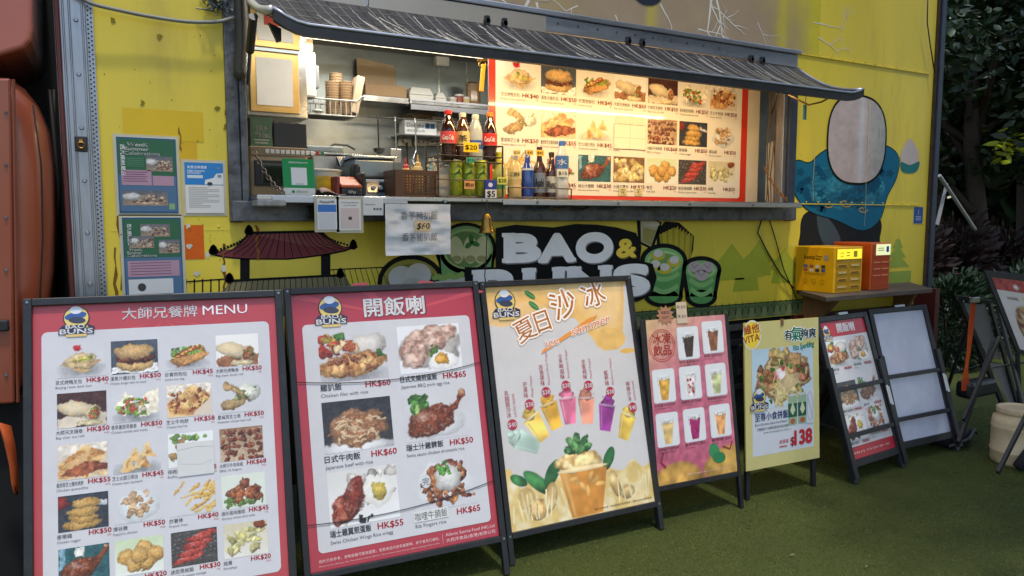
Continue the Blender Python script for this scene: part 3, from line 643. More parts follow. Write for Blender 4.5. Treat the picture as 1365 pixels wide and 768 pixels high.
# lower skirt and chassis
mb = MB(); mb.box(XL, 4.2, YW + .03, YW + .06, .32, ZB - .002); mb.build('skirt', m_dark, TR)
for k in range(5): MB().box(2.2, 4.4, YW - .01, YW + .03, .86 - .1 * k, .90 - .1 * k).build('skirt_rail', m_grime if k == 0 else m_black, TR, bevel=.004)
MB().box(4.2, XR, YW - .02, YW + .02, .55, .928).build('skirt_panel', m_maroon, TR, bevel=.005)
MB().box(.3, 5.4, YW + .4, YW + 1.7, .28, .6).build('chassis', m_dark, TR)
for x in (1.5, 4.6):
    mb = MB(); mb.cyl((x, YW + .12, .42), (x, YW + .42, .42), .42, n=28); wh = mb.build('wheel', m_rubber, TR, bevel=.03)
    MB().cyl((x, YW + .11, .42), (x, YW + .14, .42), .22, n=20).build('rim', m_grime, wh)
# corner post at the left: ribbed aluminium, red edge, perforated strip, rivets, latch
PXL = -.092
MB().box(PXL - .018, PXL, YW - .03, YW + .05, .4, ZT).build('corner_edge', m_maroon, TR, bevel=.004)
mb = MB(); mb.box(PXL, -.002, YW - .028, YW, .4, ZT)
for x in (-.084, -.062, -.018): mb.box(x, x + .008, YW - .036, YW - .028, .4, ZT)
mb.build('corner_post', m_alu, TR, bevel=.003)
mb = MB(); mb.box(-.002, .024, YW - .012, YW, .4, ZT); mb.build('perforated_strip', m_alu, TR)
mb = MB()
for k in range(150):
    z = .95 + .018 * k
    for j in range(2): mb.cyl((.005 + .011 * j, YW - .0125, z + .009 * j), (.005 + .011 * j, YW - .0145, z + .009 * j), .0035, n=6)
o_ = mb.build('perforation', m_dark, TR); o_['kind'] = 'stuff'
rv = None
for k in range(12):
    z = 1.12 + .21 * k
    if rv is None: rv = MB().cyl((0, 0, 0), (0, -.006, 0), .009, .006, 10).v; 
    mb = MB().cyl((-.036, YW - .028, z), (-.036, YW - .035, z), .009, .006, 10); mb.build('rivet', m_alu, TR, smooth=False)
q = P(108, 192, YW - .035)
lt = MB().box(q.x - .022, q.x + .022, YW - .042, YW - .034, q.z - .03, q.z + .03).build('latch', m_black, TR, bevel=.003)
mb = MB(); mb.tube([(q.x + .012 * cos(a), YW - .05, q.z - .006 + .012 * sin(a)) for a in np.linspace(0, 2 * pi, 13)], .0035, 6); mb.box(q.x - .006, q.x + .006, YW - .052, YW - .042, q.z + .005, q.z + .018); mb.build('latch_ring', m_brass, lt)
# right corner
MB().box(XR, XR + .055, YW - .03, YW + .05, .5, ZT).build('corner_post', m_navy, TR, bevel=.004)
MB().box(XR - .028, XR, YW - .012, YW, .93, ZT).build('corner_edge', mat('rusty_edge', (72, 58, 44), .7, .2, var=.4, scale=20), TR)
# riveted seams on the wall
for (pa, pb) in (((1052, 70), (1238, 99)), ((1050, 268), (1225, 277)), ((148, 309), (312, 305))):
    a = P(*pa, YW); b = P(*pb, YW); z = (a.z + b.z) / 2
    MB().box(a.x, b.x, YW - (.008 if pa[0] > 900 else .001), YW, z - .003, z + .003).build('panel_seam', m_yel, TR)
    for k in range(int((b.x - a.x) / .12)):
        x = a.x + .06 + .12 * k; MB().cyl((x, YW, z + .014), (x, YW - (.009 if pa[0] > 900 else .003), z + .014), .006, .004, 8).build('rivet', m_yel, TR)
# window frame
MB().box(OX0 - .085, OX0 - .03, YW - .022, YW, 1.58, 2.95).build('window_frame', m_grime, TR, bevel=.006)
MB().box(OX0 - .03, OX0, YW - .035, YW + .05, 1.60, 2.9).build('window_frame', m_grime, TR, bevel=.005)
MB().box(OX1, OX1 + .075, YW - .03, YW, 1.58, 2.6).build('window_frame', m_navy, TR, bevel=.005)
MB().box(OX1 - .035, OX1, YW - .01, YW + .06, 1.64, 2.62).build('window_frame', m_alu, TR, bevel=.003)
# counter ledge and what hangs below it
CT = 1.70
ct = MB().box(.60, 3.99, 3.30, 3.80, CT - .022, CT).build('counter', m_steel_b, TR, bevel=.004)
mb = MB(); mb.box(.66, 1.28, 3.292, 3.3, CT - .034, CT - .006); mb.box(1.79, 3.99, 3.292, 3.3, CT - .034, CT - .006); mb.build('counter_edge', m_alu_h, ct, bevel=.003)
MB().box(.52, 4.12, 3.44, 3.498, 1.585, CT - .024).build('window_sill', m_grime, TR, bevel=.004)
mb = MB(); mb.box(.84, 1.1, 3.425, 3.44, 1.60, 1.655); mb.build('sill_latch', m_black, TR, bevel=.006)
MB().box(.60, .72, 3.29, 3.44, CT - .05, CT - .02).build('counter_bracket', mat('white_streaked_bracket', (150, 150, 150), .5, .3, var=.4, scale=25, dirt=(60, 60, 60), dirt_amt=.8, dirt_scale=14), TR, bevel=.006)
for k in range(6): 
    x = .95 + .52 * k; MB().cyl((x, 3.293, CT - .02), (x, 3.288, CT - .02), .008, n=10).build('counter_screw', m_steel, ct)
def chain(name, p0, p1, n, m, parent, sag=.03):
    p0 = Vector(p0); p1 = Vector(p1); 
    for k in range(n):
        t = (k + .5) / n; c = p0.lerp(p1, t) - Vector((0, 0, sag * 4 * t * (1 - t))); d = (p1 - p0).normalized(); L_ = (p1 - p0).length / n * .72
        a = Vector((0, 1, 0)) if k % 2 else d.cross(Vector((0, 1, 0))); a = (a - d * a.dot(d)).normalized()
        pts = [c + d * L_ * cos(q) + a * L_ * .55 * sin(q) for q in np.linspace(0, 2 * pi, 11)]
        MB().tube(pts, L_ * .17, 5).build(name, m, parent, smooth=True)
chain('chain_link', P(338, 200, 3.5), P(378, 257, 3.32), 13, mat('worn_chain', (110, 100, 92), .4, .8, var=.3), TR)
chain('chain_link', P(1019, 222, 3.5), P(1049, 266, 3.32), 12, mat('rusty_chain', (130, 96, 60), .5, .6, var=.3), TR)
# hinge rail
RZ0, RZ1 = 2.585, 2.695
MB().box(.56, 4.07, 3.43, YW - .002, RZ0, RZ1 - .03).build('hinge_rail', m_alu_h, TR, bevel=.004)
MB().box(.56, 4.09, 3.415, YW - .002, RZ1 - .028, RZ1).build('rail_cap', m_alu_h, TR, bevel=.006)
a = P(480, 0, 3.42).x; b = P(728, 40, 3.42).x
MB().box(.58, 1.14, 3.42, 3.4285, RZ0 - .02, RZ1 - .034).build('rail_cover', mat('pale_flashing', (168, 160, 148), .35, .5, var=.06, scale=2), TR, bevel=.003)
MB().box(1.15, b, 3.42, 3.4285, RZ0 - .02, RZ1 - .034).build('rail_cover', MATS['pale_flashing'], TR, bevel=.003)
for px_, py_ in ((846, 50), (1008, 70), (660, 28)):
    q = P(px_, py_, 3.42); mb = MB()
    for d in (-.05, .05): mb.cyl((q.x + d, 3.425, RZ0 + .005), (q.x + d, 3.40, RZ0 + .005), .016, n=10); mb.box(q.x + d - .012, q.x + d + .012, 3.40, 3.425, RZ0 - .045, RZ0 + .03)
    mb.box(q.x - .07, q.x + .07, 3.385, 3.41, RZ0 - .05, RZ0 - .03); mb.build('hinge', m_black, TR, bevel=.003)
for k in range(10):
    x = b + .08 + k * .13; MB().cyl((x, 3.43, RZ1 - .06), (x, 3.424, RZ1 - .06), .007, .005, 8).build('rivet', m_grime, TR)
# awning: a sheet sloping down from the rail, its ends curling up like an eave
AX0, AX1, AY, AZ = .605, 4.0, 2.90, 2.316
def awn(u, v, dn=0.0):
    """u along, v from rail (0) to front edge (1)"""
    x = AX0 + (AX1 - AX0) * u + (.05 * (1 - v) * (1 if u > .5 else -.2) * abs(2 * u - 1))
    y = 3.425 + (AY - 3.425) * v
    z = RZ0 - .012 + (AZ - RZ0 + .012) * v - .035 * sin(pi * v) 
    lft = max(0, 1 - (x - AX0) / .13); z += .045 * lft ** 1.8 * v
    rgt = max(0, 1 - (AX1 - x) / .13); z += .035 * rgt ** 2 * v ** 3
    return (x, y, z - dn)
aw = MB().grid(lambda u, v: awn(u, v), 80, 10).build('awning', m_slate, TR, smooth=True, solid=.012)
mb = MB(); n_ = 80
ring = []
for i in range(n_ + 1):
    x, y, z = awn(i / n_, 1); ring.append([(x, y - .002, z + .010), (x, y - .016, z + .004), (x, y - .016, z - .032), (x, y + .010, z - .032), (x, y + .010, z - .008)])
vs_ = [p for r_ in ring for p in r_]; fs_ = [(i * 5 + k, i * 5 + (k + 1) % 5, (i + 1) * 5 + (k + 1) % 5, (i + 1) * 5 + k) for i in range(n_) for k in range(5)] + [(4, 3, 2, 1, 0), tuple(n_ * 5 + k for k in range(5))]
mb.add(vs_, fs_); mb.build('awning_lip', m_black, aw)
mb = MB(); mb.tube([Vector(awn(i / n_, 1)) + Vector((0, -.012, .013)) for i in range(n_ + 1)], .0075, 6); mb.build('awning_trim', m_alu_h, aw, smooth=True)
MB().tube([Vector(awn(0, v)) + Vector((-.006, 0, .008)) for v in np.linspace(0, 1, 11)], .016, 8).build('awning_end_trim', mat('pale_end_trim', (190, 188, 180), .35, .4, var=.05), aw, smooth=True)
MB().tube([Vector(awn(1, v)) + Vector((.004, 0, .008)) for v in np.linspace(0, 1, 11)], .010, 8).build('awning_end_trim', m_alu_h, aw, smooth=True)
# tile ribs and loose pale cracks printed / glued on the sheet
for k in range(70):
    u = .02 + .96 * k / 69; j = random.uniform(-.004, .004)
    MB().tube([Vector(awn(min(1, max(0, u + j * v + .012 * v)), v)) + Vector((0, 0, .0075)) for v in np.linspace(.02, .98, 9)], .0023, 4).build('awning_rib', mat('pale_rib', (126, 124, 120), .4, .3) if k % 3 else m_black, aw)
for j in range(6):
    v0 = .12 + .15 * j; MB().tube([Vector(awn(i / 90, min(.98, v0 + .012 * sin(i * 2.1)))) + Vector((0, 0, .0078)) for i in range(91)], .0016, 4).build('awning_course', MATS['pale_rib'], aw)
rc = random.Random(11); mb = MB()
for k in range(44):
    u = rc.uniform(.03, .97) if k > 24 else rc.uniform(.04, .5); v = rc.uniform(.05, .5); pts = []
    for q in range(rc.randint(5, 11)):
        pts.append(Vector(awn(min(1, max(0, u)), min(.98, v))) + Vector((0, 0, .0085))); u += rc.uniform(-.002, .007); v += rc.uniform(.05, .11)
        if v > .98: break
    if len(pts) > 2: mb.tube(pts, rc.uniform(.0008, .0019), 4)
o_ = mb.build('pale_crack_lines', mat('pale_crack', (196, 190, 178), .4, var=.1), aw); o_['kind'] = 'stuff'
# gas struts and end bracket
mb = MB(); a = P(338, 22, 3.12); b = P(333, 68, 3.3); mb.cyl(a, b, .018, n=12); st = mb.build('gas_strut', m_black, TR, smooth=False)
MB().cyl(b, P(331, 112, 3.46), .008, n=8).build('strut_rod', m_grime, st)
mb = MB(); mb.cyl(P(1041, 112, 3.1), P(1028, 150, 3.42), .012, n=10); mb.build('gas_strut', m_black, TR)
mb = MB(); mb.prism([P(358, 30, 2.98), P(375, 38, 2.98), P(375, 55, 2.98), P(370, 56, 2.98)], (0, .02, 0)); mb.build('awning_bracket', m_black, TR)
# rolled dark blind hanging at the left jamb
mb = MB(); mb.grid(lambda u, v: tuple(P(311 + 15 * u + 3 * sin(v * 3), -20 + 122 * v + 6 * sin(u * 3), 3.42 - .03 * sin(u * pi))), 6, 10); mb.build('hanging_blind', mat('dark_tarpaulin', (50, 50, 46), .7, var=.2, bump=.3, bscale=12), TR, smooth=True, solid=.006)
# cab of the truck at the left edge
Yc = 3.3
def outl(pts, Y): return [P(a_, b_, Y) for a_, b_ in pts]
m_or2 = m_orange
mb = MB(); mb.prism(outl([(-330, 96), (-30, 94), (8, 98), (30, 113), (48, 136), (61, 170), (68, 220), (70, 290), (68, 365), (62, 415), (50, 450), (38, 478), (34, 538), (-330, 560)], Yc), (0, 1.6, 0)); cb = mb.build('cab_body', m_or2, TR, bevel=.11, seg=7); smooth_sharp(cb, 50)
mb = MB(); mb.prism(outl([(-330, 108), (14, 104), (17, 300), (20, 538), (-330, 556)], Yc - .03), (0, .03, 0)); dr = mb.build('cab_door', m_or2, TR, bevel=.008)
MB().tube([P(18, 106, Yc - .035), P(21, 300, Yc - .035), P(24, 536, Yc - .035)], .006, 6).build('door_seam', mat('dull_orange_trim', (112, 56, 40), .4), dr)
mb = MB(); mb.prism(outl([(-330, -160), (40, -160), (44, 40), (41, 54), (32, 64), (0, 74), (-330, 90)], Yc), (0, 1.2, 0)); mb.build('roof_fairing', mat('faded_orange_paint', (160, 86, 70), .35, var=.06, coat=.3), TR, bevel=.015, seg=3)
MB().box(-2.6, -.13, Yc + .75, Yc + .8, .1, ZT).build('dark_gap_sheet', mat('dark_green_black', (22, 26, 26), .6, var=.5, scale=5), TR)  # near-black sheet added to darken the shaded gap beside the cab
mb = MB(); mb.tube([P(66, 120, 3.7), P(78, 250, 3.66), P(74, 380, 3.7)], .012, 6); mb.tube([P(72, 120, 3.75), P(70, 240, 3.7), P(80, 390, 3.72)], .01, 6); mb.build('air_hose', m_rubber, TR, smooth=True)
MB().box(-2.6, -.16, Yc + .05, Yc + .7, .15, .92).build('cab_chassis', m_dark, TR)
for k in range(6): MB().cyl(P(8, 150 + 70 * k, Yc - .03), P(8, 150 + 70 * k, Yc - .037), .006, .005, 10).build('bolt', m_grime, dr)
MB().tube([P(44, 140, Yc + .005), P(55, 220, Yc + .0), P(57, 320, Yc), P(52, 420, Yc + .005), P(38, 470, Yc + .01)], .0035, 6).build('panel_gap', m_dark, cb, smooth=True)
MB().box(P(-40, 300, Yc - .05).x, P(3, 300, Yc - .05).x, Yc - .05, Yc - .031, P(0, 440, Yc).z, P(0, 425, Yc).z).build('door_handle', m_black, dr, bevel=.006)
# LED tubes: one inside the ceiling, a warm one above the menu, plus an added unseen header strip
def area(name, loc, rot, sx, sy, e, c):
    l = bpy.data.lights.new(name, 'AREA'); l.shape = 'RECTANGLE'; l.size = sx; l.size_y = sy; l.energy = e; l.color = c
    o = bpy.data.objects.new(name, l); col.objects.link(o); o.location = loc; o.rotation_euler = rot; return o
LEDY = 3.08
MB().box(1.35, 3.7, LEDY, LEDY + .02, 2.346, 2.360).build('led_strip', m_led, TR)
area('menu_strip_light', (2.55, LEDY + .01, 2.341), (radians(48), 0, 0), 2.35, .02, 15.5, (1.0, .64, .28))
MB().box(1.0, 3.0, 4.22, 4.26, 2.60, 2.63).build('led_strip', mat('neutral_led', (255, 246, 225), .5, emit=(255, 240, 205), estr=5), TR)
area('hatch_ceiling_light', (1.7, 4.24, 2.59), (0, 0, 0), 2.0, .06, 13, (1.0, .93, .82))
MB().box(.7, 1.9, 3.60, 3.62, 2.640, 2.655).build('led_strip', MATS['neutral_led'], TR)  # unseen strip behind the awning lip, added to go with the fill lamp
area('added_header_light', (1.3, 3.60, 2.635), (radians(12), 0, 0), 1.2, .02, 6, (1.0, .93, .84))  # added fill lamp that brightens the left of the counter
area('under_cabinet_light', (.98, 4.35, 2.02), (radians(-25), 0, 0), .5, .04, 1.0, (1.0, .70, .34))
# interior shell
IY = 5.0
mb = MB(); mb.box(.36, 4.3, IY, IY + .02, .66, 2.74); mb.build('inner_wall', m_steel, TR)
MB().box(.34, .36, YW + .05, IY, .66, 2.74).build('inner_wall', m_steel, TR)
MB().box(4.3, 4.32, YW + .05, IY, .66, 2.74).build('inner_wall', m_steel, TR)
MB().box(.34, 4.32, YW + .05, IY + .02, 2.74, 2.76).build('ceiling', mat('ceiling_sheet', (120, 120, 116), .5, .3), TR)
for px_ in (585, 622):
    q = P(px_, 100, IY); MB().box(q.x - .004, q.x + .004, IY - .003, IY, 2.2, 2.74).build('wall_seam', m_steel_b, TR)
q = P(586, 83, IY); MB().box(q.x - .05, q.x + .05, IY - .06, IY, q.z - .035, q.z + .035).build('junction_box', m_wht, TR, bevel=.005)
# fold-down shelf at the right
SZ = 1.105
mb = MB(); fr = [(3.98, 3.07), (5.13, 3.09), (5.5, YW - .004), (4.22, YW - .004)]
sh = mb.prism([(x, y, SZ) for x, y in fr], (0, 0, -.03)).build('fold_down_shelf', m_wood, TR, bevel=.003)
for x in (4.28, 5.3):
    MB().prism([(x, YW - .006, SZ - .032), (x, 3.2 if x < 5 else 3.3, SZ - .032), (x, YW - .006, .74)], (.03, 0, 0)).build('shelf_bracket', mat('worn_wood_bracket', (116, 86, 56), .7, var=.3), TR)
MB().box(5.52, 5.575, 3.3, YW - .03, .5, SZ - .04).build('shelf_post', m_maroon, TR)
# ================================================================ artwork printed on the truck wall
def wp(px, py): q = P(px, py, YW); return (q.x, q.z)
def W5(pts): return [wp(270 + x / 3.5, 250 + y / 3.5) for x, y in pts]        # pagoda area
def W6(pts): return [wp(480 + x / 2.73, 260 + y / 2.73) for x, y in pts]      # lettering area
BLK = (18, 19, 20)
def wall_build(p, name, parent=TR, m=m_ink): return p.build(name, m, (0, YW, 0), (1, 0, 0), (0, 0, 1), (0, -1, 0), parent, base=.0004)
# --- pagoda
p = Print()
roof = [(215, 212), (205, 232), (180, 262), (135, 288), (45, 298), (60, 312), (110, 322), (200, 330), (390, 331), (480, 322), (580, 308), (660, 292), (712, 272), (660, 276), (610, 256), (575, 230), (548, 205)]
p.poly(W5([(x + (6 if x > 380 else -6), y + (7 if y > 265 else -5)) for x, y in roof]), BLK, 1); p.poly(W5(roof), (112, 54, 58), 2)
p.poly(W5([(215, 216), (545, 209), (598, 256), (640, 280), (500, 275)]), (126, 72, 72), 3)
for k in range(17):
    t = k / 16; xt = 218 + 325 * t; xb = 62 + 640 * t; yb = 306 + 22 * sin(pi * min(1, t * 1.05)) - 26 * max(0, t - .5) * 1.6
    p.line(W5([(xt, 212), (xt + (xb - xt) * .32, 262 if abs(t - .5) > .3 else 252), (xb, yb)]), .0032, BLK, 4)
p.line(W5([(210, 212), (550, 205)]), .012, BLK, 4)
for k in range(13):      # beaded hips
    t = k / 12; p.ell(*wp(270 + (212 - 160 * t ** 1.3 * 1.0) / 3.5, 250 + (216 + 82 * t ** .75) / 3.5), .006, .006, BLK, 4, n=8); p.ell(*wp(270 + (550 + 155 * t ** 1.2) / 3.5, 250 + (208 + 68 * t ** .7) / 3.5), .006, .006, BLK, 4, n=8)
def finial(x, y, s=1.0):
    for dy, r in ((0, 9), (-12, 7), (-22, 4)): p.ell(*W5([(x, y + dy * s)])[0], .0029 * r * s * .75, .0029 * r * s * .75, BLK, 5, n=12)
    p.line(W5([(x - 20 * s, y + 4), (x, y + 10), (x + 20 * s, y + 4)]), .008, BLK, 5)
finial(216, 205); finial(550, 200); finial(50, 297); finial(703, 272); finial(125, 428); finial(642, 405)
p.poly(W5([(175, 330), (220, 331), (220, 436), (175, 438)]), BLK, 1); p.poly(W5([(552, 316), (596, 308), (597, 416), (553, 418)]), BLK, 1)
low = [(130, 434), (110, 470), (60, 520), (60, 600), (740, 600), (700, 480), (662, 408)]
p.poly(W5([(x, y - 4) for x, y in low]), BLK, 1); p.poly(W5(low), (126, 118, 88), 2)
for k in range(22):
    t = k / 21; p.line(W5([(134 + 525 * t, 432 - 25 * t), (110 + 600 * t - 20 + 10 * t, 600)]), .003, BLK, 4)
p.line(W5([(110, 436), (662, 408)]), .011, BLK, 5)
p.line(W5([(598, 384), (850, 372)]), .006, BLK, 2)
for k in range(10): p.line(W5([(610 + 25 * k, 384 - 1.1 * k), (640 + 27 * k, 520)]), .0028, BLK, 2)
# little railings by the poster
p.line([wp(243, 376), wp(300, 372)], .006, BLK, 2)
for k in range(5): p.line([wp(248 + 11 * k, 372), wp(248 + 11 * k, 392)], .006, BLK, 2)
wall_build(p, 'pagoda_artwork')
# --- dim sum baskets, cup and fries
def shape(p, pts, c, layer, out=.02, oc=BLK):
    """filled shape with a black outline"""
    p.ring(W6(pts), out * 2, oc, layer); p.poly(W6(pts), oc, layer); p.poly(W6(pts), c, layer + 1)
def el6(cx, cy_, rx, ry, rot=0, n=30): return el_pts(cx, cy_, rx, ry, rot, n)
p = Print()
p.poly(W6(el6(185, 320, 122, 104)), BLK, 1); p.poly(W6(el6(185, 322, 106, 88)), (150, 146, 70), 2); p.poly(W6(el6(185, 326, 94, 76)), (120, 118, 52), 3); p.poly(W6(el6(185, 332, 86, 70)), (88, 88, 44), 4)
p.poly(W6(el6(150, 302, 48, 44)), (196, 194, 190), 5); p.poly(W6(el6(212, 290, 46, 42)), (202, 200, 196), 6); p.poly(W6(el6(190, 335, 40, 34)), (186, 184, 178), 7)
p.poly(W6(el6(385, 200, 112, 100, 0)), BLK, 1); p.poly(W6([(280, 200), (490, 200), (480, 380), (300, 380)]), BLK, 1)
p.poly(W6(el6(385, 200, 98, 88)), (120, 156, 96), 2); p.poly(W6([(291, 214), (480, 214), (466, 380), (304, 380)]), (112, 158, 100), 2); p.poly(W6(el6(388, 196, 88, 74)), (150, 172, 110), 4); p.poly(W6(el6(388, 198, 80, 66)), (98, 128, 72), 5)
for k, x in enumerate((350, 400, 440)):
    p.poly(W6(el6(x, 200, 26, 50, -8 + 8 * k)), (186, 184, 138), 6 + k); p.poly(W6(el6(x, 232, 18, 12)), (140, 140, 90), 9)
for a in (20, 140, 260): p.poly(W6(el6(405 + 14 * cos(radians(a)), 173 + 14 * sin(radians(a)), 16, 9, a)), (60, 110, 56), 10)
p.poly(W6([(215, 350), (255, 310), (330, 290), (390, 285), (390, 350)]), BLK, 11); p.poly(W6([(228, 350), (262, 318), (335, 300), (382, 298), (382, 350)]), (190, 190, 186), 12)
for k in range(12): p.poly(W6(el6(270 + 9 * k, 302 - 4 * sin(k * 1.3) - k * .8, 12, 9, k * 40, 10)), (140, 168, 92), 13 + (k % 2))
wall_build(p, 'steamed_bun_artwork'); p = Print()
# cup
p.poly(W6([(1006, 90), (1050, 78), (1098, 100), (1066, 200), (1012, 176)]), BLK, 1); p.poly(W6([(1020, 96), (1086, 108), (1058, 188), (1022, 170)]), (176, 170, 140), 2); p.poly(W6(el6(1054, 100, 36, 13, 12)), (196, 190, 170), 3); p.poly(W6([(1028, 118), (1078, 128), (1058, 184), (1026, 168)]), (150, 142, 84), 3)
# fries
p.poly(W6([(1078, 130), (1110, 96), (1160, 100), (1215, 150), (1212, 200), (1190, 262), (1080, 220)]), BLK, 1)
for k in range(11):
    x = 1088 + 11 * k; p.poly(W6([(x, 122 + abs(k - 4) * 5), (x + 14, 112 + abs(k - 5) * 6), (x + 14 + (5 - k) * 2, 240), (x + (5 - k) * 2, 240)]), (176, 160, 52) if k % 2 else (150, 136, 46), 2 + (k % 2))
def basket(cx, cy_, rx, ry, hgt, lay):
    p.poly(W6(el6(cx, cy_, rx + 16, ry + 16)), BLK, lay); p.poly(W6([(cx - rx - 16, cy_), (cx + rx + 16, cy_), (cx + rx - 2, cy_ + hgt), (cx - rx + 2, cy_ + hgt)]), BLK, lay); p.poly(W6(el6(cx, cy_ + hgt, rx, 40)), BLK, lay)
    p.poly(W6([(cx - rx, cy_), (cx + rx, cy_), (cx + rx - 16, cy_ + hgt), (cx - rx + 16, cy_ + hgt)]), (92, 150, 84), lay + 1); p.poly(W6(el6(cx, cy_ + hgt, rx - 16, 26)), (92, 150, 84), lay + 1)
    for q in (.35, .7): p.line(W6([(cx - rx + 10 + 12 * q + (rx * 2 - 20 - 24 * q) * t, cy_ + hgt * q + 22 * sin(pi * t)) for t in np.linspace(0, 1, 14)]), .03, (128, 176, 108), lay + 2)
    p.poly(W6(el6(cx, cy_, rx, ry)), (126, 176, 110), lay + 3); p.poly(W6(el6(cx, cy_ + 2, rx - 9, ry - 9)), (166, 198, 132), lay + 4); p.poly(W6(el6(cx, cy_ + 4, rx - 17, ry - 16)), (112, 150, 84), lay + 5)
basket(1240, 272, 58, 34, 98, 6)
for x, y in ((1215, 262), (1262, 262), (1240, 292)): p.poly(W6(el6(x, y, 24, 20)), (176, 162, 160), 13); p.line(W6([(x - 12, y - 10), (x, y + 4), (x + 10, y - 10)]), .004, (110, 96, 98), 14)
basket(1102, 240, 70, 48, 128, 15)
for x, y in ((1080, 212), (1138, 236), (1104, 262), (1070, 250)): p.poly(W6(el6(x, y + 8, 26, 18)), (186, 172, 60), 22); p.poly(W6(el6(x, y, 17, 14)), (204, 198, 190), 23)
wall_build(p, 'dim_sum_artwork')
# --- big lettering
p = Print()
back = [(378, 350), (378, 262), (490, 262), (490, 120), (560, 108), (700, 118), (780, 105), (860, 108), (930, 118), (1000, 138), (1020, 190), (1012, 238), (1060, 250), (1075, 300), (1058, 360), (1010, 386), (960, 392), (930, 420), (378, 420)]
p.poly(W6(back), BLK, 24)
def big(ch, x0, x1, yb, yt, c, lay, ser=(), bd=.105):
    a = wp(480 + x0 / 2.73, 260 + yb / 2.73); b = wp(480 + x1 / 2.73, 260 + yt / 2.73)
    h_ = b[1] - a[1]
    for dc, l_, sh_ in ((tuple(q * .55 for q in c), lay, .007), (c, lay + 1, 0)):
        p.text(ch, a[0] + sh_ + .012, a[1] - sh_ + .012, h_ - .024, dc, l_, bold=bd, wid=b[0] - a[0] - .024)
        for (f0, f1, top) in ser:
            y = a[1] + h_ - .02 if top else a[1]; p.rect(a[0] + (b[0] - a[0]) * f0 + sh_, y - sh_, (b[0] - a[0]) * (f1 - f0), .022, dc, l_ + .3)
LW = (238, 234, 230)
big('B', 520, 652, 246, 138, LW, 26, ((-.06, .3, 0), (-.06, .3, 1))); big('A', 648, 776, 246, 138, LW, 26, ((-.04, .24, 0), (.76, 1.04, 0))); big('O', 782, 914, 246, 136, LW, 26); big('&', 924, 1004, 232, 152, (238, 206, 76), 26, (), .055)
big('B', 412, 566, 400, 268, LW, 26, ((-.06, .3, 0), (-.06, .3, 1))); big('U', 592, 735, 398, 262, LW, 26, ((-.06, .3, 1), (.7, 1.06, 1))); big('N', 752, 905, 394, 256, LW, 26, ((-.06, .3, 1), (.7, 1.06, 1))); big('S', 918, 1048, 368, 250, LW, 26)
wall_build(p, 'lettering')
# --- band of scalloped tiles at the foot of the wall, faint green pines and pavilion
p = Print()
A0 = wp(600, 447); xa, xb = 2.5, 4.36; zt = 1.035
p.rect(xa, ZB + .004, xb - xa, zt - ZB - .004, (92, 112, 70), 1)
for k in range(31):
    x = xa + .06 * k
    p.poly(el_pts(x + .03, ZB + .035, .026, .05, 0, 14, 0, 180) + [(x + .004, ZB + .006), (x + .056, ZB + .006)], (104, 118, 84) if k % 2 else (88, 104, 70), 2)
    p.line(el_pts(x + .03, ZB + .035, .027, .052, 0, 12, 0, 180), .004, (42, 52, 36), 3); p.line([(x, ZB + .03), (x, zt + .014)], .004, (48, 56, 36), 3)
p.line([(xa, zt), (xb, zt)], .006, (50, 58, 38), 3)
FG = (140, 158, 62)
def pine(px, py, s, c):
    x, z = wp(px, py)
    for k in range(3): p.poly([(x - s * (.5 + .35 * k), z - s * (.5 + .55 * k)), (x + s * (.5 + .35 * k), z - s * (.5 + .55 * k)), (x + s * .2, z - s * .45 * k), (x, z + s * .1 - s * .45 * k), (x - s * .2, z - s * .45 * k)], c, 1 + k)
pine(1197, 320, .13, (146, 164, 72)); x, z = wp(1197, 372); p.rect(x - .16, z - .1, .32, .16, (142, 162, 72), 1)
for px_, py_ in ((975, 345), (1012, 340), (1045, 350), (995, 360)):
    x, z = wp(px_, py_)
    p.poly([(x - .16, z - .05), (x + .16, z - .05), (x + .05, z + .05), (x, z + .1), (x - .05, z + .05)], (166, 170, 56), 1 + px_ % 3); p.poly([(x - .12, z - .14), (x + .12, z - .14), (x + .1, z - .05), (x - .1, z - .05)], (160, 168, 54), 1)
wall_build(p, 'pine_artwork')
# --- grey brown print above the rail, yellow stripes left bare, pale branching cracks
p = Print(); zb_ = RZ1 + .004; x0 = 1.0; x1 = wp(1062, 40)[0]
n1, n2 = 90, 40
gx, gy = np.meshgrid(np.linspace(x0, x1 + .75, n1), np.linspace(3.7, zb_, n2))
nz = vnoise(gx, gy, 2.2, 5) * .6 + vnoise(gx, gy, 6, 6) * .4
edge = np.clip((x1 + .35 - gx + (nz - .5) * .5) / .55, 0, 1)
stripe = np.zeros_like(gx)
for px_ in (868, 1043, 1085): stripe = np.maximum(stripe, np.exp(-((gx - wp(px_, 30)[0]) / .035) ** 2))
mixk = np.clip(edge * (1 - .6 * stripe) * (.8 + .4 * nz), 0, 1)[..., None]
img = np.array((196, 186, 46)) / 255 * (1 - mixk) + np.array((152, 134, 112)) / 255 * mixk
p.pic(img, x0, zb_, x1 + .75 - x0, 3.7 - zb_, 1, mixk[..., 0] > .10)
def crack(x, z, ang, ln, wd, depth=0):
    pts = [(x, z)]; n = 7
    for k in range(n):
        ang += rc.uniform(-.22, .22); x += cos(ang) * ln / n; z += sin(ang) * ln / n
        if z < zb_ + .004: break
        pts.append((x, z))
        if depth < 2 and rc.random() < .4: crack(x, z, ang + rc.choice((-1, 1)) * rc.uniform(.5, 1.1), ln * .5, wd * .6, depth + 1)
    if len(pts) > 1: p.line(pts, [wd * 1.35 * (1 - .75 * i / len(pts)) for i in range(len(pts))], (206, 202, 192), 3 + depth)
rc = random.Random(4)
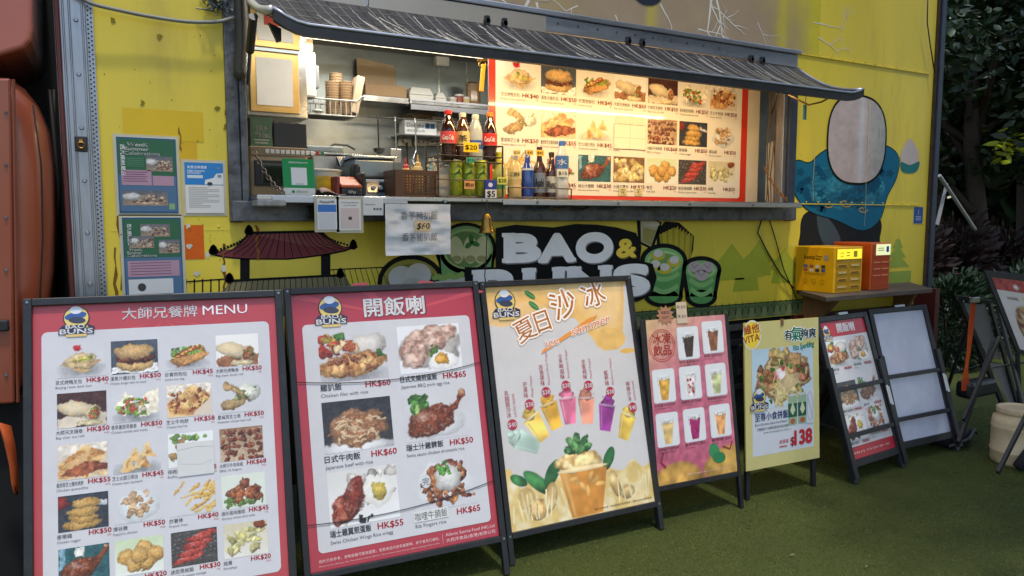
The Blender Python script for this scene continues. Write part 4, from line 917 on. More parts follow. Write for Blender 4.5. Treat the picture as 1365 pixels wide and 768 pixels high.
for px_, py_, a, l, wd in ((950, -10, -1.7, .42, .016), (955, 0, -1.1, .5, .013), (705, 0, -2.0, .4, .014), (715, 5, -1.2, .3, .012), (660, 10, -.2, .5, .008), (820, 20, -1.3, .35, .007), (880, 5, -1.0, .35, .008), (930, 55, -.1, .4, .006), (1010, 30, -.8, .3, .005), (560, -30, -.6, .4, .008), (1085, 30, -.1, .3, .006), (1090, 50, -.35, .3, .006), (770, 8, -2.6, .3, .006)):
    x, z = wp(px_, py_); crack(x, max(z, zb_ + .05), a, l, wd)
x, z = wp(862, -2); p.ell(x, z + .05, .12, .09, (40, 46, 60), 7)
wall_build(p, 'faded_tree_artwork')
# --- the wall carries a painted figure here; it is left out, only plain patches of its colours stand in
p = Print()
def W7(pts): return [wp(1000 + x / 3.492, 110 + y / 3.492) for x, y in pts]
def cat(pts, k=5):
    out = []; n = len(pts)
    for i in range(n):
        p0, p1, p2, p3 = [np.array(pts[(i + q) % n], float) for q in (-1, 0, 1, 2)]
        for t in np.linspace(0, 1, k, endpoint=False): out.append(tuple(.5 * (2 * p1 + (p2 - p0) * t + (2 * p0 - 5 * p1 + 4 * p2 - p3) * t * t + (3 * p1 - p0 - 3 * p2 + p3) * t ** 3)))
    return out
body = cat([(188, 430), (215, 366), (275, 376), (330, 330), (400, 300), (560, 296), (640, 300), (690, 350), (680, 440), (636, 530), (600, 640), (520, 688), (400, 640), (280, 600), (215, 530)])
base_ = cat([(262, 610), (400, 600), (560, 610), (606, 650), (600, 720), (570, 800), (260, 800), (236, 700)])
p.ring(W7(base_), .016, BLK, 1.5); p.ring(W7(body), .016, BLK, 3.5); p.poly(W7(base_), (30, 33, 36), 2); p.poly(W7(cat([(310, 620), (370, 640), (420, 740), (340, 750)])), (66, 80, 86), 3)
p.poly(W7(body), (22, 100, 132), 4)
img = Pic(70, 60, (24, 108, 138), 3); img.mix(np.clip((img.n(3) - .45) * 3, 0, .6), (16, 72, 104)); img.mix(np.clip((img.n(4) - .6) * 4, 0, .5), (60, 150, 170))
a = W7([(250, 600)])[0]; b = W7([(640, 380)])[0]; mk = ((img.X / img.asp - .5) ** 2 + (img.Y - .5) ** 2) < .23
p.pic(img.out(), a[0], a[1], b[0] - a[0], b[1] - a[1], 5, mk)
rc = random.Random(9)
for k in range(60):
    x = rc.uniform(225, 650); y = rc.uniform(400, 590)
    if abs(x - 440) > 90 and y < 590 - max(0, 320 - x) * .6 and y < 620 - max(0, x - 560) * 1.4:
        for q in range(5): p.poly(W7(el_pts(x + 11 * cos(q * 1.257), y + 11 * sin(q * 1.257), 9, 7, q * 72, 8)), (16, 80, 112), 6 + .2 * (k % 5))
img = Pic(60, 70, (184, 168, 164), 3); img.mix(np.clip((img.X / img.asp - .66) * 3, 0, 1) * .5, (140, 170, 176)); img.mix(np.exp(-((img.X / img.asp - .56) / .05) ** 2) * .6, (200, 204, 214)); img.mix(np.clip(img.n(2) - .4, 0, 1) * .5, (120, 106, 104))
mk = (np.abs(img.X / img.asp - .5) ** 2.6 + np.abs(img.Y - .5) ** 2.6) < .16
a = W7([(348, 470)])[0]; b = W7([(640, 76)])[0]
p.pic(img.out(), a[0], a[1], b[0] - a[0], b[1] - a[1], 9, mk)
for x, y, s_ in ((440, 560, 34), (520, 590, 26), (360, 570, 22)): p.line(W7([(x + s_ * (1 - t) * cos(7 * t), y + s_ * .7 * (1 - t) * sin(7 * t)) for t in np.linspace(0, .95, 24)]), .007, (190, 156, 84), 8)
a = W7([(348, 470)])[0]; b = W7([(640, 76)])[0]; p.ring([((a[0] + b[0]) / 2 + (b[0] - a[0]) * .494 * np.sign(cos(q)) * abs(cos(q)) ** .77, (a[1] + b[1]) / 2 + (b[1] - a[1]) * .494 * np.sign(sin(q)) * abs(sin(q)) ** .77) for q in np.linspace(0, 6.18, 60)], .016, BLK, 9.5)
p.poly(W7(cat([(742, 262), (774, 305), (784, 350), (768, 400), (742, 412), (714, 400), (698, 350), (710, 305)])), (186, 174, 172), 4); p.poly(W7(cat([(700, 370), (742, 384), (786, 368), (776, 410), (742, 424), (706, 412)])), (40, 112, 114), 5)
wall_build(p, 'painted_patch')
# --- scratches, drips, torn tape left on the panel
p = Print(); rc = random.Random(21)
for px_, py_, l, c_, wd in ((1158, 135, .9, (206, 202, 150), .006), (1175, 110, .5, (206, 202, 150), .004), (1085, 170, .5, (190, 186, 120), .004), (1180, 20, .4, (196, 192, 130), .004), (155, 210, .55, (110, 80, 36), .014), (297, 325, .22, (104, 70, 40), .016), (342, 300, .16, (140, 84, 40), .012), (152, 330, .3, (120, 84, 30), .012), (240, 170, .1, (130, 100, 40), .01)):
    x, z = wp(px_, py_); pts = []; ws = []
    for k in range(9): pts.append((x + rc.uniform(-.006, .006), z - l * k / 8)); ws.append(wd * rc.uniform(.3, 1.2))
    p.line(pts, ws, c_, 22 if px_ > 1000 else 3)
for (x0_, y0_, x1_, y1_, c_) in ((247, 300, 271, 346, (196, 92, 30)), (165, 150, 270, 185, (204, 174, 50)), (240, 186, 262, 215, (202, 166, 48))):
    a = wp(x0_, y1_); b = wp(x1_, y0_); p.rect(a[0], a[1], b[0] - a[0], b[1] - a[1], c_, 1 + (x0_ % 2))
for px_, py_ in ((250, 302), (252, 328), (262, 365), (277, 340), (298, 358), (212, 48), (150, 27), (190, 137), (302, 150), (300, 170), (290, 145)):
    x, z = wp(px_, py_)
    p.poly([(x + rc.uniform(.006, .02) * cos(a) * .8, z + rc.uniform(.006, .02) * sin(a)) for a in np.linspace(0, 5.6, 8)], (190, 186, 170) if py_ > 250 else (128, 116, 40), 4)
for k in range(60):
    x = rc.uniform(.05, .5); z = rc.choice((rc.uniform(1.2, 1.6), rc.uniform(1.9, 2.9))); p.ell(x, z, rc.uniform(.001, .004), rc.uniform(.001, .005), (120, 104, 40), 4, n=6)
wall_build(p, 'wear_marks')['kind'] = 'stuff'
# ---------------------------------------------------------------- notices stuck to the wall
def sheet(name, px0, py0, px1, py1, Y, label, cat, bgc, fn, m=m_paper, parent=None, bendamp=0.0, lam=None):
    """paper on the plane y = Y; fn(print, W, H) draws with the origin at the lower left"""
    q = [P(px0, (py0 + py1) / 2, Y), P(px1, (py0 + py1) / 2, Y)]; zt_ = P((px0 + px1) / 2, py0, Y).z; zb_ = P((px0 + px1) / 2, py1, Y).z
    Wd = q[1].x - q[0].x; Hd = zt_ - zb_; root = thing(name, (q[0].x + Wd / 2, Y, zb_), label, cat)
    MB().box(q[0].x, q[1].x, Y, Y + .0025, zb_, zt_).build('backing', mat('paper_back', (200, 198, 190), .7), root)
    if lam:
        e = .012; MB().box(q[0].x - e, q[1].x + e, Y + .0026, Y + .004, zb_ - e, zt_ + e).build('sleeve', mat('clear_sleeve', lam, .25, var=.1, coat=.5), root)
    p = Print(); p.rect(0, 0, Wd, Hd, bgc, 0); fn(p, Wd, Hd)
    p.build('print', m, (q[0].x, Y, zb_), (1, 0, 0), (0, 0, 1), (0, -1, 0), root, base=.0006)
    return root
def crowd(seed, w_=40, h_=30):
    c = Pic(w_, h_, (96, 100, 110), seed, (150, 130, 110)); c.many(40, c.asp * .6, .6, c.asp * .35, .3, .08, (200, 176, 150), (110, 70, 60)); c.blob(c.asp * .2, .4, .3, .25, (206, 206, 206)); return c.out()
def westk(order):
    def fn(p, W, H):
        G1, B1, PK = (46, 94, 68), (72, 104, 136), (164, 132, 150)
        if order == 0:
            p.rect(.02 * W, .5 * H, .96 * W, .48 * H, G1, 1); p.rect(.02 * W, .02 * H, .96 * W, .48 * H, B1, 1)
            p.text('WestK', .18 * W, .885 * H, .045 * H, WHITE, 3, bold=.04, wid=.34 * W); p.text('Summer', .13 * W, .828 * H, .045 * H, WHITE, 3, bold=.04, wid=.4 * W); p.text('Celebrations', .12 * W, .77 * H, .045 * H, WHITE, 3, bold=.03, wid=.6 * W)
            p.pic(crowd(3), .48 * W, .56 * H, .45 * W, .2 * H, 2, None); p.rect(.06 * W, .37 * H, .5 * W, .2 * H, PK, 2); p.rect(.58 * W, .37 * H, .36 * W, .13 * H, PK, 2); p.pic(crowd(5), .06 * W, .1 * H, .76 * W, .2 * H, 2)
            p.text('西九繽紛夏日', .06 * W, .9 * H, .05 * H, WHITE, 3, rot=-90, wid=.4 * H)
            for k in range(5): p.rect(.09 * W, (.54 - .03 * k) * H, .4 * W * (1 - .1 * (k % 2)), .008 * H, (110, 70, 104), 3); p.rect(.16 * W, (.72 - .025 * k) * H, .28 * W, .007 * H, (90, 140, 110), 3)
            p.rect(.84 * W, .05 * H, .1 * W, .08 * H, (120, 160, 110), 2)
        else:
            p.rect(.02 * W, .5 * H, .96 * W, .48 * H, G1, 1); p.rect(.02 * W, .02 * H, .96 * W, .48 * H, B1, 1)
            p.pic(crowd(7), .3 * W, .76 * H, .5 * W, .16 * H, 2); p.pic(crowd(8), .1 * W, .62 * H, .42 * W, .15 * H, 3); p.pic(crowd(9), .6 * W, .55 * H, .36 * W, .17 * H, 2)
            p.text('WestK', .1 * W, .585 * H, .035 * H, WHITE, 4, bold=.03); p.text('Summer', .06 * W, .548 * H, .035 * H, WHITE, 4, bold=.03); p.text('Celebrations', .06 * W, .51 * H, .035 * H, WHITE, 4, bold=.03, wid=.5 * W)
            p.rect(.06 * W, .26 * H, .88 * W, .2 * H, PK, 2); p.rect(.06 * W, .04 * H, .76 * W, .19 * H, (196, 198, 200), 2); p.ell(.28 * W, .13 * H, .07 * W, .05 * H, (60, 60, 62), 3)
            p.text('西九繽紛夏日', .08 * W, .92 * H, .045 * H, WHITE, 3, rot=-90, wid=.26 * H)
            for k in range(5): p.rect(.1 * W, (.43 - .035 * k) * H, .7 * W, .007 * H, (110, 70, 104), 3)
    return fn
sheet('event_poster', 157, 184, 236, 284, YW - .005, 'green and blue summer event poster taped above its twin on the yellow wall', 'poster', (36, 80, 124), westk(0), lam=(176, 172, 150))
sheet('event_poster', 165, 290, 243, 396, YW - .005, 'faded summer event poster taped below its twin, just over the menu board', 'poster', (36, 80, 124), westk(1), lam=(176, 172, 150))
def parking(p, W, H):
    p.rect(0, .56 * H, W, .44 * H, (40, 120, 186), 1); p.text('免費泊車優惠', .07 * W, .88 * H, .055 * H, WHITE, 2, wid=.5 * W); p.text('FREE PARKING', .07 * W, .815 * H, .035 * H, WHITE, 2); p.text('PRIVILEGES', .07 * W, .775 * H, .035 * H, WHITE, 2); p.text('westk', .78 * W, .89 * H, .03 * H, WHITE, 2, bold=.02)
    p.rect(.06 * W, .69 * H, .4 * W, .06 * H, (190, 204, 214), 2); p.poly([(.5 * W, .57 * H), (.52 * W, .66 * H), (.74 * W, .7 * H), (.82 * W, .79 * H), (W, .8 * H), (W, .57 * H)], (206, 210, 212), 2); p.ell(.64 * W, .585 * H, .07 * W, .035 * H, (50, 60, 70), 3); p.rect(.85 * W, .71 * H, .1 * W, .06 * H, (110, 140, 160), 3)
    for k in range(12): p.rect(.08 * W, (.5 - .035 * k) * H, (.8 if k % 3 else .5) * W * (.7 if k > 8 else 1), .008 * H, (130, 132, 136), 2)
sheet('parking_notice', 247, 217, 298, 284, YW - .005, 'blue and white free parking notice pinned beside the event posters', 'notice', (206, 206, 204), parking, lam=(190, 186, 150))
def bluetag(p, W, H):
    p.text('i', .5 * W, .55 * H, .3 * H, WHITE, 2, 'c', bold=.04)
    for k in range(3): p.rect(.2 * W, (.4 - .1 * k) * H, .6 * W, .04 * H, (160, 180, 210), 2)
sheet('blue_sticker', 1218, 276, 1230, 298, YW - .003, 'small blue sticker near the right corner post', 'sticker', (30, 74, 140), bluetag)
# cable looping along the top left of the wall
pts = [P(95, -12, YW - .06), P(120, 4, YW - .06), P(160, 14, YW - .055), P(200, 22, YW - .05), P(250, 29, YW - .05), P(290, 29, YW - .05), P(310, 24, YW - .045), P(323, 22, YW - .03), P(327, 12, YW - .02), P(322, 4, YW)]
sm = []
for i in range(len(pts) - 1):
    p0, p1, p2, p3 = pts[max(0, i - 1)], pts[i], pts[i + 1], pts[min(len(pts) - 1, i + 2)]
    for t in (0, .25, .5, .75): sm.append(.5 * ((2 * p1) + (p2 - p0) * t + (2 * p0 - 5 * p1 + 4 * p2 - p3) * t * t + (3 * p1 - p0 - 3 * p2 + p3) * t ** 3))
MB().tube(sm + [pts[-1]], .008, 8).build('power_cable', mat('grey_cable', (120, 122, 116), .5), smooth=True, label='grey power cable drooping across the top of the yellow wall', cat='cable')
rc = random.Random(3); q = P(290, 6, YW - .03); mb = MB()
for k in range(46):
    a = q + Vector((rc.uniform(-.05, .05), rc.uniform(-.02, .02), rc.uniform(-.02, .05))); mb.tube([a, a + Vector((rc.uniform(-.04, .04), rc.uniform(-.03, .02), rc.uniform(-.04, .03))), a + Vector((rc.uniform(-.06, .06), rc.uniform(-.03, .02), rc.uniform(-.05, .03)))], .003, 4)
mb.build('wire_tangle', mat('tinsel_grey', (96, 110, 116), .35, .5, var=.4), label='tangle of frayed grey wire above the cable', cat='wire')
mb = MB(); mb.tube([P(1016, 290, YW - .02), P(1010, 310, YW - .02), P(1025, 340, YW - .02), P(1040, 365, YW - .02), P(1058, 384, YW - .02)], .005, 6); mb.tube([P(1024, 288, YW - .02), P(1034, 320, YW - .02), P(1045, 360, YW - .015), P(1062, 398, YW - .02)], .004, 6)
mb.build('charger_cable', m_rubber, smooth=True, label='thin black cables hanging from the counter to the yellow box', cat='cable')
mb = MB(); mb.tube([P(1237, -10, YW - .04), P(1236, 30, YW - .04), P(1240, 60, YW - .035), P(1246, 98, YW - .04)], .005, 6)
mb.build('corner_cable', m_rubber, smooth=True, label='black cable hanging down the right corner post', cat='cable')
# rope light and blue tag under the right end of the awning
rp = [P(1050, 126, 3.2), P(1062, 132, 3.18), P(1078, 140, 3.15), P(1095, 136, 3.1), P(1110, 128, 3.05), P(1125, 130, 3.0), P(1135, 126, 2.97)]
MB().tube(rp, .006, 6).build('rope_light', mat('rope_light', (84, 68, 44), .4, emit=(255, 200, 100), estr=.0), smooth=True, label='warm rope light looped under the right end of the awning', cat='light')
o_ = MB(); q = P(1074, 140, 3.2); o_.box(q.x - .012, q.x + .012, 3.2, 3.21, q.z - .09, q.z); o_.cyl((q.x, 3.205, q.z), (q.x + .01, 3.205, q.z + .07), .003, n=6); o_.build('blue_tag', mat('blue_tag', (36, 92, 120), .5), label='blue tag dangling below the awning near the right jamb', cat='tag', bevel=.003)
# ================================================================ menu boards
RED = (180, 68, 76); PAPER = (203, 202, 206); INK = (52, 52, 58); PRICE = (188, 44, 54)
class Board:
    """local frame: u along the board, v up its slope, n towards the viewer; t = distance from the top edge"""
    def __init__(s, name, prm, label, cat='menu board', group='menu boards standing before the truck'):
        s.x, s.y, s.yaw, s.lean, s.W, s.L, s.zb = prm
        s.u = Vector((cos(s.yaw), sin(s.yaw), 0)); nb = Vector((-sin(s.yaw), cos(s.yaw), 0)); s.v = Vector((0, 0, cos(s.lean))) + nb * sin(s.lean); s.n = s.u.cross(s.v)
        s.back = nb; s.o = Vector((s.x, s.y, s.zb))
        s.root = thing(name, (s.x + s.u.x * s.W / 2, s.y + s.u.y * s.W / 2, 0), label, cat, group)
    def at(s, u, v, n=0.0): return s.o + s.u * u + s.v * v + s.n * n
    def bar(s, name, u0, u1, v0, v1, n0, n1, m, bevel=.003, parent=None):
        mb = MB(); mb.hexa([s.at(u0, v0, n0), s.at(u1, v0, n0), s.at(u1, v0, n1), s.at(u0, v0, n1), s.at(u0, v1, n0), s.at(u1, v1, n0), s.at(u1, v1, n1), s.at(u0, v1, n1)])
        return mb.build(name, m, parent or s.root, bevel=bevel)
    def a_frame(s, fw=.028, depth=.03, top=True, bottom=True, rear=.30, m=None):
        m = m or m_black; dn = -s.zb / cos(s.lean)
        for u0 in (0, s.W - fw): s.bar('leg', u0, u0 + fw, dn + .001, s.L, -.012, depth - .012, m)
        if top: s.bar('top_rail', fw, s.W - fw, s.L - fw, s.L, -.012, depth - .012, m)
        if bottom: s.bar('bottom_rail', fw, s.W - fw, 0, fw, -.012, depth - .012, m)
        for u0 in (.02, s.W - .02):      # rear legs
            a = s.at(u0, s.L - .05, -.03); b = Vector((s.at(u0, 0).x, s.at(u0, 0).y, 0)) + s.back * (s.L * sin(s.lean) + rear); b.z = .001
            MB().beam(a, b, .024, .024, s.back).build('rear_leg', m, s.root, bevel=.002)
        for u0 in (fw / 2, s.W - fw / 2):
            for v0 in (fw / 2, s.L - fw / 2): MB().cyl(s.at(u0, v0, depth - .012), s.at(u0, v0, depth - .009), .006, .005, 10).build('corner_screw', m_steel, s.root)
        a = s.at(.02, s.L * .3, -.03) ; b = s.at(s.W - .02, s.L * .3, -.03)
        MB().beam(a + s.back * .02, b + s.back * .02, .02, .02).build('brace', m, s.root)
    def panel(s, u0, u1, v0, v1, m=None):
        return s.bar('panel', u0, u1, v0, v1, -.010, -.001, m or mat('panel_back', (150, 150, 150), .5), 0)
    def put(s, p, parent=None, name='print', m=None, bend=None): return p.build(name, m or m_poster, s.at(0, s.L), s.u, s.v, s.n, parent or s.root, base=0.0, bend=bend)

def logo(p, cu, ct, h_, lay=6):
    """the shop's round badge with its name; the figure on it is left out"""
    v = -ct; r = h_ * .34
    p.ell(cu, v + .10 * h_, r * 1.07, r * 1.07, (40, 42, 58), lay); p.ell(cu, v + .10 * h_, r * .98, r * .98, (222, 196, 110), lay + 1)
    p.poly(el_pts(cu - .02 * h_, v + .16 * h_, r * .9, r * .36, 10, 20), (52, 88, 150), lay + 2); p.poly(el_pts(cu + .02 * h_, v + .02 * h_, r * .7, r * .3, -6, 20), (58, 62, 80), lay + 2.5); p.poly(el_pts(cu - .01 * h_, v + .34 * h_, r * .5, r * .36, 0, 20), (214, 218, 226), lay + 3)
    p.poly([(cu - .37 * h_, v - .13 * h_), (cu + .35 * h_, v - .13 * h_), (cu + .5 * h_, v - .2 * h_), (cu + .48 * h_, v - .42 * h_), (cu - .5 * h_, v - .42 * h_), (cu - .48 * h_, v - .24 * h_)], (40, 44, 66), lay + 3)
    p.poly([(cu - .3 * h_, v - .42 * h_), (cu + .3 * h_, v - .42 * h_), (cu + .26 * h_, v - .5 * h_), (cu - .26 * h_, v - .5 * h_)], (214, 186, 116), lay + 3)
    p.text('BAO', cu - .03 * h_, v - .235 * h_, .115 * h_, WHITE, lay + 4, 'c', bold=.04, wid=.52 * h_); p.text('&', cu + .3 * h_, v - .235 * h_, .09 * h_, (222, 190, 92), lay + 4, 'c'); p.text('BUNS', cu, v - .40 * h_, .15 * h_, WHITE, lay + 4, 'c', bold=.045, wid=.9 * h_)

def price(p, s_, u, t, h_, lay=5, align='r', c=PRICE):
    p.text(s_, u, -t, h_, c, lay, align, bold=.03, wid=h_ * 4.3)

DISH = {'bun': ('京式烤鴨叉包', 'HK$40', 'Beijing roast duck bun'), 'burger': ('漢魚汁雞扒包', 'HK$50', 'Chicken burger with eel sauce'), 'hotdog': ('珍寶熱狗包', 'HK$45', 'Jumbo hot dog'), 'wrap': ('大師兄烤鴨卷', 'HK$50', 'Big slave duck roll'),
        'wrap2': ('大師兄叉燒卷', 'HK$50', 'Big char siu roll'), 'herbwrap': ('香草墨西哥雞卷', 'HK$50', 'Chicken tortilla with herbs'), 'pizza': ('芝士牛肉餅', 'HK$58', 'Cheese beef 6s'), 'ham': ('夏威夷芝士卷', 'HK$50', 'Hawaiian cheese ham roll'),
        'quesadilla': ('墨西哥芝士雞肉烤餅', 'HK$55', 'Chicken quesadillas'), 'sandwich': ('芝士火腿三明治', 'HK$45', 'Cheese ham sandwich'), 'nuggets_hidden': ('得撚鮮', 'HK$45', 'Raffia'), 'skewers': ('大師兄牛肉串燒', 'HK$68', 'BBQ rib fingers'),
        'nuggets': ('麥樂雞', 'HK$50', 'Chicken nugget'), 'popcorn': ('爆谷雞', 'HK$50', 'Popcorn chicken'), 'fries': ('炸薯條', 'HK$40', 'French fries'), 'wings': ('德州風味雞翅', 'HK$45', 'Germany chicken drum sticks'),
        'drum': ('瑞士汁雞髀', 'HK$30', 'Swiss sauce chicken drumstick'), 'balls': ('魚旦', 'HK$20', 'Fish ball'), 'sausage': ('迷您黑椒腸', 'HK$30', 'Mini black pepper sausage'), 'dumpling': ('燒賣', 'HK$20', 'Dumplings'), 'chips': ('大師兄薯片', 'HK$25', 'Homemade potato chips')}
# ---------------------------------------------------------------- board 1: the full menu
b = Board('menu_board', (-.282, 2.904, -.117, .256, .901, 1.207, .137), 'red menu board with twenty small food pictures, titled MENU, at the far left')
b.a_frame(); b.panel(.02, b.W - .02, .02, b.L - .02)
p = Print(); W_ = b.W
p.rect(.028, -1.18, W_ - .056, 1.152, RED, 0)
for k in range(9):
    a = radians(205 + 16 * k); p.poly([(.46, -.1), (.46 + .5 * cos(a), -.1 + .12 * sin(a)), (.46 + .5 * cos(a + .12), -.1 + .12 * sin(a + .12))], (198, 78, 84), 1) if k in (1, 3, 5, 7) else None
p.rrect(.055, -1.10, .79, .975, .02, PAPER, 2)
logo(p, .167, .088, .118)
p.text('大師兄餐牌', .318, -.09, .042, WHITE, 4, wid=.262, bold=.01); p.text('MENU', .6, -.087, .037, WHITE, 4, wid=.165)
rows = [['bun', 'burger', 'hotdog', 'wrap'], ['wrap2', 'herbwrap', 'pizza', 'ham'], ['quesadilla', 'sandwich', 'nuggets_hidden', 'skewers'], ['nuggets', 'popcorn', 'fries', 'wings'], ['drum', 'balls', 'sausage', 'dumpling']]
us = (.102, .278, .462, .643); ts = (.172, .352, .537, .716, .898)
for j, row in enumerate(rows):
    for i, kd in enumerate(row):
        u, t = us[i], ts[j]; cn, pr, en = DISH[kd]; hh = .125
        p.pic(food(kd, 64, 50, seed=j * 4 + i + 1, bgc=(PAPER if kd in ('bun', 'hotdog', 'herbwrap', 'ham', 'sandwich', 'popcorn', 'fries') else None)), u, -t - hh, .158, hh, 4)
        p.text(cn, u - .004, -t - hh - .022, .0145, INK, 5, wid=min(.084, .0155 * len(cn))); price(p, pr, u + .166, t + hh + .020, .0165); p.text('1PC' + ('S' if (i + j) % 3 else ''), u + .166, -t - hh - .032, .006, PRICE, 5, 'r'); p.text(en, u - .004, -t - hh - .037, .0085, (96, 98, 106), 5, wid=min(.12, .0052 * len(en)))
b.put(p, name='print')
pt = Print(); pt.rrect(.492, -.698, .128, .124, .004, (206, 206, 204), 10); pt.line([(.492, -.60), (.56, -.592), (.62, -.597)], .0012, (170, 170, 170), 11); pt.line([(.5, -.65), (.57, -.66), (.615, -.648)], .0012, (180, 180, 180), 11)
b.put(pt, name='taped_patch', m=m_paper)
# ---------------------------------------------------------------- board 2: rice plates
b = Board('menu_board', (.66, 2.9, -.064, .272, .896, 1.202, .14), 'red menu board with six large rice plates, second from the left')
b.a_frame(); b.panel(.02, b.W - .02, .02, b.L - .02)
p = Print(); W_ = b.W; p.rect(.028, -1.174, W_ - .056, 1.146, (172, 56, 72), 0)
for k in range(9):
    a = radians(200 + 17 * k); p.poly([(.47, -.14), (.47 + .55 * cos(a), -.14 + .16 * sin(a) * -1), (.47 + .55 * cos(a + .13), -.14 + .16 * sin(a + .13) * -1)], (194, 72, 82), 1) if k % 2 else None
p.rrect(.067, -1.105, .77, .945, .02, PAPER, 2); logo(p, .192, .105, .142)
p.text('開飯喇', .341, -.138, .078, (110, 30, 46), 4, wid=.285, bold=.05); p.text('開飯喇', .341, -.138, .078, WHITE, 5, wid=.28, bold=.03)
items = [('chickenrice', .128, .198, '雞扒飯', 'Chicken filet with rice', 'HK$60', .43), ('porkegg', .48, .194, '日式叉燒煎蛋飯', 'Japanese BBQ pork egg rice', 'HK$65', .79), ('beef', .123, .497, '日式牛肉飯', 'Japanese beef with rice', 'HK$60', .43), ('bigdrum', .478, .495, '瑞士汁雞髀飯', 'Swiss sauce chicken drumstick rice', 'HK$50', .79), ('wingegg', .122, .79, '瑞士雞翼煎蛋飯', 'Swiss Chicken Wings Rice w/egg', 'HK$55', .43), ('curry', .487, .788, '咖喱牛腩飯', 'Rib Fingers rice', 'HK$65', .79)]
for k, (kd, u, t, cn, en, pr, ur) in enumerate(items):
    hh = .215 if k < 4 else .225
    p.pic(food(kd, 100, 74, seed=40 + k, bgc=(PAPER if kd in ('chickenrice', 'bigdrum', 'curry') else None)), u, -t - hh, .298, hh, 4)
    p.text(cn, u - .004, -t - hh - .036, .027, INK, 5, wid=min(.172, .03 * len(cn)), bold=.02); price(p, pr, ur, t + hh + .036, .026); p.text(en, u - .004, -t - hh - .063, .0145, (86, 88, 96), 5, wid=min(.27, .0088 * len(en)))
p.rrect(.478, -1.052, .16, .045, .004, (214, 214, 212), 7); p.text('咖哩牛腩飯', .484, -1.046, .032, (70, 72, 80), 8, wid=.148, bold=-.01)
p.ell(.548, -.885, .022, .03, (206, 208, 208), 7); p.text('完', .548, -.902, .03, (60, 60, 66), 8, 'c')
p.text('相片只供參考，食物容器可能有變更，各款食品內容有變更時，將不會另行通知。', .065, -1.142, .0125, (226, 196, 196), 4, wid=.52); p.text('Photos are for reference only. The container may be different. The contents of each item are subject to change without notice.', .065, -1.158, .006, (220, 180, 180), 4, wid=.52)
p.line([(.6, -1.12), (.6, -1.16)], .0012, (226, 190, 190), 4); p.text('Atlantic Sunrise Food (HK) Ltd', .615, -1.133, .0135, (226, 200, 200), 4, wid=.235); p.text('大西洋食品(香港)有限公司', .615, -1.158, .0145, (226, 200, 200), 4, wid=.235)
b.put(p)
m_bcord = mat('thin_black_cord', (40, 38, 40), .7)
for t0, t1, sag in ((.40, .385, .035), (.985, .93, .03)):
    MB().tube([b.at(.03 + (W_ - .06) * q, b.L - (t0 + (t1 - t0) * q + sag * 4 * q * (1 - q)), .006) for q in np.linspace(0, 1, 14)], .0018, 5).build('cord', m_bcord, b.root)
# ---------------------------------------------------------------- board 3: shaved ice
b = Board('menu_board', (1.589, 2.9, -.032, .246, .895, 1.214, .113), 'white and orange ice drink board with a big mango cup at its foot')
b.a_frame(); b.panel(.02, b.W - .02, .02, b.L - .02)
p = Print(); W_ = b.W; nw, nh = 240, 330
A_ = (W_ - .056) / 1.158
c = Pic(nw, nh, (206, 203, 203), 77); X = c.X / c.asp * (W_ - .056) + .028; Y = c.Y * 1.158 + .028
n1 = c.n(3); n2 = c.n(9)
og = (238, 194, 126)
c.mix(np.clip((.175 + .03 * np.sin(X * 9) - .22 * np.clip(X - .1, 0, .2) - Y + .03) / .006, 0, 1) * (X < .42), og)
k1 = np.clip((.17 + .34 * np.clip((X - .40) / .25, 0, 1) ** 1.5 * 0 - Y) / .006, 0, 1); c.mix(k1 * 0, og)
wave = .11 + .10 * (X > .2) * np.clip((X - .3) / .2, 0, 1) + .18 * np.clip((X - .52) / .15, 0, 1) - .34 * np.clip((X - .76) / .09, 0, 1) ** 2
c.mix(np.clip((wave - Y) / .006, 0, 1), (238, 188, 104)); c.mix(np.clip((wave - .05 - Y) / .12, 0, 1) * .7, (242, 206, 150))
d = np.sqrt(((X - .72) / .10) ** 2 + ((Y - .33) / .06) ** 2); c.mix(np.clip((1 - d) / .05, 0, 1), (238, 188, 100)); d = np.sqrt(((X - .82) / .05) ** 2 + ((Y - .40) / .014) ** 2); c.mix(np.clip((1 - d) / .1, 0, 1), (240, 186, 84))
# juice splash at the foot
edge = 1.02 - .06 * np.abs(np.sin(X * 17 + 3 * n1)) ** 3 - .12 * np.abs(X - .46) ** 1.1 - .07 * (n2 - .5) - .10 * np.exp(-((X - .80) / .025) ** 2) * (n2 > .3) - .06 * np.exp(-((X - .07) / .03) ** 2)
sp = np.clip((Y - edge) / .008, 0, 1); t2 = c.n(22) * .6 + c.n(45) * .4
cc = np.array((228, 194, 110)) / 255 * (1 - np.clip((t2 - .4) * 2.2, 0, 1))[..., None] + np.array((246, 234, 196)) / 255 * np.clip((t2 - .4) * 2.2, 0, 1)[..., None]; c.mix(sp * .95, cc)
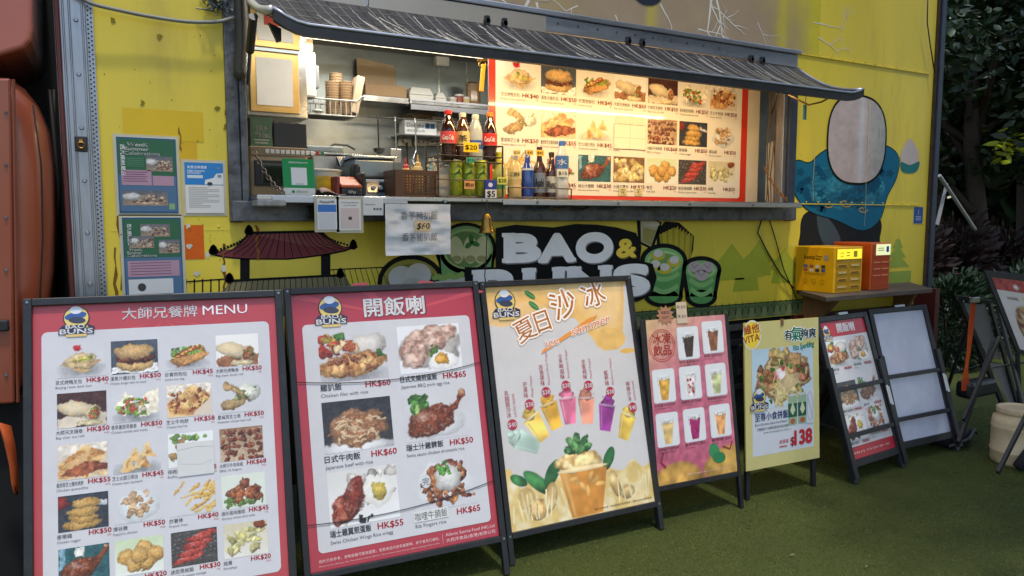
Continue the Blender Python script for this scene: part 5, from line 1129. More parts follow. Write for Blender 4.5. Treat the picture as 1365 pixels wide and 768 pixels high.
# work in picture units from here on
def pu(u): return (u - .028) / (W_ - .056) * c.asp
def pv(t): return (t - .028) / 1.158
S = 1 / 1.158
for u, t, rx, ry, a in ((.20, .985, .1, .035, 40), (.285, .955, .075, .035, -55), (.62, .93, .065, .03, -60), (.1, .96, .05, .025, 30)): c.blob(pu(u), pv(t), rx * S, ry * S, (40, 110, 60), rot=a, c2=(70, 150, 80), nz=.04)
c.blob(pu(.13), pv(1.05), .05 * S, .055 * S, (232, 194, 116), c2=(244, 214, 144), nz=.06, sh=.3); c.blob(pu(.19), pv(1.11), .07 * S, .05 * S, (228, 176, 100), c2=(244, 204, 132), ts=30, nz=.15); c.blob(pu(.265), pv(1.06), .034 * S, .075 * S, (234, 188, 112), c2=(246, 214, 146), nz=.1, rot=16); c.blob(pu(.64), pv(1.06), .03 * S, .07 * S, (234, 188, 112), c2=(246, 214, 146), rot=-14, nz=.12); c.blob(pu(.71), pv(1.11), .05 * S, .035 * S, (234, 194, 122), nz=.2, c2=(248, 222, 160), ts=24)
for k in range(34):
    u0 = random.Random(k).uniform(.04, .86); h0 = random.Random(k + 90).uniform(.02, .09); c.stick(pu(u0), pv(1.15), pu(u0 + random.Random(k + 7).uniform(-.03, .03)), pv(1.12 - h0 - .05 * abs(u0 - .46)), .008, (240, 222, 170), sh=.2)
for k in range(3): c.stick(pu(.15 + .035 * k), pv(1.08), pu(.14 + .035 * k), pv(1.14), .005, (214, 156, 84), sh=0)
c.poly([(pu(.318), pv(.945)), (pu(.606), pv(.965)), (pu(.55), pv(1.186)), (pu(.365), pv(1.186))], (228, 148, 54), c2=(240, 178, 84), ts=6, soft=.006); c.poly([(pu(.33), pv(.96)), (pu(.37), pv(.96)), (pu(.40), pv(1.18)), (pu(.375), pv(1.18))], (244, 196, 116)); c.poly([(pu(.56), pv(.98)), (pu(.59), pv(.98)), (pu(.545), pv(1.18)), (pu(.525), pv(1.18))], (206, 126, 44))
for k in range(7): c.blob(pu(.40 + .025 * k), pv(1.0 + .022 * (k % 4)), .03 * S,   .012 * S, (240, 180, 92), rot=30 * k, sh=.2)
c.blob(pu(.46), pv(.92), .138 * S, .055 * S, (236, 172, 76), c2=(252, 222, 150), ts=30, nz=.3, gl=.25, tex=.3); c.blob(pu(.46), pv(.957), .156 * S, .013 * S, (246, 218, 160), nz=0, sh=.2)
for dx, dt, a in ((-.05, .015, 25), (-.035, -.02, 55), (.0, -.035, 90), (.04, -.018, 130), (.055, .012, 160), (-.01, .008, 70), (.02, .012, 115)): c.blob(pu(.445 + dx), pv(.845 + dt), .036 * S, .021 * S, (48, 104, 58), rot=a, c2=(96, 150, 84), ts=40, nz=.2, tex=.35)
# seven small cups
cups = [(.164, .79, (186, 216, 200), -62, 0), (.232, .722, (234, 190, 78), -28, 1), (.322, .675, (230, 168, 44), -14, 2), (.42, .66, (222, 104, 142), 0, 3), (.525, .672, (220, 136, 110), 4, 4), (.636, .722, (146, 44, 138), 14, 5), (.751, .782, (234, 192, 70), 24, 6)]
for u, t, cl, a, k in cups:
    a = -a; r = radians(a); ax = (sin(r) * .06 * S, cos(r) * .06 * S)
    def tr(x, y): return (pu(u) + (x * cos(r) + y * sin(r)) * S, pv(t) + (-x * sin(r) + y * cos(r)) * S)
    c.poly([tr(-.052, -.056), tr(.052, -.056), tr(.034, .076), tr(-.034, .076)], cl, c2=tuple(min(255, q * 1.12) for q in cl), ts=18, soft=.005); c.poly([tr(-.040, -.044), tr(-.028, -.044), tr(-.018, .066), tr(-.026, .066)], tuple(q * .5 + 112 for q in cl), soft=.005)
    q = tr(0, -.072); c.blob(q[0], q[1], .04 * S, .03 * S, cl, rot=-a, c2=tuple(min(255, z * 1.15) for z in cl), ts=30, nz=.25, gl=.12); q = tr(.004, -.094); c.blob(q[0], q[1], .022 * S, .018 * S, tuple(min(255, z * 1.06) for z in cl), nz=.3); q = tr(0, -.056); c.blob(q[0], q[1], .055 * S, .007 * S, tuple(q_ * .5 + 110 for q_ in cl), rot=-a, nz=0, sh=.2)
p.pic(c.out(.7), .028, -1.186, W_ - .056, 1.158, 0)
logo(p, .132, .115, .155)
for u, t, a in ((.275, .075, -35), (.29, .13, -40)): p.ell(u, -t, .034, .013, (54, 128, 70), 4, a); p.line([(u - .028, -t + .02), (u + .028, -t - .02)], .002, (150, 200, 120), 5)
# tilted title, outlined
for dy, c_, bd, l_ in ((0, (214, 160, 100), .11, 3.4), (0, (246, 244, 240), .085, 4), (0, (220, 148, 80), .012, 5)):
    p.text('夏', .19, -.315 + dy, .105, c_, l_, bold=bd, rot=22); p.text('日', .30, -.27, .105, c_, l_, bold=bd, rot=14); p.text('沙', .41, -.215, .135, c_, l_, bold=bd, rot=16); p.text('冰', .60, -.165, .125, c_, l_, bold=bd, rot=14)
for c_, bd, l_ in (((246, 244, 240), .06, 6), ((222, 120, 50), .0, 7)): p.text('ice', .335, -.345, .04, c_, l_, bold=bd, rot=12, sx=1.3); p.text('summer', .49, -.30, .045, c_, l_, bold=bd, rot=14, sx=1.2, shear=.2)
p.poly([(.30, -.375), (.62, -.235), (.66, -.20), (.60, -.215), (.31, -.355)], (230, 150, 66), 5)
fl = [('乳酸菌沙冰', 'LACTIC FRAPPE', '$40', .098, .696), ('芒果味', 'Mango Frappe', '$38', .202, .612), ('百香果味', 'Passion Fruit Frappe', '$38', .302, .563), ('士多啤梨味', 'Strawberry Frappe', '$38', .419, .543), ('水蜜桃味', 'Peach Frappe', '$38', .551, .556), ('藍莓味', 'Blueberry Frappe', '$38', .679, .601), ('檸檬沙冰', 'LEMON FRAPPE', '$40', .806, .696)]
for cn, en, pr, u, t in fl:
    p.ell(u, -t, .026, .026, (176, 46, 70), 4); p.text(pr, u, -t - .01, .021, WHITE, 5, 'c', bold=.02)
    for k, ch in enumerate(cn): p.text(ch, u - .025, -t + .035 + .026 * (len(cn) - 1 - k), .023, (166, 56, 76), 5)
    p.text(en, u + .028, -t + .035, .013, (190, 110, 120), 5, rot=90, wid=min(.17, .0085 * len(en)), shear=.15)
p.text('圖片只供參考，食物容器可能有變更，實物以店內供應為準', .5, -1.168, .009, (90, 70, 40), 4, wid=.35)
b.put(p)
bd3 = b
# ---------------------------------------------------------------- board 4: iced drinks
b = Board('menu_board', (2.494, 2.9, -.057, .157, .541, .869, .204), 'pink iced drinks board with eight cups, beside the mango drink board')
dn = -b.zb / cos(b.lean)
for u0 in (-.022, b.W): b.bar('leg', u0, u0 + .022, dn, b.L + .005, -.02, .006, m_black)
b.bar('bottom_rail', 0, b.W, -.028, -.001, -.02, .006, m_black); b.bar('top_rail', 0, b.W, b.L - .02, b.L - .001, -.024, -.011, m_black)
for u0 in (0, b.W): MB().beam(b.at(u0, b.L - .03, -.03), Vector((b.at(u0, 0).x, 3.27, .001)), .022, .022, b.back).build('rear_leg', m_black, b.root)
b.panel(0, b.W, 0, b.L)
p = Print(); W_, L_ = b.W, b.L
c = Pic(50, 70, (206, 104, 132), 5); X = c.X / c.asp; c.mix(np.clip(.9 - (c.Y * 1.6 + X * .7), 0, 1), (230, 196, 130)); c.mix(np.clip((c.Y - .7) * 2, 0, 1), (190, 80, 110)); c.mix(np.clip((X - .7 + (.3 - c.Y) * .6), 0, .5), (226, 160, 160))
c.blob(c.asp * .25, 1.0, .24, .13, (226, 170, 80), nz=.03); c.blob(c.asp * .95, .95, .28, .13, (228, 176, 84), nz=.03)
p.pic(c.out(), 0, -L_, W_, L_, 0)
p.poly(el_pts(.39, -.735, .035, .042, 20, 16), (60, 140, 90), 3); p.poly(el_pts(.42, -.775, .045, .03, -10, 16), (50, 126, 80), 4); p.line([(.05, -.7), (.03, -.75), (.06, -.78)], .014, (150, 50, 70), 3); p.line([(.45, -.72), (.5, -.74), (.52, -.70)], .012, (150, 60, 60), 3)
p.ring(el_pts(.095, -.14, .085, .085, 0, 36), .004, (190, 60, 60), 3); p.ring(el_pts(.095, -.14, .074, .074, 0, 36), .003, (190, 60, 60), 3); p.text('冰凍', .095, -.13, .052, (196, 62, 52), 4, 'c', bold=.02); p.text('飲品', .095, -.19, .052, (196, 62, 52), 4, 'c', bold=.02)
dr_ = [(.198, .05, (66, 46, 40), '咖啡 $20*$25*', 'Ice / Hot coffee', None), (.37, .03, (140, 84, 56), '奶茶 $20*$25*', 'Ice / Hot Milk', None), (.015, .264, (230, 172, 66), '百香果 $25*$28*', 'Ice / Hot Passion Fruit', None), (.192, .264, (224, 214, 214), '水蜜桃 $25*$28*', 'Ice / Hot Peach', (206, 60, 50)), (.37, .265, (206, 212, 150), '檸檬青檸 $25*$28*', 'Ice / Hot Honey Lemon', None), (.017, .495, (220, 184, 116), '蜂蜜柚子 $25*$28*', 'Herbal Grapefruit Honey', None), (.197, .492, (176, 40, 110), '藍莓梳打 $25', 'Ice Blueberry', None), (.376, .49, (232, 160, 96), '蜜桃茶 $25', 'Ice Honey', None)]
for k, (u, t, cl, cn, en, top) in enumerate(dr_):
    p.rrect(u, -t - .178, .146, .178, .016, (222, 224, 228), 3); q = cup(36, 44, cl, seed=60 + k)
    if top: q.many(6, q.asp * .5, .6, .12, .2, .06, top)
    p.pic(q.out(.6), u + .008, -t - .174, .13, .170, 4); p.text(cn, u, -t - .195, .0125, (60, 30, 40), 5, wid=.14); p.text(en, u + .004, -t - .209, .008, (90, 50, 60), 5)
p.text('*圖片只供參考 Photos are for reference only', .2, -.84, .007, (236, 200, 200), 5, wid=.3)
b.put(p)
p = Print(); star = [(.13 + (.062 if k % 2 else .04) * cos(pi * k / 11), .02 + (.055 if k % 2 else .036) * sin(pi * k / 11)) for k in range(22)]
p.poly(star, (176, 124, 96), 8); p.text('熱飲加', .13, .026, .016, (40, 40, 46), 9, 'c'); p.text('HOT', .13, .0, .015, (40, 40, 46), 9, 'c'); p.rect(.205, -.03, .07, .115, (206, 186, 160), 10)
p.text('熱 $20', .21, .05, .018, (40, 36, 36), 11); p.text('凍 $25', .21, .0, .018, (40, 36, 36), 11)
b.put(p, name='taped_price_note', m=m_paper)
# ---------------------------------------------------------------- board 5: snack platter
b = Board('menu_board', (3.136, 2.9, -.068, .06, .57, .84, .175), 'pale yellow snack platter board priced 138, between the pink board and the easels')
b.bar('panel', 0, b.W, 0, b.L, -.010, -.001, mat('yellow_foam_board', (206, 188, 96), .6), 0)
for u0 in (.012, b.W - .045): b.bar('leg', u0, u0 + .026, -b.zb, b.L * .9, -.034, -.0102, m_black)
for u0 in (.012, b.W - .045): MB().beam(b.at(u0, b.L * .85, -.04), Vector((b.at(u0, 0).x, 3.24, .001)), .024, .024, b.back).build('rear_leg', m_black, b.root)
b.bar('clip', .27, .29, b.L - .03, b.L + .008, -.003, .006, mat('brown_tape', (120, 90, 60), .5), .001)
p = Print(); W_, L_ = b.W, b.L
p.rect(0, -L_, W_, L_, (204, 194, 130), 0); p.ell(.055, -.07, .062, .078, (238, 206, 70), 2); p.ring(el_pts(.055, -.07, .063, .08), .008, (232, 232, 226), 2); p.text('維他', .055, -.06, .05, (190, 50, 50), 4, 'c', bold=.02, rot=8); p.text('VITA', .052, -.11, .04, (190, 50, 50), 4, 'c', bold=.01, rot=8)
for c_, bd, l_ in (((238, 240, 236), .10, 3), ((30, 60, 70), .045, 4)): p.text('有', .30, -.115, .055, c_, l_, bold=bd); p.text('夠爽', .425, -.115, .055, c_, l_, bold=bd)
for c_, bd, l_ in (((238, 240, 236), .10, 3), ((30, 130, 96), .035, 4)): p.text('氣', .352, -.125, .078, c_, l_, bold=bd)
p.text('Vita Sparkling', .36, -.185, .034, (30, 130, 96), 4, bold=.03, rot=6, wid=.17, shear=.2)
p.rrect(.05, -.765, .473, .61, .004, (206, 210, 218), 1); p.pic(food('platter', 150, 116, seed=91), .052, -.50, .468, .345, 3)
logo(p, .098, .44, .135, 12)
p.text('至尊小食拼盤', .068, -.565, .043, (40, 70, 130), 6, wid=.25, bold=.02); p.text('Boom Brothers Snack Food Platter', .068, -.592, .014, (50, 60, 90), 6, wid=.245); p.text('任選雞翅3件小食薯條或維他氣泡飲品兩罐', .08, -.62, .015, (60, 66, 84), 6, wid=.24); p.text('Includes Vita Sparkling Drinks 330mL x 2', .13, -.64, .009, (60, 66, 84), 6)
for u in (.355, .432):
    p.rrect(u - .034, -.615, .068, .175, .012, (150, 176, 150), 5); p.rect(u - .034, -.57, .068, .08, (46, 92, 70), 6); p.poly([(u, -.48), (u + .02, -.53), (u, -.56), (u - .02, -.53)], (196, 206, 170), 7); p.ell(u, -.594, .02, .016, (170, 100, 66), 7); p.ell(u, -.44, .032, .008, (190, 196, 196), 6)
p.rrect(.462, -.62, .062, .20, .01, (206, 212, 220), 8); p.ring(el_pts(.492, -.52, .024, .085, 0, 20), .006, (176, 184, 196), 9); p.line([(.47, -.45), (.515, -.6)], .006, (170, 180, 190), 9)
p.text('$', .335, -.735, .05, PRICE, 6, bold=.02); p.text('138', .37, -.735, .082, PRICE, 6, wid=.135, bold=.05); p.text('原價單', .25, -.715, .022, PRICE, 6, wid=.07); p.rect(.25, -.735, .06, .006, PRICE, 6)
b.put(p, m=m_paper)
# ---------------------------------------------------------------- boards 6 and 7: black slatted sandwich boards
def slatted(prm, label, draw):
    b = Board('sandwich_board', prm, label, 'menu board', 'black slatted sandwich boards'); dn = -b.zb / cos(b.lean); W_, L_ = b.W, b.L; fw = .042
    for u0 in (-fw, W_): b.bar('leg', u0, u0 + fw, dn, L_ + .035, -.018, .012, m_black)
    b.bar('top_rail', 0, W_, L_ + .001, L_ + .035, -.018, .012, m_black); b.bar('bottom_rail', 0, W_, -.045, -.001, -.018, .012, m_black)
    for u0 in (-.052, W_ + .012): b.bar('front_stile', u0, u0 + .04, dn * .8, L_ - .285, .0122, .032, m_black)
    for t in (.43, .712): b.bar('crossbar', -.01, W_ + .01, L_ - t - .014, L_ - t + .014, .0125, .026, m_black)
    for u0 in (-fw, W_ + .012):
        a = b.at(u0 + .015, L_, -.03); MB().beam(a, Vector((a.x, a.y, 0)) + b.back * .42 + Vector((0, 0, .001)), .035, .025, b.back).build('rear_leg', m_black, b.root, bevel=.002)
        MB().beam(b.at(u0 + .015, .2, -.02), b.at(u0 + .015, .2, -.02) + b.back * .3, .02, .012).build('brace', m_black, b.root)
    b.panel(0, W_, 0, L_, mat('board_backing', (150, 150, 155), .5)); q = Print(); draw(q, W_, L_); b.put(q, m=m_poster)
    for u0, t0 in ((W_ + .006, .46),):
        for k in range(2): b.bar('clip', u0 + .014 * k, u0 + .022 + .014 * k, L_ - t0 - .12 - .01 * k, L_ - t0 - .01 * k, .033, .036, m_wht, .002)
    b.bar('top_clip', W_ * .42, W_ * .62, L_ + .03, L_ + .05, -.01, .02, m_steel_b, .003)
    return b
def mini(p, W, L):
    p.rect(0, -L, W, L, PAPER, 0); p.rect(0, -.1, W, .1, (178, 34, 54), 1); p.rect(0, -L, W, .075, (178, 34, 54), 1); logo(p, .05, .07, .1); p.text('開飯喇', .17, -.075, .055, WHITE, 3, wid=.19, bold=.04)
    for k, (kd, u, t) in enumerate((('chickenrice', .02, .125), ('porkegg', .245, .115), ('beef', .02, .385), ('bigdrum', .245, .375), ('wingegg', .02, .585), ('curry', .245, .555))):
        p.pic(food(kd, 50, 40, seed=70 + k, bgc=PAPER if k % 2 else None), u, -t - .16, .205, .16, 3); p.text('雞扒飯蛋飯'[:3 + k % 3], u + .01, -t - .187, .018, INK, 4); price(p, ('HK$60', 'HK$65', 'HK$60', 'HK$50', 'HK$55', 'HK$65')[k], u + .205, t + .187, .018); p.text('with rice', u + .01, -t - .205, .009, (90, 92, 98), 4)
    p.text('相片只供參考', .03, -L + .03, .012, (230, 190, 190), 3, wid=.4)
slatted((3.952, 2.82, .077, .312, .485, .857, .128), 'black slatted sandwich board with a small red and white rice menu', mini)
def blank(p, W, L):
    c = Pic(30, 40, (184, 187, 206), 6); c.mix(np.clip((c.Y - .36) * 8, 0, 1) * np.clip((.47 - c.Y) * 20, 0, 1) * .3, (172, 175, 196)); p.pic(c.out(), 0, -L, W, L, 0)
slatted((4.551, 2.9, -.025, .297, .541, .857, .131), 'black slatted sandwich board holding blank white sheets', blank)
# ================================================================ menu panel in the hatch
MY = 3.72
mo = P(652, 262, MY); MW = 2.0; MH = 1.0
mp_ = thing('hatch_menu_panel', (mo.x + 1.0, MY, CT), 'large warm lit picture menu panel filling the right half of the hatch', 'menu')
MB().box(mo.x, mo.x + MW, MY, MY + .012, CT + .002, CT + MH).build('panel', mat('panel_back', (150, 150, 150), .5), mp_)
MB().box(mo.x + MW + .004, mo.x + MW + .12, MY + .004, MY + .010, CT + .002, CT + MH).build('side_sheet', mat('cream_sheet', (216, 206, 186), .5, var=.05), mp_)
p = Print(); RD = (206, 56, 40); CRM = (226, 220, 208)
p.rect(0, 0, MW, MH - .02, RD, 0); p.rrect(.042, .032, 1.90, .9, .02, CRM, 1)
cols = [.075 + .2625 * i for i in range(7)]
R1 = ['bun', 'burger', 'hotdog', 'wrap', 'wrap2', 'herbwrap', 'pizza']; R2 = ['ham', 'quesadilla', 'sandwich', 'nuggets_hidden', 'skewers', 'nuggets', 'popcorn']; R3 = ['fries', 'wings', 'drum', 'chips', 'balls', 'sausage', 'dumpling']
for j, (row, tp) in enumerate(((R1, .775), (R2, .522), (R3, .275))):
    for i, kd in enumerate(row):
        u = cols[i]; cn, pr, en = DISH[kd]
        p.pic(food(kd, 58, 40, seed=100 + j * 7 + i, bgc=(CRM if kd in ('bun', 'hotdog', 'herbwrap', 'ham', 'sandwich', 'popcorn') else None)), u, tp - .158, .243, .158, 3)
        p.text(cn, u, tp - .196, .022, (70, 60, 56), 4, wid=min(.12, .0235 * len(cn))); p.text(pr, u + .246, tp - .196, .024, (190, 62, 56), 4, 'r', bold=.025, sx=1.1); p.text('1PC', u + .246, tp - .212, .009, (190, 62, 56), 4, 'r'); p.text(en, u, tp - .216, .012, (120, 110, 104), 4, wid=min(.16, .0075 * len(en)))
p.build('print', print_mat('hatch_print', .3, coat=.5, var=.03), (mo.x, MY - .0005, CT + .004), (1, 0, 0), (0, 0, 1), (0, -1, 0), mp_)
p = Print(); p.rect(.862, .322, .245, .15, (226, 220, 204), 8); p.rect(.875, .475, .225, .05, (222, 214, 196), 8); p.line([(.985, .322), (.985, .472)], .003, (190, 182, 164), 9); p.line([(.862, .39), (1.107, .392)], .003, (190, 182, 164), 9); p.ring([(.862, .322), (1.107, .322), (1.107, .472), (.862, .472)], .003, (180, 172, 150), 9)
p.build('paper_cover', m_paper, (mo.x, MY - .002, CT + .004), (1, 0, 0), (0, 0, 1), (0, -1, 0), mp_)
for u in (.905, 1.03):
    p = Print(); p.rect(u, .035, .06, .05, (206, 196, 150), 8); p.text('完' if u < 1 else '乇', u + .03, .042, .036, (50, 56, 46), 9, 'c'); p.build('price_patch', m_paper, (mo.x, MY - .002, CT + .004), (1, 0, 0), (0, 0, 1), (0, -1, 0), mp_)

# ================================================================ inside the truck
def blk(px0, py0, px1, py1, Y, dep, mb=None):
    mb = mb or MB(); a = P(px0, (py0 + py1) / 2, Y); c = P(px1, (py0 + py1) / 2, Y); zt_ = P((px0 + px1) / 2, py0, Y).z; zb_ = P((px0 + px1) / 2, py1, Y).z
    mb.box(a.x, c.x, Y, Y + dep, zb_, zt_); mb.bb = (a.x, c.x, zb_, zt_); return mb
# upper cabinet with two framed panels
cbY = 4.15
cab = thing('wall_cabinet', P(370, 155, cbY), 'steel upper cabinet with gold framed white panels at the left of the hatch', 'cabinet')
mb = blk(326, -30, 408, 156, cbY + .02, .5); mb.build('carcass', m_steel_b, cab, bevel=.006)
for (y0, y1) in ((-24, 64), (70, 150)):
    fr_ = blk(333, y0, 399, y1, cbY, .019); f_ = fr_.build('door_frame', m_gold, cab, bevel=.004); blk(342, y0 + 8, 390, y1 - 9, cbY - .004, .004).build('panel', mat('foggy_panel', (206, 210, 210), .3, var=.08, scale=5), f_)
blk(333, 65, 399, 69, cbY - .01, .03).build('rail', m_steel, cab)
a = P(352, 20, cbY - .005); MB().box(a.x - .0, a.x + .19, cbY - .008, cbY - .005, a.z - .05, a.z + .06).build('taped_notice', mat('red_notice', (176, 62, 50), .5), cab)
# shelf on the back wall
SHY = 4.72
sz = P(570, 137, SHY).z
sf = thing('wall_shelf', (2.0, SHY, sz), 'long steel wall shelf carrying boxes at the back of the hatch', 'shelf')
xa = P(485, 135, SHY).x; xm = P(545, 135, SHY).x; xb = P(660, 135, SHY).x
MB().box(xa, xm, SHY, IY, sz - .02, sz + .02).build('tray', m_steel_b, sf, bevel=.003)
MB().box(xm + .003, xb, SHY - .03, IY, sz - .02, sz + .002).build('tray', m_steel_b, sf, bevel=.003); MB().box(xm + .003, xb, SHY - .03, SHY - .02, sz - .055, sz - .022).build('lip', m_alu_h, sf); MB().box(xm + .003, xb, SHY - .028, SHY - .022, sz + .003, sz + .016).build('back_rail', m_alu_h, sf)
S0 = sz + .022
# flat cardboard box standing on end and a low open one
bxo = thing('cardboard_box', P(507, 130, 4.8), 'open brown takeaway box with raised lid on the wall shelf', 'box')
q0 = P(482, 130, 4.76); q1 = P(541, 130, 4.76); zt_ = P(510, 80, 4.86).z
MB().box(q0.x + .02, q1.x, 4.74, 4.92, S0, S0 + .075).build('tray', m_dkcard, bxo, bevel=.004)
MB().prism([(q0.x + .03, 4.93, S0 + .07), (q1.x + .0, 4.93, S0 + .07), (q1.x + .0, 4.945, zt_ - .06), (q1.x - .012, 4.945, zt_ - .012), (q0.x + .05, 4.945, zt_ + .015), (q0.x + .03, 4.945, zt_ + .01)], (0, .012, 0)).build('lid', m_card, bxo)
for k, (a0, a1) in enumerate(((545, 578), (580, 595))):
    q0 = P(a0, 130, 4.78); q1 = P(a1, 130, 4.78); r_ = thing('foam_box', ((q0.x + q1.x) / 2, 4.85, S0 - .018), ('white foam lunch box with domed lid beside the brown carton' if k == 0 else 'small white foam tub at the right of the foam lunch box'), 'foam box', 'foam boxes on the wall shelf'); h_ = .105 - .02 * k
    MB().hexa([(q0.x + .01, 4.78, S0 - .018), (q1.x - .01, 4.78, S0 - .018), (q1.x - .01, 4.92, S0 - .018), (q0.x + .01, 4.92, S0 - .018), (q0.x, 4.77, S0 - .018 + h_ * .5), (q1.x, 4.77, S0 - .018 + h_ * .5), (q1.x, 4.93, S0 - .018 + h_ * .5), (q0.x, 4.93, S0 - .018 + h_ * .5)]).build('tray', m_wht, r_, bevel=.004)
    MB().hexa([(q0.x, 4.77, S0 - .016 + h_ * .5), (q1.x, 4.77, S0 - .016 + h_ * .5), (q1.x, 4.93, S0 - .016 + h_ * .5), (q0.x, 4.93, S0 - .016 + h_ * .5), (q0.x + .025, 4.79, S0 - .018 + h_), (q1.x - .02, 4.79, S0 - .018 + h_), (q1.x - .02, 4.91, S0 - .018 + h_), (q0.x + .025, 4.91, S0 - .018 + h_)]).build('lid', m_wht, r_, bevel=.006)
q = P(634, 120, 4.8); mb = MB(); mb.lathe([(.045, 0), (.055, .05), (.052, .12), (.06, .17), (.03, .185)], (q.x, 4.84, S0 - .018), 14, 1, .8); mb.build('paper_bag_stack', mat('plastic_wrapped_bags', (134, 108, 80), .3, var=.3, scale=30, coat=.5), label='plastic wrapped brown paper bags at the right end of the wall shelf', cat='bag')
# hanging yellow cleaver holder at the panel edge
hk = thing('hanging_yellow_handle', P(643, 130, 3.7), 'yellow handled tool hanging on a brass clip beside the menu panel', 'tool')
q = P(643, 104, 3.7); MB().obox(q, (.026, .014, .15), (0, radians(6), 0)).build('handle', mat('yellow_plastic', (206, 150, 30), .4), hk, bevel=.005)
q = P(643, 86, 3.7); MB().tube([q + Vector((.02 * cos(a), 0, .02 * sin(a))) for a in np.linspace(0, 6.28, 12)], .004, 6).build('clip', m_brass, hk); MB().beam(q + Vector((-.03, 0, .02)), q + Vector((.03, 0, .028)), .012, .012).build('rail_hook', m_brass, hk)
# white dispenser, wire basket with cups
q0 = P(405, 100, 4.3); q1 = P(424, 100, 4.3); zt_ = P(415, 69, 4.3).z; zb_ = P(415, 130, 4.3).z
dsp = thing('paper_dispenser', (q0.x, 4.3, zb_), 'tall white wall dispenser beside the gold framed cabinet', 'dispenser'); MB().box(q0.x, q1.x - .01, 4.3, 4.4, zb_, zt_).build('case', m_wht, dsp, bevel=.012); MB().box(q1.x - .008, q1.x + .012, 4.32, 4.4, zb_ + .06, zt_ - .07).build('cover', mat('grey_cover', (120, 124, 126), .4), dsp, bevel=.004); MB().box(q0.x + .0, q1.x - .02, 4.31, 4.38, zt_ + .002, zt_ + .13).build('brown_refill', m_kraft, dsp, bevel=.01)
WBY = 4.35
bk = thing('wire_basket', P(447, 155, WBY), 'white wire basket on the wall holding stacked brown cups', 'basket')
x0 = P(411, 150, WBY).x; x1 = P(482, 150, WBY).x; zb_ = P(447, 154, WBY).z; zt_ = P(447, 133, WBY).z; m_wire = mat('white_coated_wire', (150, 152, 150), .4)
for nm, pts in (('rim', [(x0, WBY, zt_), (x1 - .03, WBY, zt_), (x1 + .005, WBY, zt_ + .03), (x1 + .02, WBY, zt_ + .03)]), ('rim', [(x0, WBY + .2, zt_), (x1, WBY + .2, zt_)]), ('rim', [(x0, WBY, zt_), (x0, WBY + .2, zt_)]), ('rim', [(x0, WBY, zb_), (x1 - .04, WBY, zb_)])): MB().tube(pts, .005, 6).build(nm, m_wire, bk)
for k in range(10):
    x = x0 + (x1 - .03 - x0) * k / 9; MB().tube([(x, WBY, zt_), (x, WBY, zb_), (x, WBY + .2, zb_), (x, WBY + .2, zt_)], .003, 5).build('wire', m_wire, bk)
MB().box(x0 + .01, x1 - .05, WBY + .01, WBY + .19, zb_ - .004, zb_ + .0).build('tray', m_grime, bk)
def cupstack(px_, py0, py1, Y, n, label):
    a = P(px_, py1, Y); zt2 = P(px_, py0, Y).z; r_ = thing('cup_stack', (a.x, Y + .04, a.z), label, 'cups', 'stacked brown paper cups'); h_ = (zt2 - a.z) / n
    for k in range(n):
        MB().lathe([(.034, 0), (.037, h_ * .7), (.042, h_ * .74), (.042, h_ * .96)], (a.x, Y + .04, a.z + k * h_), 14).build('cup', m_kraft, r_)
cupstack(446, 108, 152, 4.36, 13, 'left stack of brown paper cups at the front of the wire basket'); cupstack(464, 108, 152, 4.36, 13, 'middle stack of brown paper cups at the front of the wire basket'); cupstack(451, 97, 140, 4.46, 12, 'taller stack of brown paper cups at the back of the wire basket')
a = P(478, 150, 4.38); MB().obox((a.x - .01, 4.4, a.z + .1), (.045, .1, .22), (0, radians(12), 0)).build('tray_stack', m_card, label='brown paper food trays leaning beside the cup stacks', cat='trays', bevel=.003)
MB().lathe([(.0, 0), (.03, .004), (.034, .01), (.02, .02)], (P(424, 140, 4.36).x, 4.37, P(424, 150, 4.36).z), 12).build('plastic_lid_roll', mat('clear_lid', (186, 190, 188), .2, coat=.5), label='roll of clear plastic lids in the left of the wire basket', cat='lids')
# sockets and the small box on a ledge
for k, px_ in enumerate((538, 559, 577)):
    q = P(px_, 187, IY); r_ = thing('wall_socket', (q.x, IY, q.z - .05), ('left wall socket with a plug in it below the small shelf', 'middle wall socket below the small shelf', 'right wall socket beside the drinks rack')[k], 'socket', 'wall sockets'); MB().box(q.x - .05, q.x + .05, IY - .03, IY - .001, q.z - .045, q.z + .045).build('plate', m_wht, r_, bevel=.006)
    for dx, dz in ((0, .018), (-.018, -.014), (.018, -.014)): MB().box(q.x + dx - .004, q.x + dx + .004, IY - .032, IY - .03, q.z + dz - .007, q.z + dz + .007).build('slot', m_dark, r_)
    if k == 0: MB().cyl((q.x, IY - .03, q.z - .01), (q.x, IY - .06, q.z - .01), .022, n=10).build('plug', m_wht, r_); MB().tube([(q.x, IY - .06, q.z - .02), (q.x, IY - .07, q.z - .15), (q.x + .01, IY - .08, q.z - .4)], .006, 6).build('flex', m_rubber, r_)
q = P(560, 180, 4.86); lg = MB().box(q.x - .16, q.x + .2, 4.82, IY - .001, q.z - .012, q.z).build('small_shelf', m_alu_h, label='small shelf above the wall sockets', cat='shelf', bevel=.003)
def boxd(p, W, H): p.text('Dongbe', .06 * W, .5 * H, .3 * H, (70, 90, 110), 2); p.rect(.64 * W, .45 * H, .14 * W, .38 * H, (40, 90, 140), 2); p.rect(.8 * W, .45 * H, .14 * W, .38 * H, (60, 110, 150), 2); p.text('食品有限公司', .06 * W, .15 * H, .2 * H, (90, 100, 110), 2)
q = P(540, 178, 4.85); q1 = P(582, 178, 4.85)
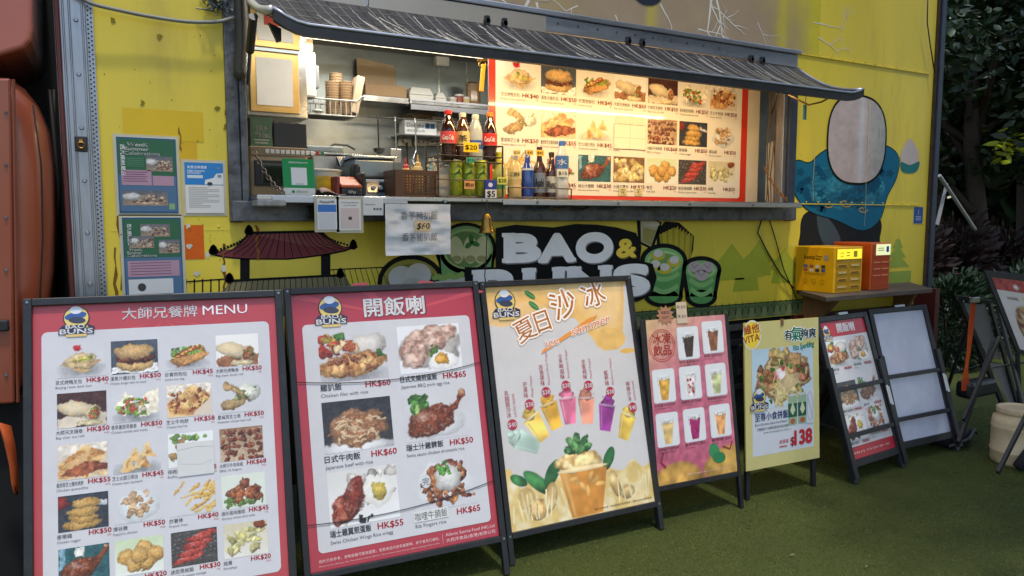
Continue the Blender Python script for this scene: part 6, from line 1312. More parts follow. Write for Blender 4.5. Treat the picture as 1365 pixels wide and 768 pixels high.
bb = thing('label_box', (q.x, 4.85, q.z), 'white and blue label box with string heaped on top', 'box'); MB().box(q.x, q1.x, 4.853, 4.97, lg.location.z + .0125, lg.location.z + .11).build('carton', m_wht, bb); pp = Print(); Wd = q1.x - q.x; pp.rect(0, 0, Wd, .095, (206, 214, 220), 0); boxd(pp, Wd, .095); pp.build('print', m_paper, (q.x, 4.852, lg.location.z + .014), (1, 0, 0), (0, 0, 1), (0, -1, 0), bb)
rc = random.Random(8); mb = MB()
for k in range(26):
    c = Vector((q.x + .13 + rc.uniform(-.1, .1), 4.9 + rc.uniform(-.03, .03), lg.location.z + .115 + rc.uniform(0, .05))); r_ = rc.uniform(.015, .035); mb.tube([c + Vector((r_ * cos(a), rc.uniform(-.004, .004), r_ * .6 * sin(a))) for a in np.linspace(0, 6.28, 9)], .003, 4)
mb.build('string_heap', mat('string', (150, 134, 100), .8), bb)
q = P(588, 168, 4.9); MB().box(q.x - .08, q.x + .12, 4.88, IY - .001, q.z - .1, q.z + .06).build('perforated_box', mat('white_perforated', (170, 172, 170), .5, var=.3, scale=60), label='white perforated box on the back wall behind the cola bottle', cat='box', bevel=.006)
# ---------------------------------------------------------------- on the counter, from the left
C0 = CT + .001
mwY = 3.62
mw = thing('microwave_oven', P(372, 262, mwY), 'beige microwave oven with dark door behind the green payment sign', 'oven')
mb = blk(333, 196, 411, 262, mwY + .01, .36); X0, X1, Z0, Z1 = mb.bb; mb = MB(); mb.box(X0, X1, mwY + .01, mwY + .37, C0, Z1); mb.build('case', m_beige, mw, bevel=.008)
dX = X1 - X0; dZ = Z1 - C0
dr2 = MB().box(X0 + .02, X1 - .02, mwY, mwY + .0095, C0 + dZ * .22, C0 + dZ * .72).build('door', m_black, mw, bevel=.003); MB().box(X0 + .05, X1 - .05, mwY - .003, mwY - .0005, C0 + dZ * .28, C0 + dZ * .66).build('glass', mat('dark_glass', (38, 36, 34), .12, coat=.5), dr2)
MB().box(X0 + .005, X1 - .005, mwY, mwY + .0095, C0 + dZ * .82, Z1 - .004).build('control_strip', mat('tan_strip', (130, 112, 86), .4), mw)
for k in range(12): MB().box(X0 + .07 + .0235 * k, X0 + .088 + .0235 * k, mwY - .004, mwY - .0005, C0 + dZ * .86, Z1 - .014).build('button', mat('red_button', (150, 50, 40), .4) if k == 10 else (mat('green_button', (60, 110, 70), .4) if k == 11 else m_wht), mw, bevel=.002)
Zm = Z1 + .001
def film(p, W, H):
    for k in range(5): p.rect(.08 * W, (.9 - .07 * k) * H, .3 * W, .02 * H, (110, 130, 110), 2)
    p.text('FILM', .3 * W, .55 * H, .17 * H, (206, 210, 196), 2, bold=.03, wid=.55 * W); p.text('910sc', .2 * W, .32 * H, .19 * H, (206, 210, 196), 2, bold=.03, wid=.7 * W); p.rect(.15 * W, .2 * H, .7 * W, .05 * H, (150, 160, 146), 2); p.rect(.2 * W, .1 * H, .6 * W, .05 * H, (150, 160, 146), 2)
q0 = P(334, 180, 3.66); q1 = P(363, 180, 3.66); fb = thing('film_carton', (q0.x, 3.66, Zm), 'dark green carton printed FILM on top of the microwave', 'box'); MB().box(q0.x, q1.x, 3.663, 3.8, Zm, Zm + .135).build('carton', mat('green_carton', (66, 90, 72), .6), fb); pp = Print(); pp.rect(0, 0, q1.x - q0.x, .133, (76, 104, 84), 0); film(pp, q1.x - q0.x, .133); pp.build('print', m_paper, (q0.x, 3.662, Zm + .001), (1, 0, 0), (0, 0, 1), (0, -1, 0), fb)
q0 = P(365, 180, 3.68); q1 = P(409, 180, 3.68); mb = MB(); mb.box(q0.x, q1.x, 3.68, 3.9, Zm, Zm + .12); mb.box(q0.x + .03, q1.x - .03, 3.7, 3.88, Zm + .12, Zm + .128); mb.build('black_case', mat('black_plastic', (26, 27, 30), .35), label='black plastic case on top of the microwave beside the film carton', cat='case', bevel=.008)
# steel food pan with lid and handle
pn = thing('food_pan', P(446, 250, 3.75), 'steel food pan with hooked lid behind the white tub', 'pan')
q0 = P(416, 220, 3.72); q1 = P(480, 220, 3.72); zt_ = P(446, 207, 3.72).z; zl = P(446, 197, 3.72).z
MB().hexa([(q0.x + .02, 3.74, C0), (q1.x - .02, 3.74, C0), (q1.x - .02, 3.98, C0), (q0.x + .02, 3.98, C0), (q0.x, 3.72, zt_), (q1.x, 3.72, zt_), (q1.x, 4.0, zt_), (q0.x, 4.0, zt_)]).build('pan', m_steel_b, pn, bevel=.008); MB().box(q0.x - .01, q1.x + .012, 3.71, 4.01, zt_ + .001, zt_ + .012).build('rim', m_steel_b, pn, bevel=.003)
MB().box(q0.x - .02, q1.x - .07, 3.76, 3.99, zt_ + .013, zl + .01).build('lid', m_steel, pn, bevel=.01); MB().tube([(q0.x + .12, 3.85, zl + .01), (q0.x + .15, 3.85, zl + .03), (q0.x + .22, 3.85, zl + .028), (q0.x + .26, 3.85, zl + .008)], .006, 6).build('lid_handle', m_black, pn); MB().prism([(q0.x + .12, 3.711, zt_ - .005), (q0.x + .24, 3.711, zt_ - .005), (q0.x + .225, 3.70, zt_ - .055), (q0.x + .135, 3.70, zt_ - .055)], (0, -.006, 0)).build('hook', m_steel_b, pn, bevel=.004)
# green payment sign
def stand(pxs, Y, th, label, name, col_, draw):
    q0 = P(pxs[0], 240, Y); q1 = P(pxs[1], 240, Y); zt_ = P((pxs[0] + pxs[1]) / 2, pxs[2], Y).z; Wd = q1.x - q0.x; Hd = zt_ - C0; ln = radians(8)
    r_ = thing(name, ((q0.x + q1.x) / 2, Y, C0), label, 'sign'); u = Vector((1, 0, 0)); v = Vector((0, sin(ln), cos(ln))); n = u.cross(v); o = Vector((q0.x, Y, C0))
    MB().hexa([o, o + u * Wd, o + u * Wd - n * th, o - n * th, o + v * Hd, o + v * Hd + u * Wd, o + v * Hd + u * Wd - n * th, o + v * Hd - n * th]).build('board', col_, r_, bevel=.002)
    MB().prism([o + u * Wd * .5 - n * th, o + u * Wd * .5 + Vector((0, .09, 0)), o + u * Wd * .5 + v * Hd * .6 - n * th], (.006, 0, 0)).build('strut', col_, r_)
    p = Print(); draw(p, Wd, Hd); p.build('print', m_paper, o, u, v, n, r_, base=.0006); return r_
def wechat(p, W, H):
    p.rect(0, 0, W, H, (24, 140, 78), 0); p.rect(0, 0, W, .2 * H, (206, 212, 206), 1); p.text('推薦使用微信支付', .5 * W, .875 * H, .045 * H, WHITE, 2, 'c', wid=.6 * W); p.rect(.26 * W, .28 * H, .5 * W, .48 * H, (214, 218, 222), 2); p.rect(.38 * W, .3 * H, .26 * W, .02 * H, (150, 156, 160), 3); p.ell(.3 * W, .1 * H, .055 * W, .04 * H, (40, 140, 80), 2); p.text('微信支付', .4 * W, .065 * H, .07 * H, (80, 96, 90), 2, wid=.36 * W)
stand((378, 420, 211), 3.37, .006, 'green payment stand sign at the left end of the counter', 'payment_sign', mat('green_acrylic', (24, 130, 76), .3, coat=.3), wechat)
# white tub with yellow label, pink cloth, terminal
q = P(437, 258, 3.5); tb = thing('white_tub', (q.x, 3.6, C0), 'translucent white tub with yellow label behind the payment sign', 'tub')
MB().lathe([(.075, 0), (.08, .01), (.092, .12), (.097, .122), (.097, .13), (.09, .132)], (q.x, 3.6, C0), 22, 1, .8).build('tub', mat('milky_plastic', (186, 188, 176), .35), tb); mb = MB(); mb.grid(lambda u, v: (q.x + .0905 * sin(-.5 + 1.3 * u) , 3.6 - .0905 * .8 * cos(-.5 + 1.3 * u) - .004, C0 + .012 + .085 * v), 8, 1); mb.build('label', mat('yellow_label', (196, 164, 30), .5, var=.3, scale=25), tb)
mb = MB(); x0 = P(426, 260, 3.36).x; x1 = P(458, 260, 3.36).x
mb.grid(lambda u, v: (x0 + (x1 - x0) * u, 3.33 + .13 * v, C0 + .004 + .035 * (sin(u * 5.5 + v) * .5 + .5) * (1 - .5 * u) * sin(pi * min(1, .15 + v))), 16, 8); mb.build('cleaning_cloth', mat('pink_cloth', (166, 140, 130), .9, var=.15, bump=.3), label='crumpled pale pink cloth on the counter edge', cat='cloth', smooth=True, solid=.004)
q = P(468, 258, 3.36); ps = thing('card_terminal', (q.x, 3.36, C0), 'orange and black card terminal on the counter', 'terminal')
MB().hexa([(q.x - .05, 3.34, C0), (q.x + .05, 3.34, C0), (q.x + .05, 3.48, C0), (q.x - .05, 3.48, C0), (q.x - .05, 3.34, C0 + .035), (q.x + .05, 3.34, C0 + .035), (q.x + .05, 3.48, C0 + .085), (q.x - .05, 3.48, C0 + .085)]).build('base', m_black, ps, bevel=.008); MB().hexa([(q.x - .052, 3.345, C0 + .0365), (q.x + .052, 3.345, C0 + .0365), (q.x + .052, 3.47, C0 + .082), (q.x - .052, 3.47, C0 + .082), (q.x - .047, 3.345, C0 + .05), (q.x + .047, 3.345, C0 + .05), (q.x + .047, 3.47, C0 + .095), (q.x - .047, 3.47, C0 + .095)]).build('top', mat('orange_plastic', (176, 84, 42), .4), ps, bevel=.004); MB().box(q.x - .07, q.x - .052, 3.35, 3.45, C0, C0 + .09).build('side_grip', mat('dark_red_plastic', (120, 40, 30), .4), ps, bevel=.006); MB().box(q.x + .054, q.x + .075, 3.36, 3.46, C0, C0 + .11).build('roll_holder', m_black, ps, bevel=.01)
pp = Print(); pp.rect(0, 0, .07, .022, (40, 40, 44), 0); pp.text('KPay', .035, .005, .012, (210, 210, 210), 1, 'c'); pp.build('print', m_paper, (q.x - .035, 3.3395, C0 + .008), (1, 0, 0), (0, 0, 1), (0, -1, 0), ps)
# scale / label printer with steel lid
q0 = P(483, 250, 3.5); q1 = P(528, 250, 3.5); sl = thing('counter_scale', ((q0.x + q1.x) / 2, 3.5, C0), 'grey counter scale with dark display under a steel tray', 'scale')
MB().hexa([(q0.x, 3.5, C0), (q1.x, 3.5, C0), (q1.x, 3.75, C0), (q0.x, 3.75, C0), (q0.x + .005, 3.54, C0 + .09), (q1.x - .005, 3.54, C0 + .09), (q1.x, 3.75, C0 + .09), (q0.x, 3.75, C0 + .09)]).build('base', mat('blue_grey_plastic', (116, 128, 140), .4), sl, bevel=.006); MB().hexa([(q0.x + .03, 3.505, C0 + .025), (q1.x - .02, 3.505, C0 + .025), (q1.x - .02, 3.52, C0 + .025), (q0.x + .03, 3.52, C0 + .025), (q0.x + .03, 3.53, C0 + .075), (q1.x - .02, 3.53, C0 + .075), (q1.x - .02, 3.545, C0 + .075), (q0.x + .03, 3.545, C0 + .075)]).build('display', mat('dark_display', (34, 44, 60), .15), sl)
for k in range(3): MB().cyl((q0.x + .06 + .035 * k, 3.515, C0 + .05), (q0.x + .06 + .035 * k, 3.503, C0 + .047), .010, n=10).build('button', m_wht if k < 2 else mat('red_button', (150, 50, 40), .4), sl)
MB().box(q0.x - .02, q1.x + .02, 3.56, 3.8, C0 + .095, C0 + .19).build('steel_tray', m_steel, sl, bevel=.012); MB().box(q0.x - .03, q1.x + .03, 3.55, 3.81, C0 + .191, C0 + .205).build('tray_lid', m_steel_b, sl, bevel=.004); MB().box(q0.x - .035, q0.x - .004, 3.5, 3.6, C0, C0 + .16).build('black_side', m_black, sl, bevel=.015)
# brown lattice basket with sauce bottles
BX0 = P(527, 250, 3.36).x; BX1 = P(583, 250, 3.36).x; BY0, BY1 = 3.36, 3.52; BH = P(555, 227, 3.36).z - C0
bs = thing('lattice_basket', ((BX0 + BX1) / 2, BY0, C0), 'brown plastic lattice basket holding sauce bottles', 'basket'); m_bp = mat('brown_plastic', (84, 58, 36), .4)
for y in (BY0, BY1):
    MB().box(BX0, BX1, y, y + .005, C0 + BH - .018, C0 + BH).build('rim', m_bp, bs); MB().box(BX0 + .004, BX1 - .004, y, y + .005, C0, C0 + .014).build('foot_rail', m_bp, bs)
    for k in range(14): x = BX0 + .004 + (BX1 - BX0 - .014) * k / 13; MB().box(x, x + .0065, y, y + .004, C0 + .012, C0 + BH - .016).build('slat', m_bp, bs)
    for k in range(7): z = C0 + .02 + (BH - .045) * k / 6; MB().box(BX0 + .004, BX1 - .004, y + .0005, y + .0035, z, z + .0065).build('crossbar', m_bp, bs)
for x in (BX0, BX1 - .005): MB().box(x, x + .005, BY0 + .006, BY1 - .001, C0, C0 + BH).build('side', m_bp, bs)
MB().box(BX0, BX0 + .045, BY0 - .002, BY0 - .0005, C0, C0 + BH).build('corner_panel', m_bp, bs)
def squeeze(px_, c, tip, label, r=.024, h_=.17, y=3.44, capc=None):
    x = P(px_, 230, y).x; t = thing('sauce_bottle', (x, y, C0), label, 'bottle', 'sauce bottles in the lattice basket'); MB().lathe([(r, 0), (r, h_ * .72), (r * .8, h_ * .8), (r * .5, h_ * .83)], (x, y, C0 + .002), 14).build('body', mat('sauce_' + name_c(c), c, .35), t, smooth=False); MB().lathe([(r * .6, h_ * .83), (r * .55, h_ * .9), (r * .25, h_ * .93), (r * .12, h_ * 1.12)], (x, y, C0 + .002), 12).build('nozzle', mat('nozzle_' + name_c(tip), tip, .35), t)
def name_c(c): return '%d_%d_%d' % tuple(c)
squeeze(541, (186, 140, 80), (190, 46, 30), 'sauce bottle with red nozzle at the left of the basket'); squeeze(557, (196, 176, 120), (196, 160, 90), 'cream coloured sauce bottle in the middle of the basket', .026, .185); squeeze(575, (176, 180, 170), (110, 150, 150), 'pale sauce bottle with teal nozzle at the right of the basket', .022, .165); squeeze(549, (206, 190, 40), (200, 180, 60), 'yellow mustard bottle deep in the basket', .02, .14, 3.48)
rc = random.Random(5); mb = MB(); 
for k in range(40):
    c = Vector((P(583, 225, 3.48).x + rc.uniform(-.05, .04), 3.47 + rc.uniform(-.03, .03), C0 + .14 + rc.uniform(0, .05))); mb.cyl(c, c + Vector((rc.uniform(-.02, .02), rc.uniform(-.02, .02), rc.uniform(-.01, .02))), .005, n=5)
mb.box(P(583, 225, 3.48).x - .04, P(583, 225, 3.48).x + .045, 3.43, 3.51, C0, C0 + .15)
mb.build('sachet_cup', mat('pale_sachets', (186, 176, 156), .6, var=.2, scale=40), label='pale cup full of straws and sachets between basket and drinks rack', cat='cup')
# ---------------------------------------------------------------- drinks rack
RY = 3.34
rk = thing('drinks_rack', P(625, 262, RY), 'black two tier wire rack of bottles and cans on the counter', 'rack')
x0 = P(584, 230, RY).x; x1 = P(670, 230, RY).x; zA = C0 + .005; zB = P(627, 216, RY).z; zC = P(627, 193, RY).z; zD = P(627, 240, RY).z; yB = RY + .15
x1b = P(676, 230, RY).x
for x in (x0, x1):
    for y in (RY, yB): MB().tube([(x, y, zA - .005), (x, y, zC)], .0045, 6).build('post', m_black, rk)
for z in (zA, zD, zB, zB + .028, zC):
    MB().tube([(x0, RY, z), (x1, RY, z), (x1, yB, z), (x0, yB, z), (x0, RY, z)], .0032, 5).build('rail', m_black, rk)
for z in (zA, zB):
    for k in range(9): x = x0 + (x1 - x0) * k / 8; MB().tube([(x, RY, z), (x, yB, z)], .002, 4).build('shelf_wire', m_black, rk)
x2 = P(760, 240, RY).x
rk2 = thing('bottle_rail', P(720, 262, RY), 'low black wire rail in front of the bottle row on the counter', 'rack')
for z in (C0 + .006, C0 + .055): MB().tube([(x1b, RY - .012, z), (x2, RY - .012, z), (x2, RY + .1, z)], .0032, 5).build('rail', m_black, rk2)
for x in (x1b, x2): MB().tube([(x, RY - .012, C0), (x, RY - .012, C0 + .056)], .0035, 5).build('post', m_black, rk2)
def liquid(name, c, rough=.12): return mat(name, c, rough, var=.06, coat=.7, spec=.6)
m_clear = mat('clear_pet', (196, 204, 206), .08, var=.03, coat=.8, alpha=.55)
def bottle(px_, z0, top_px, Y, r, prof, body, cap, capc, lab, labc, label, lz=(.3, .55), txt=None, txtc=(230, 230, 230), grp='drink bottles on the counter'):
    x = P(px_, 230, Y).x; H_ = P(px_, top_px, Y).z - z0; t = thing('drink_bottle', (x, Y, z0), label, 'bottle', grp)
    pr = [(r * a, H_ * b) for a, b in prof]; o = MB().lathe(pr, (x, Y, z0), 20).build('body', body, t, smooth=True)
    rn = pr[-1][0]; MB().lathe([(rn * 1.12, H_ * .915), (rn * 1.14, H_ * .99), (rn * .9, H_)], (x, Y, z0), 14).build('cap', mat('cap_' + name_c(capc), capc, .4), t)
    if lab:
        lo, hi = lz; n = 16; mb = MB(); rr_ = r * 1.015; mb.add([(x + rr_ * cos(2 * pi * k / n), Y + rr_ * sin(2 * pi * k / n), z0 + H_ * q) for q in (lo, hi) for k in range(n)], [(k, (k + 1) % n, n + (k + 1) % n, n + k) for k in range(n)]); mb.build('label', mat('label_' + name_c(labc), labc, .4, var=.06), t, smooth=True)
        if txt:
            pp = Print(); hh = H_ * (hi - lo); pp.text(txt, 0, -hh * .2, hh * .42, txtc, 1, 'c', wid=r * 1.35, bold=.02)
            dv = Vector((-x, -Y, 0)).normalized(); pp.build('label_print', m_paper, Vector((x, Y, z0 + H_ * (lo + hi) / 2)) + dv * (rr_ + .0012), Vector((-dv.y, dv.x, 0)), (0, 0, 1), dv, t)
    return t
PET = [(.85, 0), (1, .03), (1, .28), (.95, .33), (1, .38), (1, .62), (.88, .74), (.52, .87), (.44, .93)]
COLA = [(.8, 0), (.95, .03), (.90, .2), (.98, .3), (1, .4), (.98, .55), (.92, .66), (.66, .79), (.44, .88), (.42, .92)]
BEER = [(.95, 0), (1, .02), (1, .55), (.9, .62), (.5, .72), (.42, .8), (.4, .93)]
zT = zB + .004
bottle(598, zT, 147, 3.42, .041, COLA, liquid('cola', (42, 18, 14)), 1, (190, 36, 34), 1, (196, 70, 70), 'cola bottle with red cap and pale red label at the top left of the rack', (.34, .58), 'Coca-Cola')
bottle(617, zT, 151, 3.42, .036, PET, liquid('tea', (70, 40, 20)), 1, (206, 200, 180), 1, (196, 180, 120), 'brown tea bottle with cream cap on the top tier', (.32, .62), '茶', (50, 50, 40))
bottle(634, zT, 153, 3.42, .037, PET, m_clear, 1, (206, 202, 190), 1, (40, 80, 160), 'clear sports drink bottle with blue label on the top tier', (.28, .46), 'POCARI', (230, 236, 240))
bottle(653, zT, 150, 3.42, .038, COLA, liquid('cola', (42, 18, 14)), 1, (196, 120, 40), 1, (196, 40, 34), 'cola bottle with orange cap and bright red label on the top tier', (.34, .58), 'Coca-Cola')
def can(px_, k, label):
    x = P(px_, 240, 3.40).x; z0 = C0 + .009; H_ = P(px_, 214, 3.40).z - z0; t = thing('drink_can', (x, 3.40, z0), label, 'can', 'green cans on the lower tier'); r = .032
    MB().lathe([(r * .85, 0), (r, .008), (r, H_ - .01), (r * .86, H_)], (x, 3.40, z0), 18).build('body', mat('lime_can', (150, 160, 40), .3, .3, var=.4, scale=18, dirt=(30, 84, 40), dirt_amt=.9, dirt_scale=14), t, smooth=True); MB().lathe([(r * .84, H_ + .0003), (r * .84, H_ + .003), (r * .7, H_ + .001)], (x, 3.40, z0), 16).build('lid', m_steel_b, t)
    pp = Print(); pp.text('Lemon', 0, 0, .012, (40, 60, 40), 1, 'c', rot=12, bold=.02); pp.line([(-.018, -.02), (.0, .0), (.02, .025)], .006, (60, 130, 60), 0); dv = Vector((-x, -3.4, 0)).normalized(); pp.build('label_print', m_paper, Vector((x, 3.4, z0 + H_ * .6)) + dv * (r + .0015), Vector((-dv.y, dv.x, 0)), (0, 0, 1), dv, t)
can(608, 0, 'left green drink can on the lower tier of the rack'); can(624, 1, 'middle green drink can below the small teal tag'); can(641, 2, 'right green drink can on the lower tier of the rack')
bottle(665, C0 + .001, 203, 3.42, .036, PET, liquid('lime_soda', (176, 170, 60)), 1, (170, 170, 30), 1, (60, 130, 80), 'lime soda bottle with yellow green cap beside the cans', (.2, .42))
bottle(686, C0 + .001, 207, 3.42, .037, PET, mat('pale_lemon_soda', (196, 170, 110), .12, coat=.7), 1, (206, 200, 190), 1, (206, 190, 130), 'pale lemon soda bottle marked C.C. Lemon', (.44, .66), 'C.C. LEMON', (60, 60, 50))
bottle(703, C0 + .001, 200, 3.42, .034, BEER, liquid('blue_glass', (20, 56, 140)), 1, (150, 150, 140), 1, (176, 190, 200), 'blue glass bottle with pale neck label', (.58, .62))
bottle(719, C0 + .001, 196, 3.42, .034, BEER, liquid('brown_glass', (62, 32, 14)), 1, (60, 40, 26), 1, (110, 122, 140), 'brown beer bottle with grey blue label', (.12, .5), 'Asahi', (30, 36, 50))
bottle(735, C0 + .001, 203, 3.42, .034, BEER, liquid('brown_glass', (62, 32, 14)), 1, (50, 34, 24), 1, (176, 180, 176), 'brown beer bottle with round white label', (.14, .48), 'Blanc', (60, 60, 66))
bottle(749, C0 + .001, 188, 3.38, .037, PET, m_clear, 1, (60, 100, 170), 1, (60, 100, 160), 'clear water bottle with blue label at the right end of the row', (.52, .74), '水', (220, 226, 232))
def ptag(px0, py0, px1, py1, Y, c, s_, ink, label, rot=0):
    def d(p, W, H): p.text(s_, .5 * W, .28 * H, .46 * H, ink, 2, 'c', bold=.02, wid=.78 * W)
    t = sheet('price_tag', px0, py0, px1, py1, Y, label, 'price tag', c, d); t['group'] = 'handwritten price tags'; return t
INKB = (24, 22, 20)
ptag(618, 190, 638, 203, RY - .008, (226, 190, 30), '$20', INKB, 'yellow price tag reading $20 clipped to the top tier of the rack')
ptag(663, 236, 676, 246, RY - .018, (200, 200, 90), '$20', INKB, 'pale green price tag reading $20 beside the blue carton')
ptag(684, 200, 694, 207, 3.38, (206, 190, 130), '$20', INKB, 'small cream price tag reading $20 on the lemon soda neck')
ptag(702, 200, 711, 207, 3.38, (206, 170, 70), '$45', INKB, 'orange price tag reading $45 on the blue bottle neck')
ptag(715, 200, 725, 208, 3.38, (206, 170, 70), '$45', INKB, 'orange price tag reading $45 on the first brown bottle neck')
ptag(743, 226, 757, 236, 3.34, (206, 206, 196), '$15', INKB, 'white price tag reading $15 on the water bottle')
ptag(619, 241, 633, 252, RY - .008, (206, 150, 90), '檸茶 $10', INKB, 'orange price tag on the lower rail of the rack')
ptag(622, 210, 632, 217, RY - .008, (60, 150, 120), '$12', INKB, 'small teal price tag above the middle can')
def c5(p, W, H): p.rect(0, 0, W, .48 * H, (206, 206, 206), 1); p.text('$5', .5 * W, .06 * H, .34 * H, INKB, 2, 'c', bold=.03, wid=.7 * W); p.ell(.45 * W, .74 * H, .2 * W, .13 * H, (206, 212, 226), 2)
q0 = P(647, 250, RY - .03); q1 = P(662, 250, RY - .03); H_ = P(654, 240, RY - .03).z - C0
tc_ = thing('tissue_pack', ((q0.x + q1.x) / 2, RY - .03, C0), 'blue and white tissue pack marked $5 in front of the rack', 'tissue pack'); MB().box(q0.x, q1.x, RY - .029, RY - .012, C0, C0 + H_).build('pack', mat('blue_pack', (44, 60, 140), .4), tc_, bevel=.002); pp = Print(); pp.rect(0, 0, q1.x - q0.x, H_ * .98, (44, 60, 140), 0); c5(pp, q1.x - q0.x, H_ * .98); pp.build('print', m_paper, (q0.x, RY - .0295, C0), (1, 0, 0), (0, 0, 1), (0, -1, 0), tc_)
# ---------------------------------------------------------------- hanging from the counter edge
HY = 3.285
def ali(p, W, H): p.text('AlipayHK', .5 * W, .86 * H, .08 * H, (60, 70, 90), 2, 'c', wid=.8 * W, bold=.02); p.rect(.03 * W, .57 * H, .94 * W, .24 * H, (40, 110, 190), 1); p.rect(.08 * W, .04 * H, .84 * W, .5 * H, (196, 198, 204), 2)
sheet('payment_card', 423, 265, 449, 306, HY, 'blue and white payment card hanging at the left below the counter', 'card', (216, 218, 220), ali, m=print_mat('card_gloss', .2, coat=.4), lam=(196, 200, 200))
def ali2(p, W, H): p.text('Ordering Method', .5 * W, .88 * H, .05 * H, (70, 66, 70), 2, 'c', wid=.8 * W); p.rect(.2 * W, .8 * H, .6 * W, .02 * H, (150, 150, 150), 2); p.rect(.08 * W, .06 * H, .84 * W, .66 * H, (202, 186, 184), 2); p.rect(.42 * W, .34 * H, .16 * W, .1 * H, (60, 60, 62), 3)
sheet('payment_card', 452, 266, 481, 307, HY, 'white and red payment card hanging beside the blue one', 'card', (216, 216, 216), ali2, m=MATS['card_gloss'], lam=(196, 200, 200))
def small(p, W, H):
    for k in range(3): p.rect(.5 * W + .15 * W * k, .3 * H, .1 * W, .12 * H, (90, 96, 110), 2)
    p.rect(.1 * W, .6 * H, .5 * W, .06 * H, (160, 160, 160), 2)
sheet('small_notice', 484, 264, 511, 287, HY, 'small white notice taped under the counter beside the payment cards', 'notice', (206, 208, 210), small)
def pork(p, W, H):
    p.text('香芧豬扒飯', .5 * W, .70 * H, .15 * H, (96, 98, 104), 2, 'c', wid=.56 * W, bold=-.012); p.text('香茅豬扒飯', .5 * W, .28 * H, .15 * H, (90, 92, 98), 2, 'c', wid=.54 * W, bold=-.012); p.rect(.43 * W, .47 * H, .24 * W, .2 * H, (206, 182, 140), 2); p.text('$60', .55 * W, .51 * H, .12 * H, INKB, 3, 'c', wid=.19 * W, bold=.02, shear=.2)
def psheet():
    Y = HY - .01; q0 = P(514, 305, Y); q1 = P(601, 305, Y); zt_ = P(557, 272, Y).z; zb_ = P(557, 340, Y).z; Wd = q1.x - q0.x; Hd = zt_ - zb_
    r_ = thing('plastic_sleeve_sign', ((q0.x + q1.x) / 2, Y, zb_), 'wrinkled white plastic sleeve sign with $60 hanging under the counter', 'sign')
    def wr(u, v): return .010 * (vnoise(np.asarray(u) * 1.0, np.asarray(v) * 2.2, 9, 4) - .5) + .005 * (vnoise(np.asarray(u) + .5 * np.asarray(v), np.asarray(v) * 2.5, 22, 6) - .5)
    mb = MB(); mb.grid(lambda a, b: (q0.x + Wd * a, Y - float(wr(np.array([Wd * a]), np.array([Hd * b]))[0]) + .004, zb_ + Hd * b), 46, 36); mb.build('sheet', mat('plastic_wrapped_paper', (206, 208, 212), .22, var=.04, coat=.5, bump=.35, bscale=22), r_, smooth=True)
    p = Print(); pork(p, Wd, Hd); p.build('print', m_paper, (q0.x, Y, zb_), (1, 0, 0), (0, 0, 1), (0, -1, 0), r_, base=.003, bend=wr, step=.003)
psheet()
q = P(649, 280, HY - .01); bl = thing('brass_bell', (q.x, q.y, P(649, 312, HY - .01).z), 'brass hand bell with a pull cord hanging below the counter', 'bell'); zb_ = P(649, 311, HY - .01).z; zt_ = P(649, 284, HY - .01).z; H_ = zt_ - zb_
MB().lathe([(.040, 0), (.042, .004), (.036, .014), (.028, H_ * .4), (.024, H_ * .7), (.017, H_ * .88), (.006, H_)], (q.x, q.y, zb_), 20).build('bell_body', m_brass, bl, smooth=True); MB().tube([(q.x, q.y, zb_ + H_), (q.x, q.y, CT - .01)], .003, 6).build('hanger', m_black, bl); MB().cyl((q.x, q.y, zb_ - .012), (q.x, q.y, zb_ + .01), .009, n=10).build('clapper', m_black, bl); MB().tube([(q.x, q.y, zb_ - .012), P(648, 345, HY - .01), P(646, 368, HY - .01), P(648, 380, HY - .01), P(650, 390, HY - .01), P(647, 396, HY - .01)], .0028, 5).build('pull_cord', m_rubber, bl)
# dangling clutter under the ledge to the right
rc = random.Random(14)
for k, px_ in enumerate((705, 730, 760, 800, 860, 905)):
    a = P(px_, 272, 3.40); MB().tube([a, a + Vector((.03, .0, -.025)), a + Vector((.08, .0, -.03)), a + Vector((.14, 0, -.005))], .007, 6).build('stowed_cable', mat('stowed_cable_%d' % (k % 3), ((50, 70, 90), (90, 80, 60), (40, 40, 42))[k % 3], .5), TR, smooth=True)
# narrow white fridge door edge and pipes behind the right jamb
q0 = P(1011, 230, 3.8); MB().box(q0.x, q0.x + .075, 3.66, 3.75, C0, P(1013, 190, 3.8).z).build('white_cylinder', m_wht, label='tall white container wedged behind the menu panel by the right jamb', cat='container', bevel=.03)
mb = MB(); rc = random.Random(6)
for k in range(5):
    x = P(1024 + 3 * k, 200, 3.56).x; mb.tube([(x, 3.56, 1.71), (x + rc.uniform(-.03, .03), 3.57, 1.9), (x + rc.uniform(-.03, .03), 3.56, 2.15), (x + rc.uniform(-.03, .03), 3.57, 2.55)], .004, 5)
mb.build('jamb_wires', mat('rusty_wire', (96, 74, 50), .6, .3, var=.4), TR)

